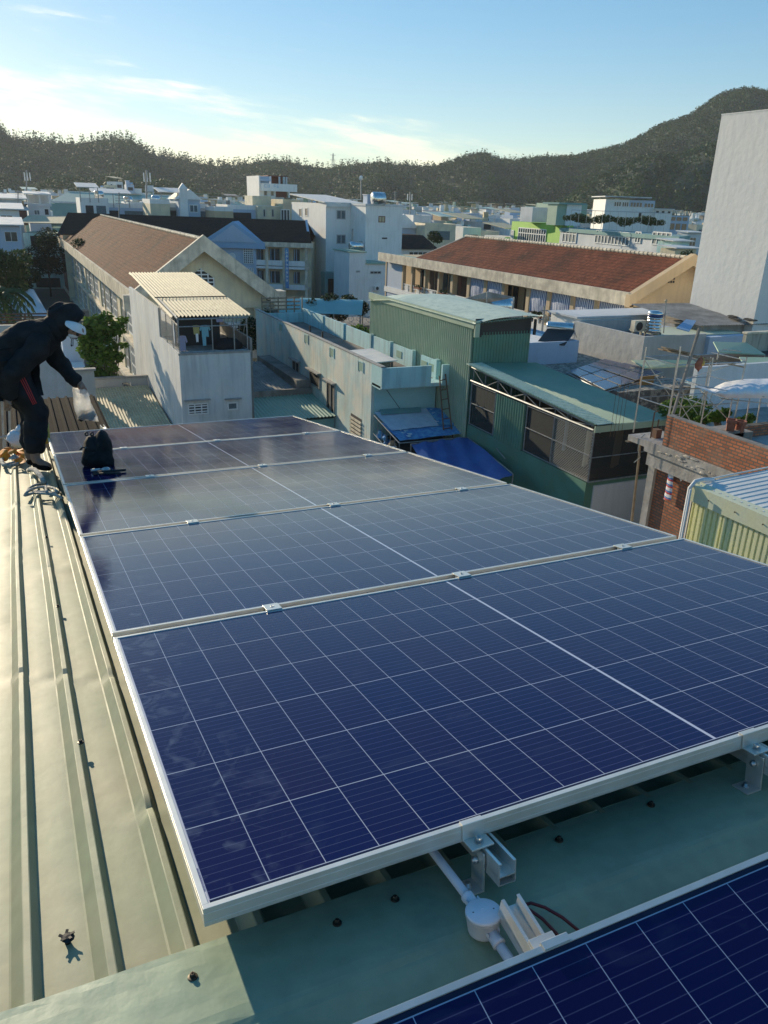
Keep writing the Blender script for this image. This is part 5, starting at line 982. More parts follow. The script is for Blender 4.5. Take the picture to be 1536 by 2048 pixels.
sheet('lower_tarpaulin',[(762,846),(900,838),(938,866),(800,882)],M['blue'],T,.0,.03,1)
sheet('pale_sheet',[(748,828),(852,819),(878,854),(783,864)],M['paletarp'],T,.06,.03,2)
sheet('green_sheet',[(760,823),(842,819),(843,829),(762,834)],M['tealpaint'],T,.10,.02,3)
sheet('side_tarpaulin',[(852,819),(882,820),(912,853),(878,853)],M['blue'],T,.08,.03,4)
mb=MB(); 
for (a,b,c_) in ((801,866,0),(806,872,0),(811,868,0),(818,875,1),(816,879,1),(862,825,0),(866,832,0),(872,849,1)):
    P=TP(a,b)+Vector((0,0,.13)); mb.obox(P,(.16,0,0) if c_ else (.05,.02,0),(0,.22,0),(0,0,.004)); mb.obox(P+Vector((.1,.1,.001)),(.12,.05,0),(0,.06,0),(0,0,.004))
build('white_lettering',mb,M['white'],T)
mb=MB(); f1=TP(748,828); f2=TP(799,884); b1=TP(905,874)
for p,q in ((f1,f2),(f2,b1),(f1-Vector((0,0,.9)),f2-Vector((0,0,.9)))): mb.tube([p-Vector((0,0,.06)),q-Vector((0,0,.06))],.03,5)
for i in range(7): p=f1.lerp(f2,i/6); mb.tube([p,(p.x,p.y,p.z-1.5)],.02,4)
build('frame',mb,M['frame'],T); mb=MB(); rnd=random.Random(5)
lo=MB(); lo.box(f1.x+.25,f1.x+3.2,f2.y+.3,f1.y-.1,GZ,f2.z-.4); build('dark_interior',lo,M['dark'],T)
for i,(m_,lab) in enumerate([(M['blue'],'blue cloth bundle on the rack under the tarp shed'),(M['wood'],'brown boxes on the rack under the tarp shed'),(M['whitecloth'],'white bags on the rack under the tarp shed')]):
    p=f1.lerp(f2,.25+.3*i)+Vector((.08,0,-.95)); mb=MB(); [mb.blob((p.x+rnd.uniform(0,.12),p.y+rnd.uniform(-.45,.45),p.z+rnd.uniform(-.4,.3)),rnd.uniform(.12,.22),rnd.random(),7,5,.3) for _ in range(6)]; solid('stored_bundle',mb,m_,lab,'bundle')
# deep blue tarp
T=thing('tarpaulin_awning','large deep blue tarpaulin stretched over the alley','tarpaulin',onz(900,930,2)); 
P=[Vector(p) for p in (onz(826,886,2.7),onz(930,874,2.9),onz(1024,946,2.2),onz(985,985,1.9),onz(862,946,2.0))]; a=P[0];b=P[1];c=P[2];d=onz(830,945,1.95); d=Vector(d); vs=[];fs=[];n=16
c=Vector(ony(1026,948,25.2)); d=Vector(ony(900,1005,25.0)); a=Vector(ony(822,888,30.3)); b=Vector(ony(935,874,30.5))
for i in range(n+1):
    for j in range(n+1):
        q=a.lerp(b,i/n).lerp(d.lerp(c,i/n),j/n); sag=.28*math.sin(math.pi*i/n)*math.sin(math.pi*j/n)+.05*math.sin(i*1.3+j*.4); vs.append((q.x,q.y,q.z-sag))
for i in range(n):
    for j in range(n): fs.append((i*(n+1)+j,i*(n+1)+j+1,(i+1)*(n+1)+j+1,(i+1)*(n+1)+j))
mb=MB(); mb.add(vs,fs); build('sheet',mb,M['bluetarp'],T,True)
mb=MB(); 
for p in (a,b,c,d): mb.tube([p,(p.x,p.y,GZ)],.03,5)
mb.tube([b,c],.025,5); mb.tube([a,b],.025,5); mb.tube([b+Vector((.1,0,.15)),b.lerp(c,.35)+Vector((.5,0,.25)),b.lerp(c,.7)+Vector((.35,0,.1))],.025,5); build('frame',mb,M['frame'],T)
# ================= C tall green shed, D lower shed with truss
CX0,CX1,CY0,CY1=18.55,21.75,30.6,42.
T=thing('tall_green_shed','tall green ribbed metal shed with pale curved roof','shed',(CX0,CY0,GZ))
mb=MB(); mb.corr((CX0,CY1,3.6),(0,CY0-CY1,0),(0,0,5.55),60,.05,'trap'); mb.box(CX0+.06,CX0+.1,CY0,CY1,GZ,9.1); build('side_cladding',mb,M['greensheet'],T)
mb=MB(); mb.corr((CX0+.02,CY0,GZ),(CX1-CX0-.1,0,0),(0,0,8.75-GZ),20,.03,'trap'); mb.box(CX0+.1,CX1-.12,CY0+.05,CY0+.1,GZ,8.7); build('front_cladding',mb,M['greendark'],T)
mb=MB(); mb.box(CX0+.12,CX1-.1,CY0-.02,CY0+.03,8.62,9.35); build('gable_opening',mb,M['dark'],T)
mb=MB(); mb.box(CX0-.12,CX0+.0,CY0-.35,CY1,8.95,9.3); mb.box(CX0-.12,CX0+.12,CY0-.4,CY0-.3,8.6,9.3); build('eave_flashing',mb,M['greensheet'],T)
mb=MB(); vs=[];fs=[];
K=[(-.2,9.2),(.6,9.36),(1.4,9.46),(2.4,9.5),(3.5,9.42)]; n=44
for i in range(len(K)):
    for j in range(13): vs.append((CX0+K[i][0],CY0-.45+(CY1+.5-CY0)*j/12,K[i][1]+(.0 if j<10 else -.12*(j-9))))
for i in range(4):
    for j in range(12): fs.append((i*13+j,(i+1)*13+j,(i+1)*13+j+1,i*13+j+1))
mb.add(vs,fs); mb.corr((CX0-.2,CY0-.46,9.19),(3.7,0,.24),(0,.25,0),26,.05,'sine'); build('roof',mb,M['greenroof'],T,False)
for p in ((CX0+.18,8.6),(CX1-.12,8.6)): 
    mb=MB(); mb.box(p[0]-.05,p[0]+.05,CY0-.4,CY0-.3,p[1],9.3); build('corner_post',mb,M['rubber'],T)
DX0,DX1,DY0,DY1=18.6,21.85,21.7,30.55
T=thing('truss_roofed_shed','green shed with open steel truss, mesh walls and sloping pale green roof','shed',(DX0,DY0,GZ))
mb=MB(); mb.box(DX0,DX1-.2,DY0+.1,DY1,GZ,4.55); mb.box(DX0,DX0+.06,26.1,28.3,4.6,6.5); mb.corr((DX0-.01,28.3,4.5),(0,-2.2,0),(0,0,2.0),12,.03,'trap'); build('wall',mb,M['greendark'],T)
mb=MB(); mb.box(DX0+.35,DX1-.1,DY0+.04,DY0+.1,GZ,4.4); build('lower_front_wall',mb,M['palegrey'],T)
mb=MB(); mb.corr((DX0-.28,DY0-.25,6.86),(0,9.1,.46),(3.55,0,-.06),58,.035,'trap'); 
m2=MB(); 
# sheets run across: teal roof under a pale painted eave strip
pu=(3.75,-.1,-.12); mb=MB(); mb.corr((DX0-.3,DY0-.3,6.9),pu,(0,9.2,.46),34,.035,'trap',6); build('roof',mb,M['tealroof'],T)
mb=MB(); mb.corr((DX0-.31,DY1-.05,7.395),(0,-9.25,-.462),(.75,0,.01),52,.03,'trap'); build('sunlit_eave',mb,M['greenroof'],T)  # pale overlay along the eave: sunlight put into the sheet colour
mb=MB(); mb.box(DX0-.3,DX1+.3,DY0-.36,DY0-.3,6.62,6.86); build('front_flashing',mb,M['greensheet'],T)
mb=MB(); yf,yn=DY1-.1,DY0
def up(y): return 6.82+(y-DY0)*.053
for s in (0,): 
    mb.tube([(DX0-.05,yn,up(yn)-.06),(DX0-.05,yf,up(yf)-.06)],.035,6); mb.tube([(DX0-.05,yn,6.6),(DX0-.05,yf,6.62)],.045,6); mb.tube([(DX0+.25,yn,6.5),(DX0+.25,yf,6.5)],.04,6)
    ys=np.linspace(yn+.3,yf-.2,9)
    for i,y in enumerate(ys):
        mb.tube([(DX0-.05,y,6.6),(DX0-.05,y,up(y)-.06)],.022,5)
        if i<8: mb.tube([(DX0-.05,y,6.6 if i%2 else up(y)-.1),(DX0-.05,ys[i+1],up(ys[i+1])-.1 if i%2 else 6.6)],.022,5)
build('truss',mb,M['frame'],T)
mb=MB()
for y in (DY0+.02,25.95,28.35,30.4,24.1): mb.tube([(DX0,y,4.6),(DX0,y,6.6)],.03,5)
for y0,y1 in ((DY0,25.95),(28.35,30.4)):
    for z in (4.62,5.6,6.5): mb.tube([(DX0-.01,y0,z),(DX0-.01,y1,z)],.022,5)
mb.tube([(DX0,DY0,4.6),(DX1-.1,DY0,4.6)],.03,5); mb.tube([(DX0,DY0,5.55),(DX1-.1,DY0,5.55)],.02,5); mb.tube([(DX1-.1,DY0,4.6),(DX1-.1,DY0,6.7)],.03,5)
build('mesh_frame',mb,M['frame'],T)
mb=MB(); mb.quad((DX0+.01,DY0,4.62),(DX0+.01,24.1,4.62),(DX0+.01,24.1,6.6),(DX0+.01,DY0,6.6)); build('chain_link',mb,M['chain'],T); mb=MB(); mb.quad((DX0+.03,24.1,4.62),(DX0+.03,25.95,4.62),(DX0+.03,25.95,6.5),(DX0+.03,24.1,6.5)); mb.quad((DX0+.03,28.35,4.62),(DX0+.03,30.4,4.62),(DX0+.03,30.4,6.5),(DX0+.03,28.35,6.5)); mb.quad((DX0+.05,DY0+.02,4.62),(DX1-.1,DY0+.02,4.62),(DX1-.1,DY0+.02,6.6),(DX0+.05,DY0+.02,6.6)); build('shade_net',mb,M['net'],T)
mb=MB(); mb.box(DX0+.2,DX1-.2,DY0+.3,DY1-.1,4.55,4.62); mb.box(DX1-.25,DX1-.2,DY0+.3,DY1-.1,4.62,6.7); build('interior',mb,M['paintedwood'],T)
for i,(x,y,w,m_,lab) in enumerate([(DX0+.35,22.6,.45,'creamtrim','pale curtain gathered inside the chain link corner'),(DX0+.9,24.6,.35,'bluewhite','pale laundry hanging behind the dark net'),(DX0+1.3,22.1,.6,'peach','tan sheet hanging behind the front net'),(DX0+.5,29.3,.4,'greyrend','grey cloth hanging behind the far net')]):
    mb=MB(); rnd=random.Random(i); mb.corr((x,y,4.9),(w,.3,0),(.05,0,1.5),5,.08,'sine',3); solid('hanging_curtain',mb,M[m_],lab,'curtain',None,True)
# white box house with solar heater, gravelly roof, canopy with tank
T=thing('white_box_house','low white flat roofed box house carrying a solar heater','house',(27.,37,GZ)); a=onz(1053,681,7.0); b=onz(1165,683,7.0); yy=a[1]-.8
mb=MB(); mb.box(CX1+.15,b[0],yy,yy+5.2,GZ,6.85); mb.box(CX1+.15,b[0],yy,yy+.12,6.85,7.0); mb.box(b[0]-.12,b[0],yy+.12,yy+5.2,6.85,7.0); build('wall',mb,M['bluewhite'],T)
mb=MB(); mb.box(CX1+.2,b[0]-.2,yy+.2,yy+5,6.86,6.9); build('roof',mb,M['white'],T)
t=thing('solar_water_heater','solar water heater with grey drum on the white box roof','solar heater',(b[0]-1.5,yy+1,7.0)); a=ony(1145,655,yy+1.2); mb=MB(); q0=Vector(ony(1095,663,yy+1.8)); q1=Vector(ony(1132,643,yy+2.4)); mb.lathe((a[0]-.15,a[1]-.3,a[2]),[(.28,0),(.3,.05),(.3,1.5),(.26,1.55)],20,(-.75,.66,0)); build('drum',mb,M['stainless'],t,True)
mb=MB(); A=Vector((a[0]-.2,a[1]-.5,a[2]-.15)); Dv=Vector((-.85,.74,0))*1.4; Lw=Vector((-1.3,-.9,-.62)); mb.obox(A,Dv,Lw,(0,0,.06)); build('collector',mb,M['dark'],t); mb=MB()
for q in (A,A+Dv): mb.tube([q,(q.x,q.y,7.0)],.025,5); mb.tube([q,(q.x+Lw.x*.6,q.y+Lw.y*.6,7.0)],.025,5); mb.tube([q,(q.x+.5,q.y+.4,7.0)],.025,5)
build('stand',mb,M['steel'],t)
mb=MB(); mb.lathe((a[0]-.13,a[1]-.32,a[2]),[(.305,0),(.305,.02)],20,(.75,-.66,0)); build('drum_cap',mb,M['shutter'],t)
T=thing('tilted_canopy','grey tilted metal canopy in front of the red roofed school','canopy',(26,44,7)); P=[onz(925,598,8.3),onz(960,607,8.0),onz(1028,594,8.9),onz(975,583,9.0)]; mb=MB(); mb.slab(P[0],P[1],P[2],P[3],.04); build('sheet',mb,M['asbestos'],T); mb=MB(); [mb.tube([p,(p[0],p[1],GZ)],.05,5) for p in P]; build('post',mb,M['frame'],T)
c=onz(1010,612,8.0); T=thing('water_tank','horizontal ribbed steel tank under the tilted canopy','water tank',(c[0],c[1],7)); mb=MB(); mb.lathe((c[0]-1.1,c[1]+.6,c[2]),[(.2,0),(.5,.08)]+[(.55+.03*(k%2),.15+.11*k) for k in range(13)]+[(.5,1.72),(.2,1.8)],20,(1,-.5,0)); build('drum',mb,M['stainless'],T,True); mb=MB(); mb.box(c[0]-1.2,c[0]+1,c[1]-.6,c[1]+.9,6.9,c[2]-.5); build('platform',mb,M['concl'],T)
# utility pole before school
T=thing('standpipe_mast','thin pale pipe mast in front of the school railing','mast',(30,44,7)); a=ony(1089,612,44.); b=ony(1085,665,44.); mb=MB(); mb.tube([a,(b[0],b[1],GZ)],.07,6); build('pole',mb,M['frame'],T); mb=MB(); mb.tube([Vector(a)+Vector((-.3,0,-.3)),Vector(a)+Vector((.3,0,-.3))],.04,5); mb.tube([Vector(a)+Vector((-.2,0,-.9)),Vector(a)+Vector((.25,0,-.8))],.04,5); build('bracket',mb,M['frame'],T)
# debris covered low roof
T=thing('littered_roof','low roof covered with pale leaf litter beside the grey parapet','roof',(27,32,GZ)); P=[onz(1168,703,5.9),onz(1262,742,5.9),onz(1290,735,6.0),onz(1175,690,6.0)]; mb=MB(); mb.box(b[0]-1,31.8,29,40.5,GZ,5.75) if False else mb.box(26.5,31.6,29.5,41,GZ,5.75); build('roof',mb,M['gravelroof'],T)
T=thing('patched_grey_roof','patched grey and tan sheet roofs below the white box house','roof',(23.5,31,GZ)); mb=MB(); mb.slab((21.95,28.2,5.7),(26.3,28.2,5.3),(26.3,35.6,5.9),(21.95,35.6,6.3),.05); build('sheet',mb,M['asbestos'],T); mb=MB(); mb.slab((21.97,27.5,5.74),(23.6,27.5,5.6),(23.6,32.2,5.98),(21.97,32.2,6.13),.05); build('tan_sheet',mb,M['ochre'],T); mb=MB(); mb.box(22,26.2,28.3,35.5,GZ,5.2); build('wall',mb,M['concrete'],T)
# grey parapet building with tank and air conditioner
GX,GY,GZt=32.03,34.3,7.5
T=thing('grey_parapet_building','grey rendered flat roofed building with sunlit side and open parapet','building',(GX,GY,GZ))
x2=ony(1489,666,GY)[0]
xm=ony(1411,680,GY)[0]
mb=MB(); mb.box(GX,xm,GY,GY+6.4,GZ,6.7); mb.box(GX,xm,GY,GY+.18,6.7,7.5); mb.box(GX,GX+.18,GY+.18,GY+6.4,6.7,7.5); mb.box(GX+.18,xm,GY+6.2,GY+6.4,6.7,7.5); build('wall',mb,M['greyrend'],T)
mb=MB(); mb.box(GX+.2,xm-.1,GY+.2,GY+6.2,6.7,6.76); build('deck',mb,M['deck'],T)
mb=MB(); mb.box(xm,x2,GY-.3,GY+5.8,GZ,7.35); build('white_block',mb,M['bluewhite'],T); mb=MB(); mb.box(xm-3,x2+.1,GY+.3,GY+3.2,7.37,7.42); build('pale_roof',mb,M['ygroof'],T)
c=onz(1302,688,7.5); ty=GY+1.2; tx=ony(1302,688,ty)[0]; zb=ony(1302,664,ty)[2]; zt=ony(1302,621,ty)[2]; r=.44; hgt=zt-zb
t=thing('water_tank','upright ribbed stainless tank with a blue band on the grey roof','water tank',(tx,ty,7.4)); pr=[(.36,0),(r,.05)]
n=5
for k in range(n): z=.12+k*(hgt-.35)/n; pr+=[(r,z),(r-.05,z+.06),(r-.05,z+.10),(r,z+.16)]
pr+=[(r,hgt-.12),(r-.08,hgt-.02),(.12,hgt)]
mb=MB(); mb.lathe((tx,ty,zb),pr,24); build('drum',mb,M['stainless'],t,True); mb=MB(); mb.lathe((tx,ty,zb+hgt*.70),[(r+.008,0),(r+.008,.17)],24); build('blue_band',mb,mat('tank_blue',(.02,.05,.16),.4),t,True)
mb=MB(); mb.lathe((tx,ty,zb-.05),[(r*.9,0),(r*.9,.05)],16); [mb.box(tx+dx-.04,tx+dx+.04,ty+dy-.04,ty+dy+.04,6.76,zb) for dx in (-.3,.3) for dy in (-.3,.3)]; build('stand',mb,M['concl'],t)
a=ony(1278,652,GY+1.6); t=thing('air_conditioner','cream air conditioner beside the upright tank','air conditioner',a); mb=MB(); mb.box(a[0]-.45,a[0]+.4,a[1]-.15,a[1]+.2,a[2]-.3,a[2]+.32); mb.box(a[0]-.4,a[0]-.3,a[1],a[1]+.1,6.76,a[2]-.3); mb.box(a[0]+.2,a[0]+.3,a[1],a[1]+.1,6.76,a[2]-.3); cs=build('casing',mb,M['creamtrim'],t); mb=MB(); mb.lathe((a[0]-.1,a[1]-.16,a[2]),[(.25,0),(.2,.02)],18,(0,-1,0)); build('fan_grille',mb,M['dark'],t)
t=thing('standpipe_mast','thin pole with a knob right of the upright tank','mast',ony(1327,665,GY+1)); a=ony(1327,666,GY+1); b=ony(1332,602,GY+1); mb=MB(); mb.tube([a,b],.035,6); build('pole',mb,M['concl'],t); mb=MB(); mb.blob(b,.09,1); build('knob',mb,M['peach'],t)
# small pale terraces behind it
T=thing('terrace_roofs','pale stepped terrace roofs between tank and peach school wall','roof',(38,42,GZ)); mb=MB(); x3=ony(1200,648,41.)[0]; mb.box(GX+.5,x2+3,GY+6.6,GY+9.5,GZ,7.6); build('wall',mb,M['white'],T); mb=MB(); mb.box(GX+.3,x2+3.2,GY+6.5,GY+9.7,7.6,7.72); build('slab',mb,M['palegrey'],T); mb=MB(); mb.box(GX+5.5,x2+2,GY+3.4,GY+5.8,GZ,7.55); build('mid_wall',mb,M['concl'],T)
# big fibre cement roof at the foot of the tower
T=thing('fibre_cement_roof','wide grey ribbed fibre cement roof at the tower foot','roof',(42,34,GZ)); mb=MB(); A=Vector(onz(1368,648,8.1)); Bq=Vector(onz(1418,655,7.6)); mb.corr((34.2+3.2,35.5,7.75),(14,-1.2,0.),(-.6,5.6,.62),70,.06,'sine',2); build('roof',mb,M['asbestos'],T,True); mb=MB(); mb.box(38,51,35.8,40.5,GZ,7.7); build('wall',mb,M['concl'],T)
mb=MB(); a=onz(1352,652,8.15); mb.slab(onz(1352,657,8.05),onz(1378,664,7.95),onz(1392,643,8.25),onz(1372,640,8.3),.05); build('blue_patch',mb,M['bluetrim'],T)
# ================= tower
TX,TY0,TY1=41.4,35.2,40.6
T=thing('windowless_tower','tall windowless pale rendered tower rising at the right edge','tower',(TX,TY0,GZ)); mb=MB(); mb.box(TX,TX+9,TY0,TY1,GZ,19.75); build('wall',mb,M['towerrend'],T); mb=MB(); mb.box(TX-.02,TX+9.02,TY0-.02,TY1+.02,19.75,19.82); build('roof_cap',mb,M['towerrend'],T)
# wall patches at tower foot
t=thing('broken_sheet_pile','dark broken sheets lying where the tower meets the fibre roof','debris',(40,36,8)); mb=MB(); a=Vector(onx(1460,638,TX-.6)); rnd=random.Random(9)
for i in range(7): mb.obox(a+Vector((rnd.uniform(-.4,.3),rnd.uniform(-1.6,1.6),rnd.uniform(0,.12))),(.5,.1,0),(0,.5,.05),(0,0,.05))
build('sheets',mb,M['rubber'],t)
# ================= right side, nearer: brick shell, scaffold, tarp, yellow green shed
XB=15.9; zt=8.84
T=thing('unfinished_brick_house','unfinished brick house shell with stained concrete ledge','house',(XB,12,GZ))
mb=MB(); mb.box(XB,XB+.2,5.,15.72,8.0,zt); uw=build('upper_brick_wall',mb,M['brick'],T); mb=MB(); mb.box(XB+.2,XB+4.5,15.5,15.72,8.0,8.35); build('end_brick_wall',mb,M['bricky'],T)
mb=MB(); mb.box(XB-.0,XB+.21,5.,15.73,zt,zt+.025); build('mortar_cap',mb,M['concrete'],uw)
mb=MB(); mb.box(XB-.08,XB+5,5,16.3,7.68,8.0); mb.box(XB-.08,XB+1.2,16.3,17.0,7.80,7.97); mb.box(XB-.02,XB+.3,5,16.2,7.3,7.68); build('concrete_ledge',mb,M['concl'],T)
mb=MB(); mb.box(XB+.1,XB+.3,15.95,16.2,GZ,7.3); build('concrete_column',mb,M['concl'],T)
mb=MB(); mb.box(XB+.2,XB+.35,5,15.95,GZ,7.3); build('lower_brick_wall',mb,M['brick'],T)
mb=MB(); mb.box(XB+.35,XB+5,16.05,16.2,GZ,7.68); build('rear_wall',mb,M['concrete'],T)
mb=MB(); rnd=random.Random(3)       # drips of mortar along the ledge
for i in range(60): y=5+rnd.random()*11; mb.blob((XB-.085,y,7.70+rnd.random()*.28),(.008,.04+rnd.random()*.16,.012+rnd.random()*.03),i,8,4,.35)
build('mortar_drips',mb,M['concl'],T,True)
p=ony(1330,880,15.7); mb=MB(); mb.box(XB+.3,XB+.5,16.3,16.5,8.0,8.25); mb.tube([(XB+.2,16.4,8.0),(XB+.2,16.4,8.75),(XB+.35,16.4,8.8)],.02,5); mb.tube([(XB+.5,16.5,8.0),(XB+.5,16.5,8.5)],.02,5); [mb.tube([(XB-.4+i*.14,17.4,7.8),(XB-.4+i*.14,17.4,9.4+.1*(i%2))],.008,4) for i in range(4)]; build('rebar',mb,M['rust'],T)
T=thing('rope','frayed cord hanging off the concrete ledge corner','rope',(XB,16.9,7)); mb=MB(); pts=[ony(x,y,16.6) for x,y in ((1290,868),(1278,880),(1276,900),(1280,915),(1268,925))]; mb.tube(pts,.015,5); build('cord',mb,M['rope'],T)
T=thing('timber_pole','long thin timber prop standing by the brick house corner','pole',ony(1262,1045,16.9)); mb=MB(); mb.tube([ony(1283,868,16.9),ony(1262,1055,16.9)],[.03,.045],6); mb.obox(ony(1255,885,16.9),(.75,0,-.02),(0,.1,0),(0,0,.03)); build('pole',mb,M['wood'],T)
T=thing('striped_sheet_strip','torn red white and blue striped sheet hung on the brick wall','sheet',onx(1345,920,XB)); mb=MB(); L=[onx(x,y,XB+.12) for x,y in ((1338,922),(1336,948),(1332,975),(1327,998))]; Rr=[onx(x,y,XB+.10) for x,y in ((1350,924),(1347,950),(1345,976),(1342,1001))]; vs=[];fs=[]
for a,b in zip(L,Rr): vs+=[a,tuple((Vector(a)+Vector(b))/2-Vector((.05,0,0))),b]
for i in range(3): fs+=[(3*i,3*i+1,3*i+4,3*i+3),(3*i+1,3*i+2,3*i+5,3*i+4)]
mb.add(vs,fs); build('sheet',mb,M['tricolor'],T,True); mb=MB(); pts=[onx(x,y,XB+.05) for x,y in ((1345,924),(1352,932),(1362,962),(1372,942),(1380,938))]; mb.tube(pts,.02,5); mb.tube([onx(1357,934,XB+.05),onx(1382,938,XB+.05)],.02,5); build('cord',mb,M['whitecloth'],T)
mb=MB(); mb.blob(onx(1377,938,XB+.1),.07,3); mb.box(XB+.02,XB+.1,onx(1383,950,XB)[1]-.06,onx(1383,950,XB)[1]+.04,onx(1383,968,XB)[2],onx(1383,938,XB)[2]); build('knot',mb,M['tricolor'],T)
# clay pots on the wall
for i,(x,y,w,lab) in enumerate([(1461,846,.17,'square terracotta planter on the brick wall top'),(1479,849,.15,'second terracotta planter, nearest the shrub, on the brick wall')]):
    p=ony(x,y+8,14.9+0*i); t=thing('planter',lab,'planter',p); mb=MB(); mb.lathe((p[0],p[1],p[2]-.1),[(w*.8,0),(w*.95,.22),(w*1.08,.24),(w*1.08,.32),(w*.85,.32),(w*.8,.26)],4 if i==0 else 12); build('pot',mb,M['terracotta'],t); mb=MB(); mb.box(p[0]-.5,p[0]+.45,p[1]-.1,p[1]+.5,p[2]-.85,p[2]-.1); build('stand',mb,M['concrete'],t)
T=thing('roof_terrace','grey terrace slab with stained low walls behind the brick wall','terrace',(19,18,GZ)); mb=MB(); mb.box(22.3,30,16.9,22.5,GZ,6.9) ; build('slab',mb,M['concl'],T); mb=MB(); mb.box(20.6,29,15.3,15.5,GZ,8.0) ; mb.box(20.9,29,15.5,17.0,GZ,7.5); build('low_wall',mb,M['palegrey'],T)
for i,(x,y,d,n,r) in enumerate([(1362,815,21.5,1500,.5),(1385,825,20.5,1300,.45),(1440,832,18,900,.22),(1490,842,17.2,900,.2),(1410,838,18.6,500,.18)]):
    p=ony(x,y,d); tree((p[0],p[1],p[2]-.8),.7,[(p[0],p[1],p[2],r),(p[0]+r,p[1],p[2]+.1,r*.8),(p[0]-r*.9,p[1]+.1,p[2]-.05,r*.8)],['leafy shrub at the foot of the ladder frame','leafy shrub between the scaffold legs','low green plants above the terracotta planters','row of green plants right of the planters','small green plant behind the brick wall corner'][i],n,.075,20+i,'leaf','shrub','shrub')
# scaffold
T=thing('scaffold_tower','light tube scaffold tower with plank deck behind the brick wall','scaffold',(19,18,7.3))
y0,y1=17.5,18.9; Z0=7.35
xs=[17.78,19.17,20.6]; tops=[10.35,9.95,9.9]
mb=MB()
for x,tp in zip(xs,tops):
    for y in (y0,y1): mb.tube([(x,y,Z0),(x,y,tp+(0 if y==y0 else -.25))],.024,6)
mb.tube([(18.2,y0,Z0),(18.2,y0,9.0)],.02,5)
build('standard',mb,M['steel'],T)
for x,z in ((17.98,8.0),):
    mb=MB(); [mb.tube([(17.78,y0,7.7+i*.28),(18.2,y0,7.7+i*.28)],.015,4) for i in range(5)]; build('ladder_rung',mb,M['steel'],T)
mb=MB()
for z in (8.5,9.05,9.8):
    mb.tube([(xs[0],y0,z),(xs[2],y0,z-.05)],.018,5); mb.tube([(xs[0],y1,z),(xs[2],y1,z-.05)],.018,5)
    for x in xs: mb.tube([(x,y0,z),(x,y1,z)],.018,5)
build('ledger',mb,M['steel'],T); mb=MB()
for a,b in (((xs[0],y0,9.0),(xs[1],y0,7.5)),((xs[1],y0,8.9),(xs[0],y0,7.7)),((xs[1],y1,9.0),(xs[2],y1,7.6)),((xs[2],y0,9.1),(xs[1],y0,8.0)),((xs[0],y1,9.7),(xs[1],y1,8.4)),((xs[2],y0,9.8),(xs[1],y1,8.9))): mb.tube([a,b],.014,5)
build('brace',mb,M['steel'],T)
mb=MB(); A=Vector(ony(1345,706,17.6)); B=Vector(ony(1488,736,17.6)); 
for k,(o,q) in enumerate(((0,0),(.25,.02),(.5,-.02))): mb.obox(A+Vector((.05*k,o,q)),(B-A)*(1-.06*k),(0,.22,0),(0,0,.045))
mb.obox(A+Vector((-.2,.1,.12)),(B-A)*.35,(0,.2,0),(0,0,.04)); build('plank',mb,M['wood'],T)
T=thing('leaning_pole','long rusty pole leaning against the scaffold','pole',ony(1346,826,17.3)); mb=MB(); mb.tube([ony(1346,828,17.3),ony(1399,656,17.3)],.05,6); build('pole',mb,M['concrete'],T)
p=ony(1398,728,17.4); T=thing('red_cloth','red and yellow cloth hanging under the plank deck','cloth',p); mb=MB(); mb.blob(p,(.13,.08,.2),4,8,6,.3); build('cloth',mb,M['terracotta'],T,True); mb=MB(); mb.blob((p[0]+.12,p[1],p[2]+.05),(.08,.06,.12),5,8,6,.3); build('yellow_part',mb,M['yellowp'],T,True)
T=thing('wire_hoop','pale conduit draped over the scaffold','conduit',ony(1440,700,18.)); mb=MB(); mb.tube([ony(x,y,18.) for x,y in ((1436,716),(1438,703),(1448,699),(1470,701),(1482,703))],.02,5); build('tube',mb,M['steel'],T)
# wind filled white tarp
T=thing('white_tarpaulin','wind filled white tarpaulin tied to the scaffold at right','tarpaulin',(21,16,8.7)); top=[(1391,769),(1420,778),(1450,764),(1490,758),(1536,757),(1590,758)]; bot=[(1392,773),(1428,787),(1452,796),(1490,796),(1536,797),(1590,800)]; vs=[];fs=[]; yy=16.4
for i in range(26):
    t=i/25*5; k=min(int(t),4); f=t-k; a=(top[k][0]*(1-f)+top[k+1][0]*f,top[k][1]*(1-f)+top[k+1][1]*f); b=(bot[k][0]*(1-f)+bot[k+1][0]*f,bot[k][1]*(1-f)+bot[k+1][1]*f)
    for j in range(9):
        s=j/8; w=.55*math.sin(math.pi*s)*min(1,t/1.5); q=ony(a[0]+(b[0]-a[0])*s,a[1]+(b[1]-a[1])*s,yy-w*1.0+1.2*(1-s)+.06*math.sin(i*1.7+j)); vs.append(q)
for i in range(25):
    for j in range(8): fs.append((i*9+j,i*9+j+1,(i+1)*9+j+1,(i+1)*9+j))
mb=MB(); mb.add(vs,fs); build('sheet',mb,M['whitecloth'],T,True); mb=MB(); mb.tube([ony(1395,771,yy),ony(1600,806,yy)],.015,4); mb.tube([ony(1392,770,yy),ony(1380,766,yy+.3)],.015,4); mb.tube([ony(1425,785,yy),ony(1416,806,yy)],.03,5); build('cord',mb,M['steel'],T)
T=thing('tube_frame','row of scaffold tubes under the white tarpaulin','scaffold',(21,16.6,7.6)); mb=MB()
for x in (1465,1500,1522,1560): mb.tube([ony(x,795,16.6),ony(x-10,850,16.6)],.02,5)
mb.tube([ony(1440,797,16.6),ony(1580,812,16.6)],.018,5); mb.tube([ony(1452,835,16.6),ony(1400,780,16.6)],.015,5); build('tubes',mb,M['steel'],T)
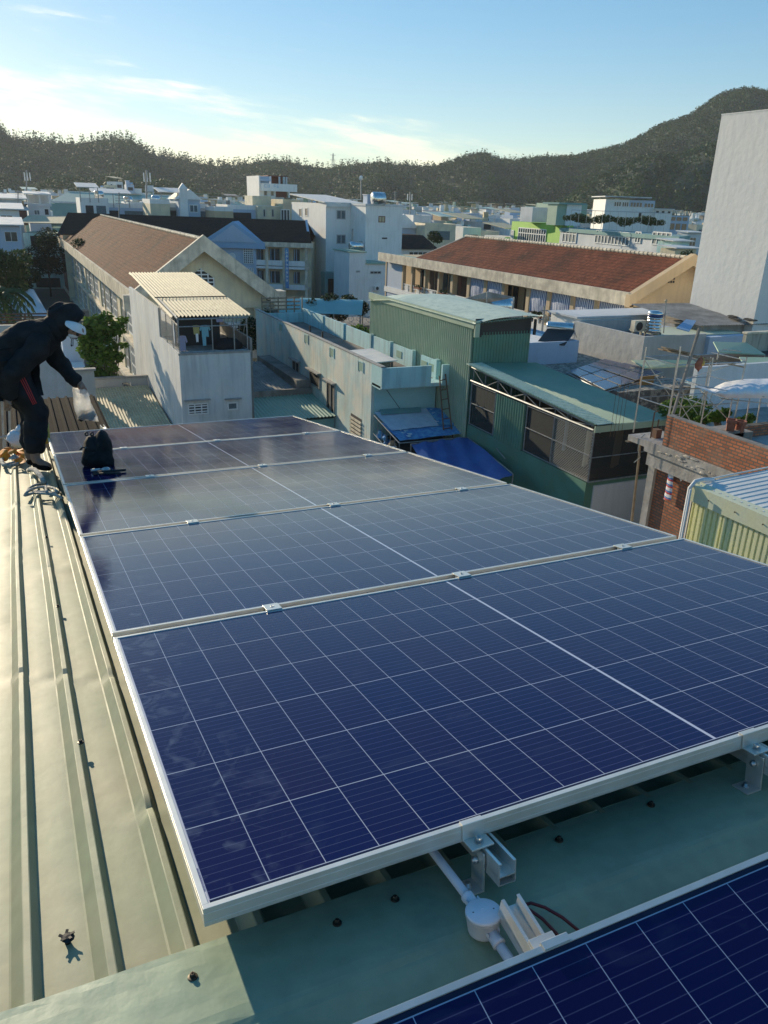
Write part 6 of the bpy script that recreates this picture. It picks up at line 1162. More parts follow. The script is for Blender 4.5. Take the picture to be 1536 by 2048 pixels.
# awnings and mixed houses behind the scaffold
yy=27.; T=thing('green_awning','teal metal awning on the pale wall behind the scaffold','awning',ony(1480,700,yy)); P=[ony(1437,706,yy-1.6),ony(1530,711,yy-1.6),ony(1492,687,yy),ony(1426,685,yy)]; mb=MB(); mb.slab(*P,.05); build('sheet',mb,M['tealroof'],T); mb=MB(); mb.tube([P[0],(P[0][0],P[0][1],7)],.03,5); mb.tube([P[1],(P[1][0],P[1][1],7)],.03,5); build('post',mb,M['frame'],T)
T=thing('green_awning','lower teal awning sheet at the right edge behind the scaffold','awning',ony(1520,725,24)); P=[ony(1488,731,22.5),ony(1620,741,22.5),ony(1620,718,24.5),ony(1478,716,24.5)]; mb=MB(); mb.slab(*P,.05); build('sheet',mb,M['tealroof'],T); mb=MB(); mb.tube([P[0],(P[0][0],P[0][1],6)],.03,5); build('post',mb,M['frame'],T)
T=thing('stained_wall','mould stained parapet wall at the right edge under the tower','wall',(35,26,GZ)); a=ony(1494,668,27.2); b=ony(1700,672,27.2); mb=MB(); mb.box(a[0],b[0],27.2,27.4,GZ,a[2]); build('masonry',mb,mat('mould_stained_render',(.40,.38,.32),.9,n=(.9,(.5,.46,.36)),streak=((.10,.10,.09),.95),bump=(4,.3,.03)),T); mb=MB(); mb.box(a[0]-.05,b[0],27.15,27.45,a[2],a[2]+.08); build('coping',mb,M['creamtrim'],T)
T=thing('dark_lean_to','dark low shed with patchy wall behind the white tarpaulin','shed',(27,22,GZ)); a=ony(1480,730,24.6); mb=MB(); mb.box(a[0],a[0]+9,24.6,27,GZ,a[2]); build('wall',mb,M['dark'],T); mb=MB(); mb.box(22.9,27,21.5,21.7,GZ,ony(1400,735,21.5)[2]) ; build('side_wall',mb,M['palegrey'],T)
# posts clutter under the solar roof
Q=[Vector(onz(1136,742,5.95)),Vector(onz(1208,717,6.15)),Vector(onz(1329,746,6.0)),Vector(onz(1209,780,5.85))]   # left, far, right, near
T=thing('panel_rack','tube rack carrying the neighbour roof solar panels','rack',(27,31,5)); mb=MB()
for q in Q+[Q[3].lerp(Q[2],.5)]: mb.tube([q-Vector((0,0,.1)),(q.x,q.y,3.2)],.04,5)
for a,b in ((Q[3],Q[2]),(Q[0],Q[3])): 
    mb.tube([a-Vector((0,0,.12)),b-Vector((0,0,.12))],.04,5); mb.tube([a-Vector((0,0,1.0)),b-Vector((0,0,.4))],.03,5)
    for k in range(6): mb.tube([a.lerp(b,k/6)-Vector((0,0,.12)),a.lerp(b,(k+1)/6)-Vector((0,0,.9))],.02,4)
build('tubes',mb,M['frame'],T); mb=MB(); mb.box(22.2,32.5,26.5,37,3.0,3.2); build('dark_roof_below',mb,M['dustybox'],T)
mb=MB(); a=ony(1292,768,30.5); mb.box(a[0]-.4,a[0]+.5,30.5,30.56,a[2]-.6,a[2]+.4); t=solid('hanging_curtain',mb,mat('ochre_curtain',(.36,.20,.06),.8),'ochre curtain hanging under the solar rack','curtain')
n1,n2=4,3; names=['far left','left','right','far right']
for i in range(n1):
    for j in range(n2):
        def bl(a,b): return Q[0].lerp(Q[3],b).lerp(Q[1].lerp(Q[2],b),a)
        e=.012; a0,a1,b0,b1=i/n1+e,(i+1)/n1-e,j/n2+e,(j+1)/n2-e; c=bl((a0+a1)/2,(b0+b1)/2); t=thing('solar_panel',f'blue panel in the neighbour array beyond the teal roof, {["left","second","third","right"][i]} column, {["far","middle","near"][j]} row','solar panel',c,'solar panels of the neighbour array'); lift=Vector((0,0,.05 if (i>=2 and j>=1) else 0))
        P=[bl(a0,b0)+lift,bl(a1,b0)+lift,bl(a1,b1)+lift,bl(a0,b1)+lift]; mb=MB(); mb.prism([tuple(p) for p in P],(0,0,-.035)); build('frame',mb,M['alu'],t); mb=MB(); c2=sum(P,Vector((0,0,0)))/4; mb.prism([tuple(c2+(p-c2)*.965+Vector((0,0,.006))) for p in P],(0,0,-.005)); build('cells',mb,M['smallcells'],t)
T=thing('pale_green_low_roof','weathered pale green roof strip beyond the neighbour panels','roof',(31,33,5)); mb=MB(); P=[onz(1290,738,6.1),onz(1400,733,6.0),onz(1385,722,6.3),onz(1262,722,6.3)]; mb.slab(*P,.06); build('sheet',mb,M['ygsheet'],T); mb=MB(); mb.box(31.7,36,29.4,31.5,GZ,5.7); build('wall',mb,M['aquain'],T)
# ochre/yellow green shed
T=thing('yellow_green_shed','yellow green ribbed metal shed with white roof at the right edge','shed',(10.2,8,GZ)); SX=10.2; SYF=9.2
mb=MB(); mb.corr((SX,SYF,9.46),(0,-6.5,0),(0,0,-5),62,.028,'trap'); build('cladding',mb,M['ygsheet'],T)
mb=MB(); mb.prism([(SX-.05,SYF+.02,9.42),(SX-.05,SYF+.02,9.70),(SX+.12,SYF+.02,9.74),(SX+.12,SYF+.02,9.42)],(0,-6.6,0)); build('flashing',mb,M['ygroof'],T)
mb=MB(); mb.corr((SX+.02,SYF+.0,9.715),(0,-6.6,0),(7,0,.28),46,.009,'trap'); build('roof',mb,M['whitesheet'],T)
mb=MB(); mb.tube([(SX+.02,SYF+.05,9.735),(SX+7,SYF+.05,10.015)],.014,6); mb.box(SX,SX+7,SYF-.02,SYF+.03,5,9.7); build('end_wall',mb,M['whitesheet'],T)
for i in range(7):
    mb=MB(); mb.lathe((SX-.055,SYF-.4-i*.55,9.56),[(.012,0),(.012,.012)],8,(-1,0,0)); build('screw',mb,M['darkscrew'],T)
T=thing('conduit_pipe','grey pipe bending down the yellow green shed corner','pipe',(SX,SYF,5)); mb=MB(); mb.tube([(SX+.35,SYF-.05,9.77),(SX+.12,SYF-.05,9.80),(SX-.03,SYF-.03,9.78),(SX-.1,SYF,9.66),(SX-.1,SYF,4.8)],.035,8); build('pipe',mb,M['palegrey'],T,True); mb=MB(); mb.tube([(SX-.16,SYF-.08,9.66),(SX-.16,SYF-.08,4.8)],.02,6); build('thin_pipe',mb,M['palegrey'],T,True)

# ================= own roof: front slope frame (u,v,n)
SO=Vector((0.162205,0.999481,12.889747)); SU=Vector((0.999945,0.003538,-0.009902)); SV=Vector((-0.004917,0.989725,-0.142902)).normalized(); SN=SU.cross(SV).normalized(); SV=SN.cross(SU)
def S(u,v,n=0.): return SO+SU*u+SV*v+SN*n
RW=Vector((0.002036,-0.989018,-0.147782)); RN=Vector((0.010316,-0.147753,0.98897)); RO=Vector((0,0,H))-RN*1.206+SU*.188-RW*.549
def Rr(u,w,n=0.): return RO+SU*u+RW*w+RN*n
def frame_empty(name,label,cat,o,a,b,group=None):
    c=a.cross(b).normalized(); e=bpy.data.objects.new(name,None); COL.objects.link(e); e.empty_display_size=.1
    e.matrix_world=Matrix(((a.x,b.x,c.x,o.x),(a.y,b.y,c.y,o.y),(a.z,b.z,c.z,o.z),(0,0,0,1))); return tag(e,label,cat,group)
def buildl(name,mb,m_,parent,smooth=False,bevel=0):
    me=bpy.data.meshes.new(name); me.from_pydata(mb.v,[],mb.f); me.materials.append(m_); o=bpy.data.objects.new(name,me); COL.objects.link(o); o.parent=parent
    if smooth: [setattr(p,'use_smooth',True) for p in me.polygons]
    if bevel: b=o.modifiers.new('b','BEVEL'); b.width=bevel; b.segments=2; b.limit_method='ANGLE'
    return o
HOUSE=frame_empty('metal_roof_house','house under the green ribbed metal roof that carries the panels','house',S(0,0,0),SU,SV)
# ribbed sheets
VALT=-.158; rnd=random.Random(2); us=[]; k0=-23
RIBS=[-.262+.131*i for i in range(-22,21)]
for c in RIBS:
    for du,h in ((-.052,0),(-.048,.002),(-.026,.029),(-.024,.030),(-.013,.030),(-.011,.029),(-.001,.003),(.001,0)): us.append((c+du,h,c))
    us.append((c+.028,0.0,c)); us.append((c+.052,.0012,c))
vv=list(np.linspace(.05,2.0,80))+list(np.linspace(2.03,6.62,94)); dents=[(-.262,3.15),(-.131,2.66),(0,2.75),(-.262,1.47),(-.131,1.40),(0,1.32),(0,.54),(-.262,4.2),(-.393,2.1),(-.393,3.6)]
vs=[];fs=[]; K=len(us)
ns=np.random.default_rng(1).normal(size=(len(vv),K))*.00012
for i,v in enumerate(vv):
    for j,(u,h,c) in enumerate(us):
        d=0.
        for (dc,dv) in dents:
            if abs(dc-c)<.01 and h>.02: d-=.011*math.exp(-((v-dv)/.022)**2)
            elif abs(dc-c)<.01: d+=.0035*math.exp(-((v-dv)/.03)**2)
        w=.0012*math.sin(u*13+v*2.1)*math.sin(v*3.1+u*7)*(h<.01)+.0003*math.sin(v*7+c*40)
        vs.append((u+.0012*math.sin(v*2.3+c*31),v,VALT+h+d+w+float(ns[i,j])+(.0025 if v<2.93 else 0)))
for i in range(len(vv)-1):
    for j in range(K-1): fs.append((i*K+j,i*K+j+1,(i+1)*K+j+1,(i+1)*K+j))
mb=MB(); mb.add(vs,fs); rs=buildl('roof_sheet',mb,M['roofgreen'],HOUSE,True); rs.data.set_sharp_from_angle(angle=R_(16))
# ridge cap: profile across v, in world then to local
Mi=HOUSE.matrix_world.inverted(); 
prof_=[]
for v in (.066,.05,.02,-.02,-.06,-.09): prof_.append(lambda u,v=v:S(u,v,-.1265))
crest=lambda u:(S(u,-.12,-.1275))
for q in (-.1,): pass
prof_+= [lambda u:S(u,-.108,-.1270),lambda u:S(u,-.117,-.1285),lambda u:Rr(u-.026,-.113,-.1285),lambda u:Rr(u-.026,-.105,-.1275)]
for w in (-.08,-.02,.06,.12): prof_.append(lambda u,w=w:Rr(u-.026,w,-.128))
vs=[];fs=[]; UU=list(np.arange(-3.3,2.40,.05)); 
for u in UU:
    for i,p in enumerate(prof_):
        q=p(u)+SN*(.0009*math.sin(u*23+i)*math.sin(i*.9+u*5)); lap=.0018 if u<.415 else 0; vs.append(tuple(Mi@(q+SN*lap)))
K=len(prof_)
for i in range(len(UU)-1):
    for j in range(K-1): fs.append((i*K+j,(i+1)*K+j,(i+1)*K+j+1,i*K+j+1))
mb=MB(); mb.add(vs,fs); cp=buildl('ridge_cap',mb,M['cap'],HOUSE,False)
sm=cp.modifiers.new('s','SOLIDIFY'); sm.thickness=.0012; sm.offset=1
# down-turned cap lip over the ribs and rear slope
mb=MB(); mb.box(-3.3,2.36,.0665,.0675,-.134,-.1262); buildl('cap_lip',mb,M['cap'],HOUSE)
vs=[];fs=[]; mb=MB(); P=[tuple(Mi@Rr(u,w,n)) for (u,w,n) in ((-3.5,.1,-.156),(2.4,.1,-.156),(2.4,5.5,-.156),(-3.5,5.5,-.156))]; mb.prism(P,(0,0,-.01)); buildl('rear_roof_sheet',mb,M['roofgreen'],HOUSE)
mb=MB(); q=[Mi@Vector(p) for p in ((-2.9,-5.3,11.5),(2.3,-5.3,11.5),(2.3,7.2,11.5),(-2.9,7.2,11.5))]; mb.prism([tuple(x) for x in q],tuple((Mi.to_3x3()@Vector((0,0,-13.1))))); buildl('wall',mb,M['greyrend'],HOUSE)
def screw(u,v,n,par,loose=False,s=1.):
    mb=MB(); 
    mb.lathe((u,v,n),[(.0085*s,0),(.0095*s,.0015),(.009*s,.004),(.006*s,.0045)],16); w=buildl('screw_washer',mb,M['darkscrew'],par)
    mb=MB(); mb.lathe((u,v,n+.004),[(.0052*s,0),(.0052*s,.0055),(.0045*s,.0065),(.0022*s,.0066),(.002*s,.004)],6 if not loose else 10); h=bpy.data.meshes
    buildl('screw_head',mb,M['darkscrew'] if not loose else M['rubber'],par)
for (u,v) in ((.239,.005),(.361,.013),(.749,.017),(1.01,.025),(-.027,-.001)): screw(u,v,-.1262,HOUSE,False,.95)
for (u,v) in ((-.139,.909),(-.139,2.06),(-.139,3.22)): 
    screw(u,v,-.1275,HOUSE,True,.9)
# loose screws with splayed plastic cap
t=frame_empty('loose_screw','loose black screw plug lying on the ribbed roof near the ridge cap','screw',S(-.216,.212,-.157),SU,SV); mb=MB(); mb.lathe((0,0,0),[(.005,0),(.006,.010),(.010,.016),(.012,.017),(.004,.019)],10,(.1,-.2,1)); 
for k in range(5): a=k*1.26; mb.obox((0,0,.015),(.014*math.cos(a),.014*math.sin(a),.004),(-.005*math.sin(a),.005*math.cos(a),0),(0,0,.002))
buildl('plug',mb,M['rubber'],t)
# ---- solar panels
PL,PW,FH=2.384,1.303,.035
def make_panel():
    T=bpy.data.objects.new('solar_panel',None); COL.objects.link(T)
    mb=MB(); lip=.011
    mb.box(0,PL,0,lip,-FH,0); mb.box(0,PL,PW-lip,PW,-FH,0); mb.box(0,lip,lip,PW-lip,-FH,0); mb.box(PL-lip,PL,lip,PW-lip,-FH,0)
    # shallow grooves read on the outer face
    mb.box(.0,PL,-.0008,0,-.012,-.0095); mb.box(.0,PL,-.0008,0,-.030,-.0265)
    mb.box(-.0008,0,.0,PW,-.012,-.0095)
    f=buildl('frame',mb,M['alu'],T,False,.0009)
    mb=MB(); mb.box(lip,PL-lip,lip,PW-lip,-.0075,-.0030); g=buildl('glass_and_cells',mb,M['cells'],T)
    mb=MB(); mb.box(lip+.0004,.0148,lip,PW-lip,-.0032,-.0026); buildl('edge_strip',mb,mat('panel_back_sheet',(.55,.54,.60),.25,fine=.03),T)
    return T
labs=['nearest solar panel with a full row of clamps and dark blue cells','second solar panel, next beyond the nearest one','third solar panel, the hazy bright middle one','fourth solar panel, carrying the front of the black bag','farthest solar panel at the far roof edge']
p0=make_panel()
for i in range(5):
    p=p0 if i==0 else copytree(p0,(0,0,0)); o=S(0,i*(PW+.04)); c=SN
    p.matrix_world=Matrix(((SU.x,SV.x,c.x,o.x),(SU.y,SV.y,c.y,o.y),(SU.z,SV.z,c.z,o.z),(0,0,0,1))); tag(p,labs[i],'solar panel','solar panels laid in a row on the ribbed roof')
# barcode label on the nearest one
mb=MB(); r2=random.Random(8)
for i in range(30): mb.box(.0112,.0146,.045+i*.0022,.045+i*.0022+r2.choice([.0005,.001,.0014]),-.0026,-.0023)
t=buildl('serial_label',mb,mat('violet_ink',(.12,.11,.30),.6),p0)
# rear panel (other slope): its near edge is w=0, towards the viewer
ro=Rr(PL,0,0); p=copytree(p0,(0,0,0)); ux=-SU; uy=RW; c=ux.cross(uy).normalized(); 
p.matrix_world=Matrix(((ux.x,uy.x,c.x,ro.x),(ux.y,uy.y,c.y,ro.y),(ux.z,uy.z,c.z,ro.z),(0,0,0,1))); tag(p,'solar panel at the bottom right corner on the near slope','solar panel','solar panels laid in a row on the ribbed roof')
for c_ in list(p.children):
    if c_.name.startswith('serial'): bpy.data.objects.remove(c_)
# ---- rails, clamps, feet
def rail_profile(mb,u,v0,v1,top=-.036,P=None):
    w=.019; h=.045; t=.0022
    for a,b,z0,z1 in ((u-w,u-w+t,top-h,top),(u+w-t,u+w,top-h,top),(u-w,u+w,top-h*.62-t,top-h*.62),(u-w+t,u-w+.006,top-t,top),(u+w-.006,u+w-t,top-t,top),(u-w,u+w,top-h-t,top-h)):
        mb.box(a,b,v0,v1,z0,z1)
def end_clamp(T,u,flip=1):
    mb=MB(); w=.024
    mb.box(u-w,u+w,-.0035,.010,.0006,.0035); mb.box(u-w,u+w,-.0040,-.0012,-.0330,.0030); mb.box(u-w+.002,u+w+.004,-.036,-.0040,-.0345,-.0305); 
    c_=buildl('end_clamp',mb,M['alu'],T,False,.0006); mb=MB(); mb.lathe((u+.003,-.020,-.0305),[(.0068,0),(.0068,.011),(.006,.012),(.0036,.012),(.0034,.006)],20); buildl('clamp_bolt',mb,M['steel'],c_,True)
    mb=MB(); mb.lathe((u+.003,-.020,-.0304),[(.010,0),(.010,.0016)],20); buildl('clamp_washer',mb,M['steel'],c_)
for i,(u,ru) in enumerate(((.524,.548),(1.275,1.300),(2.062,2.087))):
    T=frame_empty('mounting_rail',['left mounting rail under the panels, sticking out by the junction box','middle mounting rail under the panels, with its foot showing at right','right mounting rail under the panels'][i],'mounting rail',S(0,0,0),SU,SV,'aluminium rails under the main panel row')
    mb=MB(); rail_profile(mb,ru,-.088,7.35 if i==0 else 6.75); buildl('channel',mb,M['alu'],T)
    end_clamp(T,u)
    for k in range(1,5):
        vc=k*(PW+.04)-.02; mb=MB(); mb.box(u-.027,u+.027,vc-.0285,vc+.0285,.0008,.0045); c_=buildl('mid_clamp',mb,M['alu'],T,False,.0008); mb=MB(); mb.lathe((u,vc,.0045),[(.0062,0),(.0062,.0022),(.0035,.0022),(.0033,.001)],14); buildl('clamp_bolt',mb,M['steel'],c_,True)
        mb=MB(); mb.box(u-.024,u+.024,vc-.006,vc+.006,-.035,.0008); buildl('clamp_stem',mb,M['alu'],c_)
    for vf in (-.022,1.3,2.7,4.1,5.5):
        fu=ru-.0215; mb=MB(); mb.box(fu-.0045,fu,vf-.022,vf+.022,-.1225,-.042); mb.box(fu-.045,fu,vf-.022,vf+.022,-.1262,-.1225); ft=buildl('l_foot',mb,M['alu'],T,False,.001)
        if vf<0:
            mb=MB(); mb.lathe((fu-.0045,vf,-.066),[(.0075,0),(.0075,.0075),(.004,.0075),(.004,.012),(.0033,.012)],16,(-1,0,0)); mb.lathe((fu-.024,vf+.002,-.1225),[(.0085,0),(.0085,.003),(.0055,.003),(.0055,.009),(.004,.0092)],16); buildl('foot_bolt',mb,M['steel'],ft,True)
T=frame_empty('mounting_rail','short mounting rail running under the bottom right panel','mounting rail',Rr(0,0,0),SU,RW); 
# local y runs towards the viewer here, local z up => u mirrored order is fine
mb=MB(); rail_profile(mb,.497,-.112,1.3); T.matrix_world=Matrix(((SU.x,-RW.x,RN.x,RO.x),(SU.y,-RW.y,RN.y,RO.y),(SU.z,-RW.z,RN.z,RO.z),(0,0,0,1))); mb.v=[(x,-y,z) for x,y,z in mb.v]; buildl('channel',mb,M['alu'],T)
mb=MB(); mb.box(.478,.530,-.010,.0035,.0006,.0035); mb.box(.478,.530,.0012,.004,-.033,.003); mb.box(.480,.528,.004,.03,-.0345,-.0305); buildl('end_clamp',mb,M['alu'],T,False,.0006)
# ---- conduit with round junction box
T=frame_empty('junction_box','round white junction box with conduit between the two panel rows','junction box',S(.47,-.11,-.12),SU,SV); 
bc=Vector(ony(968,1837,.0) if False else (0,0,0))
def Lc(px,py,n): # local coords of a pixel on a plane parallel to the roof
    d=Vector(ray(px,py)); o=S(0,0,n); t=(o-Vector((0,0,H))).dot(SN)/d.dot(SN); q=Vector((0,0,H))+d*t; return T.matrix_world.inverted()@q

def rearpt(px,py,n):
    d=Vector(ray(px,py)); o=Rr(0,0,n); t=(o-Vector((0,0,H))).dot(RN)/d.dot(RN); return Vector((0,0,H))+d*t
c=Lc(967,1816,-.078); cz=.0; r=.0315
mb=MB(); mb.lathe((c.x,c.y,-.006),[(r*.86,0),(r*.9,.004),(r,.032),(r*1.02,.0325)],36); bx=buildl('box_body',mb,M['pvc'],T,True)
mb=MB(); mb.lathe((c.x,c.y,.0285),[(r*1.05,0),(r*1.05,.0065),(r*.98,.0082),(.0001,.0084)],36); ld=buildl('lid',mb,M['pvc'],T,True)
mb=MB(); [mb.tube([(c.x+.0052*math.cos(a+.6)*(1-.12*q),c.y+.0052*math.sin(a+.6)*(1-.12*q),.0370) for a in np.linspace(.3,5.3,14)],.0006,5) for q in (0,)]; mb.tube([(c.x-.001,c.y+.011,.0369),(c.x+.001,c.y+.014,.0369)],.0005,4); buildl('lid_emblem',mb,M['pvc'],ld)
for s in (-1,1): mb=MB(); mb.lathe((c.x+s*.019,c.y-s*.004,.0368),[(.0016,0),(.0016,.0004)],10); buildl('lid_screw',mb,M['shutter'],ld)
A=Lc(862,1698,-.098); Bp=Lc(934,1792,-.098); C2=Lc(985,1872,-.098); D2=T.matrix_world.inverted()@Vector(rearpt(1016,1915,-.100))
pr=.0088
mb=MB(); d1=(Bp-A).normalized(); mb.tube([A-d1*.25,Bp],pr,20); buildl('conduit',mb,M['pvc'],T,True)
dd=(Vector((c.x,c.y,Bp.z))-Bp).normalized()
def socket(pt,dr,name='socket'):
    mb=MB(); dr=dr.normalized(); mb.lathe(tuple(pt),[(pr*1.05,0),(pr*1.42,.001),(pr*1.42,.006),(pr*1.32,.007),(pr*1.32,.026)],20,tuple(dr)); o=buildl(name,mb,M['pvc'],T,True)
    mb=MB(); side=dr.cross(Vector((0,0,1))).normalized()
    for s in (-1,1): q=pt+dr*.018+side*s*pr*1.25; mb.obox(q,tuple(dr*.009),tuple(side*s*.002+Vector((0,0,.002))),(0,0,.008))
    [buildl('socket_rib',q_,M['pvc'],o) for q_ in pieces(mb)]
socket(Bp-d1*.001,d1)
d2=Vector((.0,-1,-.0)); q2=Vector((c.x+.004,c.y,C2.z)); Pz=Vector((c.x,c.y,.014)); dn=(D2-Pz).normalized(); socket(Pz+dn*(r+.020),-dn); mb=MB(); st=Pz+dn*(r+.018); mb.tube([st,st+dn*.30],pr*1.05,20); buildl('conduit',mb,M['pvc'],T,True)
de=Vector((.92,.10,0)).normalized(); mb=MB(); mb.lathe((c.x+de.x*r*.9,c.y+de.y*r*.9,.014),[(pr*.95,0),(pr*.95,.018),(pr*.7,.0185)],18,tuple(de)); buildl('side_spout',mb,M['pvc'],T,True)
# cables
for i,(pts,lab) in enumerate([([(1040,1812),(1062,1806),(1090,1815),(1125,1835),(1158,1862),(1172,1875)],'dark red solar cable arching beside the short rail'),([(1040,1818),(1060,1820),(1085,1838),(1112,1866),(1126,1885)],'second dark red solar cable, lower, beside the short rail')]):
    T=frame_empty('cable',lab,'cable',S(.6,-.12,-.12),SU,SV); L=[]
    for k,(x,y) in enumerate(pts):
        n=-.118+.012*math.sin(math.pi*k/(len(pts)-1)); d=Vector(ray(x,y)); o=Rr(0,0,n); t=(o-Vector((0,0,H))).dot(RN)/d.dot(RN); L.append(T.matrix_world.inverted()@(Vector((0,0,H))+d*t))
    mb=MB(); mb.tube(L,.0031,8); buildl('sheath',mb,mat('dark_red_cable',(.13,.018,.022),.4),T,True)
# ================= worker and gear
YW=6.4
def Wp(px,py,dy=0.): return Vector(ony(px,py,YW+dy))
def skin_obj(name,parent,chains,m_,sub=2,root=0):
    """chains: list of [(point, radius)...]; points shared when identical"""
    idx={}; V=[]; Rd=[]; Ed=[]
    for ch in chains:
        prev=None
        for p,r in ch:
            k=(round(p[0],4),round(p[1],4),round(p[2],4))
            if k not in idx: idx[k]=len(V); V.append(p); Rd.append(r)
            i=idx[k]
            if prev is not None and prev!=i: Ed.append((prev,i))
            prev=i
    off=basis(parent); me=bpy.data.meshes.new(name); me.from_pydata([tuple(Vector(v)-off) for v in V],Ed,[]); o=bpy.data.objects.new(name,me); COL.objects.link(o); o.parent=parent
    sk=o.modifiers.new('skin','SKIN'); sk.use_smooth_shade=True
    for i,d in enumerate(me.skin_vertices[0].data): 
        r=Rd[i]; d.radius=(r,r) if not isinstance(r,tuple) else r; d.use_root=(i==root)
    sb=o.modifiers.new('sub','SUBSURF'); sb.levels=sub; sb.render_levels=sub
    if name in ('jacket','sleeve','trousers'):
        tx=bpy.data.textures.get('cloth_folds') or bpy.data.textures.new('cloth_folds','CLOUDS'); tx.noise_scale=.11; dm=o.modifiers.new('d','DISPLACE'); dm.texture=tx; dm.strength=.05; dm.mid_level=.5; dm.texture_coords='GLOBAL'; sb.levels=3; sb.render_levels=3
    me.materials.append(m_); return o
W_=thing('person','worker in black hooded jacket bending over with a clear bag','person',tuple(S(-.1,5.45,-.13)))
hip=Wp(10,738); sp1=Wp(30,700); ch=Wp(70,680); nk=Wp(112,662); hd=Wp(141,652)
sR,sL=Wp(78,690,-.16),Wp(100,694,.15)
eR,wR=Wp(20,752,-.22),Wp(14,797,-.2)
eL,wL=Wp(132,742,.06),Wp(160,768,-.02)
kR,aR=Wp(72,822,-.08),Wp(70,922,-.08); tR=Wp(104,936,-.14)
kL,aL=Wp(60,822,.12),Wp(58,915,.12); tL=Wp(84,925,.08)
hR,hL=Wp(20,745,-.09),Wp(16,742,.1)
fing=[]
# body: one skin surface inside the clothes, face and hands show
hb=Wp(167,776,-.03)
chains=[[(hip,.09),(sp1,.08),(ch,.07),(nk,.045),(Wp(130,658),.06),(Wp(143,652),.085),(Wp(151,660),.075),(Wp(155,668),.05)],
 [(ch,.07),(sR,.045),(eR,.04),(wR,.03),(Wp(14,806,-.2),.034)],[(ch,.07),(sL,.045),(eL,.035),(wL,.028),(Wp(164,773,-.02),.034)],
 [(hip,.11),(hR,.09),(kR,.06),(aR,.04),(tR,.03)],[(hip,.11),(hL,.09),(kL,.06),(aL,.04),(tL,.03)]]
for base,dirs in ((Wp(164,773,-.02),[((171,778),(174,786),-.04),((168,780),(170,789),-.03),((165,781),(166,790),-.02),((162,780),(162,788),0.0),((160,774),(163,781),-.07)]),(Wp(14,806,-.2),[((19,812),(22,818),-.22),((17,814),(19,822),-.21),((14,815),(15,823),-.2),((11,814),(11,821),-.19),((18,806),(23,811),-.24)])):
    for a,b,dy in dirs: chains.append([(base,.034),(Wp(*a,dy),.0105),(Wp(*b,dy),.008)])
skin_obj('body',W_,chains,M['skin'],2)
skin_obj('jacket',W_,[[(Wp(6,745),.19),(Wp(20,715),.19),(sp1,.185),(ch,.17),(Wp(97,668),.135),(nk,.10)]],M['black'],2)
skin_obj('sleeve',W_,[[(Wp(84,680,-.08),.085),(sR,.095),(Wp(44,728,-.2),.082),(eR,.078),(Wp(16,790,-.2),.056),(Wp(15,800,-.2),.05)]],M['black'],2)
skin_obj('sleeve',W_,[[(Wp(92,684,.05),.08),(sL,.085),(Wp(118,722,.1),.072),(eL,.062),(Wp(150,760,0),.050),(Wp(160,768,-.02),.043)]],M['black'],2)
skin_obj('trousers',W_,[[(Wp(8,742),.185),(hR,.15),(Wp(42,780,-.08),.115),(kR,.092),(Wp(71,870,-.08),.078),(Wp(70,912,-.08),.07)],[(Wp(8,742),.185),(hL,.14),(Wp(36,785,.1),.11),(kL,.09),(Wp(60,870,.12),.078),(Wp(58,905,.12),.07)]],M['blacktr'],2)
# hood with open front
mb=MB(); hc=Wp(136,644); n=20;m=14; ax=(Wp(168,668)-Wp(120,630)).normalized(); vs=[];fs=[]
side=Vector((0,1,0)); upv=side.cross(ax).normalized()*-1
for i in range(m+1):
    th=math.pi*(.0+.60*i/m)
    for j in range(n):
        ph=2*math.pi*j/n; rr=.142*(1+.06*math.sin(3*ph+i)); q=hc-ax*(math.cos(th)*rr*1.08)+(side*math.cos(ph)*.80+upv*math.sin(ph))*math.sin(th)*rr; vs.append(tuple(q))
for i in range(m):
    for j in range(n): fs.append((i*n+j,i*n+(j+1)%n,(i+1)*n+(j+1)%n,(i+1)*n+j))
mb.add(vs,fs); hood=build('hood',mb,M['black'],W_,True); so_=hood.modifiers.new('s','SOLIDIFY'); so_.thickness=.012; sb=hood.modifiers.new('u','SUBSURF'); sb.levels=1; sb.render_levels=1
skin_obj('hood_neck',W_,[[(Wp(96,668),.12),(Wp(112,655),.11),(Wp(124,650),.115)]],M['black'],2)
# cap brim, mask, drawstring
vs=[];fs=[]; A=Wp(129,652,-.13); pts_o=[(128,650,-.13),(136,655,-.20),(150,664,-.20),(164,669,-.14),(174,672,-.03),(172,662,.05)]; pts_i=[(131,640,-.10),(141,641,-.12),(152,643,-.11),(162,647,-.08),(169,652,-.03),(171,655,.03)]
for o_,i_ in zip(pts_o,pts_i): vs+=[tuple(Wp(*i_)),tuple(Wp((o_[0]+i_[0])/2,(o_[1]+i_[1])/2-2,(o_[2]+i_[2])/2-.01)),tuple(Wp(*o_))]
for i in range(5): fs+=[(3*i,3*i+1,3*i+4,3*i+3),(3*i+1,3*i+2,3*i+5,3*i+4)]
mb=MB(); mb.add(vs,fs); br=build('cap_brim',mb,M['whitecloth'],W_,True); s2=br.modifiers.new('s','SOLIDIFY'); s2.thickness=.006; s3=br.modifiers.new('u','SUBSURF'); s3.levels=2; s3.render_levels=2
mb=MB(); q=Wp(147,669,-.075); mb.blob(tuple(q),(.040,.045,.030),1,14,10,.02); build('face_mask',mb,M['whitecloth'],W_,True)
mb=MB(); q=Wp(151,662,-.075); mb.blob(tuple(q),(.06,.055,.045),2,14,10,.01); build('face',mb,M['skin'],W_,True)
mb=MB(); [mb.blob(tuple(Wp(x,663,-.135)),(.009,.005,.005),1) for x in (147,157)]; mb.blob(tuple(Wp(155,667,-.13)),(.012,.014,.018),2); build('eyes_and_nose',mb,M['rubber'],W_,True)
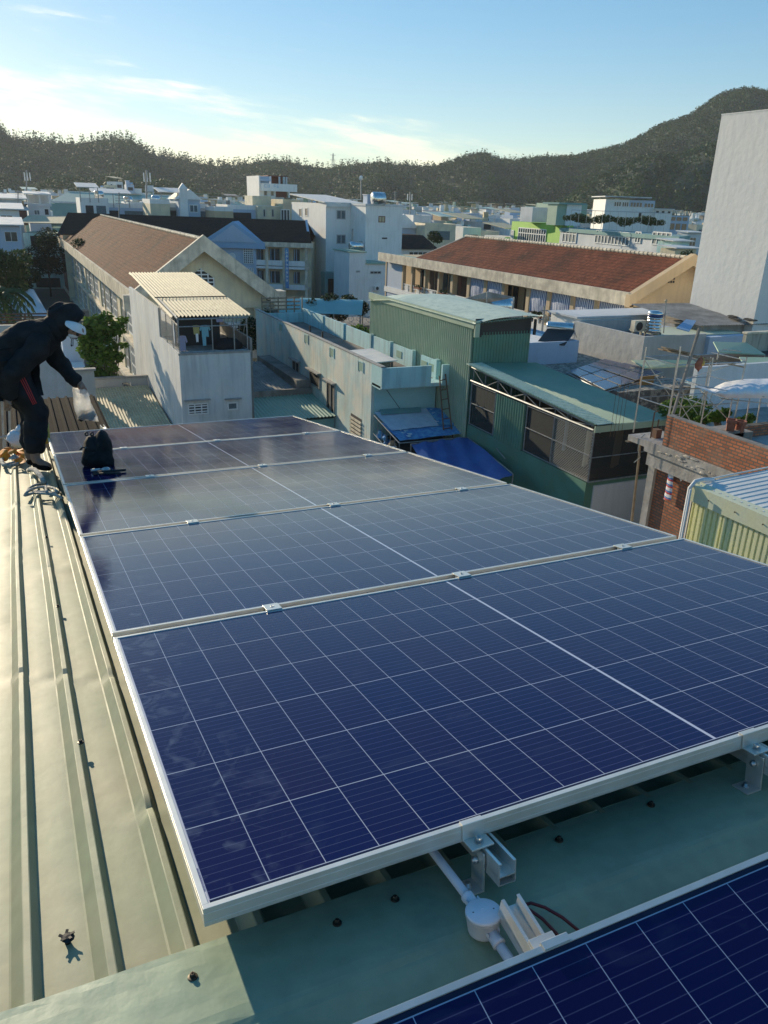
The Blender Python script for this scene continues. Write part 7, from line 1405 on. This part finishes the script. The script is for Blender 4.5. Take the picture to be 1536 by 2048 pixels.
mb=MB(); mb.tube([Wp(138,660,-.1),Wp(141,676,-.09),Wp(152,678,-.07),Wp(160,668,-.05)],.004,5); mb.tube([Wp(143,678,-.11),Wp(142,690,-.11)],.003,5); mb.tube([Wp(146,678,-.11),Wp(146,692,-.11)],.003,5); mb.blob(tuple(Wp(143,691,-.11)),.007,1); build('drawstring',mb,M['rubber'],W_,True)
# red side stripes on the near trouser leg
for k in range(3):
    mb=MB(); vs=[];fs=[]; L=[(31+k*4.2,744-k*1.5),(43+k*4.0,766-k*1.2),(56+k*3.5,790-k),(67+k*3.2,812-k)]
    for i,(x,y) in enumerate(L):
        dy=-.255+.012*i-.002*abs(k-1)+(.0 if i else .0); vs+= [tuple(Wp(x-1.1,y,dy)),tuple(Wp(x+1.1,y,dy))]
    for i in range(3): fs.append((2*i,2*i+1,2*i+3,2*i+2))
    mb.add(vs,fs); o=build('red_stripe',mb,M['red'],W_); 
    tr=[c for c in W_.children if c.name.startswith('trousers')][0]; sw=o.modifiers.new('w','SHRINKWRAP'); 
    sdv=o.modifiers.new('sd','SUBSURF'); sdv.subdivision_type='SIMPLE'; sdv.levels=3; sdv.render_levels=3; sw.target=tr; sw.wrap_method='PROJECT'; sw.use_project_y=True; sw.use_negative_direction=True; sw.use_positive_direction=True; sw.offset=.006; o.modifiers.move(1,0)
# shoes
for a,b in ((aR,tR),(aL,tL)):
    g0=Vector((a.x,a.y,a.z-.03)); skin_obj('shoe',W_,[[(a+Vector((-.01,0,.0)),.048),(a+Vector((.02,-.0,-.035)),(.05,.04)),(a.lerp(b,.55)+Vector((0,0,-.022)),(.05,.032)),(b+Vector((0,0,-.0)),(.042,.024))]],M['dustybox'],2)
# clear plastic bag
T=thing('plastic_bag','clear plastic bag with dark parts in its bottom, held by the worker','plastic bag',tuple(Wp(172,845,-.05))); L=[(144,776),(146,795),(149,815),(152,836),(158,840)]; Rg=[(172,776),(178,790),(183,806),(192,828),(199,843)]; n=16; vs=[];fs=[]; rnd=random.Random(3)
for i in range(13):
    t=i/12*4; k=min(int(t),3); f=t-k; a=(L[k][0]*(1-f)+L[k+1][0]*f,L[k][1]*(1-f)+L[k+1][1]*f); b=(Rg[k][0]*(1-f)+Rg[k+1][0]*f,Rg[k][1]*(1-f)+Rg[k+1][1]*f); ca=Wp((a[0]+b[0])/2,(a[1]+b[1])/2,-.03); hw=(Wp(*b,-.03)-Wp(*a,-.03))/2; dpth=.03+.035*math.sin(math.pi*min(1,i/12+.15)); dpth=dpth if i<12 else .006
    for j in range(n): ph=2*math.pi*j/n; w=1+.13*math.sin(3*ph+i*.9)+rnd.uniform(-.07,.07); vs.append(tuple(ca+hw*math.cos(ph)*min(1.05,w)+Vector((0,1,0))*math.sin(ph)*dpth*w))
for i in range(12):
    for j in range(n): fs.append((i*n+j,i*n+(j+1)%n,(i+1)*n+(j+1)%n,(i+1)*n+j))
fs.append(tuple(range(12*n,13*n))); mb=MB(); mb.add(vs,fs); bg=build('film',mb,M['bag'],T,True)
mb=MB(); [mb.blob(tuple(Wp(160+rnd.random()*26,822+rnd.random()*14+ (k%3),-.03)),rnd.uniform(.012,.026),k,7,5,.3) for k in range(46)]; build('small_parts',mb,M['rubber'],T)
# black tool bag on the panels
def Sv(px,py,n,dv=0):   # pixel on a plane parallel to panels
    d=Vector(ray(px,py)); o=S(0,0,n); t=(o-Vector((0,0,H))).dot(SN)/d.dot(SN); return Vector((0,0,H))+d*t
b0=S(.285,4.62,0)
T=thing('tool_bag','black cloth tool bag standing on the panels','tool bag',tuple(b0)); yb=b0.y
def Bp_(px,py,dy=0): return Vector(ony(px,py,yb+dy))
out=[(163,931),(162,918),(163,905),(166,893),(170,880),(175,871),(186,871),(190,874),(196,862),(203,859),(212,862),(220,873),(224,885),(226,905),(228,920),(231,936),(200,940),(176,938)]
vs=[];fs=[]; n=len(out); rnd=random.Random(6); cx,cy=197,905
for r_,dy in ((1.0,.0),(1.0,.10),(.93,-.045),(.75,-.075),(.45,-.09),(.15,-.095)):
    for (x,y) in out: 
        f=r_; q=Bp_(cx+(x-cx)*f,cy+(y-cy)*f,dy+.012*math.sin(x*.5+y*.3)); vs.append(tuple(q))
order=[1,0,2,3,4,5]
for a,b in zip(order,order[1:]):
    for j in range(n): fs.append((a*n+j,a*n+(j+1)%n,b*n+(j+1)%n,b*n+j))
fs.append(tuple(range(5*n,6*n))); fs.append(tuple(range(n,2*n))[::-1]); mb=MB(); mb.add(vs,fs); bb=build('bag_body',mb,M['black'],T,True); sb=bb.modifiers.new('u','SUBSURF'); sb.levels=2; sb.render_levels=2
tx=bpy.data.textures.new('folds','CLOUDS'); tx.noise_scale=.09; dm=bb.modifiers.new('d','DISPLACE'); dm.texture=tx; dm.strength=.03; dm.mid_level=.5
mb=MB(); [mb.tube([Bp_(x+3*math.cos(a),868+3*math.sin(a),-.01) for a in np.linspace(0,6.0,9)],.006,6) for x in (173,184)]; mb.tube([Bp_(160,900,-.05),Bp_(166,894,-.09),Bp_(176,897,-.1)],.006,6); build('handle',mb,M['rubber'],T,True)
mb=MB(); mb.tube([Bp_(160,898,-.05),Bp_(163,894,-.07),Bp_(172,896,-.10)],.004,5); build('zip_pull',mb,M['steel'],T)
p1,p2=Sv(182,941,.012),Sv(212,938,.012); T=thing('socket_wrench','steel ratchet tool lying before the black bag','wrench',tuple(p1)); mb=MB(); mb.tube([p1,p1.lerp(p2,.6)],.011,8); mb.tube([p1.lerp(p2,.6),p2],.007,8); build('handle',mb,M['steel'],T,True); mb=MB(); mb.blob(tuple(p2),(.03,.03,.014),2,10,6,.1); build('head',mb,M['steel'],T,True)
p1,p2=Sv(186,945,.010),Sv(252,940,.010); T=thing('iron_bar','dark iron bar lying before the black bag','bar',tuple(p1)); mb=MB(); mb.tube([p1,p2],.0085,8); build('bar',mb,M['rubber'],T,True)
p1,p2=Sv(186,948,.008),Sv(236,946,.008); T=thing('spanner','dark spanner beside the iron bar on the panel','spanner',tuple(p1)); mb=MB(); mb.tube([p1,p2],.007,6); mb.blob(tuple(p2),(.02,.018,.006),2,8,5,.1); build('shaft',mb,M['rubber'],T,True)
# ropes, harness, bucket, white sack
def RP(px,py,n=-.125): return Sv(px,py,n)
def noisy(pts,seed,a=.012,step=.03):
    rnd=random.Random(seed); out=[]; P=[Vector(p) for p in pts]
    for p,q in zip(P,P[1:]):
        k=max(1,int((q-p).length/step)); 
        for i in range(k): out.append(p.lerp(q,i/k)+Vector((rnd.uniform(-a,a),rnd.uniform(-a,a),rnd.uniform(0,a))))
    out.append(P[-1]); return out
T=thing('rope_coil','grey rope bundle lying on the ribbed roof below the worker','rope',tuple(RP(80,985))); mb=MB()
for k,pts in enumerate([[(50,990),(58,978),(72,970),(90,968),(97,972),(92,978)],[(52,992),(70,985),(90,984),(110,986),(120,986),(112,990),(92,988),(70,986)],[(52,988),(60,980),(75,975),(90,974),(95,985)],[(50,991),(56,984),(66,982),(84,985),(96,984)],[(95,984),(110,990),(125,996)],[(96,975),(108,978),(116,984)]]): mb.tube(noisy([RP(x,y,-.118+.012*(k%3)) for x,y in pts],k,.004,.05),.009,7)
build('cord',mb,M['rope'],T,True)
T=thing('rope_end','thick grey lanyard curving from the foot of the worker','rope',tuple(RP(70,945))); mb=MB(); mb.tube([RP(x,y,-.11+z) for x,y,z in ((57,941,.0),(62,938,.03),(70,940,.05),(79,949,.05),(85,958,.03),(88,966,.01))],.018,9); build('cord',mb,M['rope'],T,True)
T=thing('rope_coil','pale twisted rope loop with steel hook at the left edge','rope',tuple(RP(20,925))); mb=MB(); mb.tube(noisy([RP(x,y,-.11) for x,y in ((48,926),(35,929),(20,932),(6,931),(2,922),(8,916),(22,914),(34,918))],4,.006),.014,8); mb.tube(noisy([RP(x,y,-.10) for x,y in ((50,922),(36,925),(22,927),(12,930))],5,.008),.012,7); build('cord',mb,M['rope'],T,True); mb=MB(); mb.tube([RP(24,920,-.09),RP(26,908,-.06),RP(33,918,-.08),RP(40,926,-.1)],.007,6); build('hook',mb,M['steel'],T,True)
T=thing('safety_harness','orange webbing safety harness heaped at the left roof edge','harness',tuple(RP(25,912))); mb=MB()
def strap(mb,pts,w=.022,seed=0):
    P=[RP(x,y,n) for x,y,n in pts]; vs=[];fs=[]
    for i,p in enumerate(P):
        d=(P[min(i+1,len(P)-1)]-P[max(i-1,0)]).normalized(); s=d.cross(Vector((.1,-.85,.5))).normalized()*w*1.25; s=(s+Vector((0,0,.012*((i+seed)%2)))); vs+=[tuple(p-s),tuple(p+s)]
    for i in range(len(P)-1): fs.append((2*i,2*i+1,2*i+3,2*i+2))
    mb.add(vs,fs)
for k,pts in enumerate([[(-6,912,-.11),(2,908,-.09),(8,900,-.05),(16,897,-.03),(24,901,-.05),(33,904,-.09)],[(-4,916,-.12),(4,914,-.1),(8,906,-.08)],[(33,899,-.05),(42,899,-.03),(47,903,-.05),(49,912,-.09)],[(30,906,-.08),(38,908,-.07),(46,908,-.06),(50,914,-.09)],[(24,925,-.1),(32,922,-.08),(38,924,-.1),(42,920,-.09)],[(36,914,-.1),(44,918,-.09),(50,920,-.1)],[(-8,905,-.1),(-2,903,-.07),(5,908,-.1)],[(28,900,-.04),(36,906,-.08),(44,913,-.1),(50,908,-.08)],[(-4,908,-.08),(6,902,-.04),(14,906,-.06),(10,914,-.09),(2,916,-.1)],[(38,900,-.04),(46,906,-.05),(44,914,-.07),(36,912,-.08)],[(16,902,-.04),(26,906,-.05),(34,900,-.03)],[(30,924,-.09),(40,920,-.08),(48,926,-.09)]]): strap(mb,pts,.022+.005*(k%3),k)
hs=build('webbing',mb,M['orange'],T,True); s4=hs.modifiers.new('s','SOLIDIFY'); s4.thickness=.004; s5=hs.modifiers.new('u','SUBSURF'); s5.levels=2; s5.render_levels=2
mb=MB(); [strap(mb,p,.016,1) for p in ([(18,918,-.08),(27,912,-.05),(38,919,-.08),(48,924,-.1)],[(20,903,-.08),(30,910,-.09),(40,914,-.08)])]; build('grey_webbing',mb,M['rope'],T,True)
T=thing('white_sack','crumpled white and yellowish sack behind the harness','sack',tuple(RP(32,895))); p=RP(34,893,-.02)+Vector((0,.25,0)); mb=MB(); mb.blob(tuple(p+Vector((.0,0,.0))),(.075,.07,.075),4,14,10,.16); mb.blob(tuple(p+Vector((.035,0,.06))),(.035,.04,.055),5,10,8,.25); sk=build('cloth',mb,M['whitecloth'],T,True)
mb=MB(); mb.blob(tuple(p+Vector((.055,-.03,.02))),(.02,.03,.07),6,10,8,.2); build('yellowish_fold',mb,M['yellowp'],T,True)
T=thing('yellow_tool_pouch','yellow plastic can standing between the worker and the panels','can',tuple(RP(98,905))); p=RP(97,918,-.12)+Vector((0,.5,.0)); mb=MB(); mb.lathe((p.x,p.y,p.z),[(.038,0),(.045,.02),(.048,.17),(.03,.19),(.02,.19)],16); build('can',mb,M['yellowp'],T,True); mb=MB(); mb.lathe((p.x,p.y,p.z+.185),[(.03,0),(.028,.02),(.01,.022)],14); build('cap',mb,M['rubber'],T,True)
# a rust of small boulders: none. haze
hzm=bpy.data.materials.new('haze'); hzm.use_nodes=True; nt=hzm.node_tree
for n in list(nt.nodes):
    if n.type!='OUTPUT_MATERIAL': nt.nodes.remove(n)
v=nt.nodes.new('ShaderNodeVolumePrincipled'); v.inputs['Density'].default_value=.00014; v.inputs['Color'].default_value=(.86,.93,1,1); v.inputs['Anisotropy'].default_value=.2
nt.links.new(v.outputs[0],[n for n in nt.nodes if n.type=='OUTPUT_MATERIAL'][0].inputs['Volume'])
mb=MB(); mb.box(-760,1500,-60,1420,GZ-2,215); tag(build('haze',mb,hzm),'thin evening haze',None,kind='stuff')
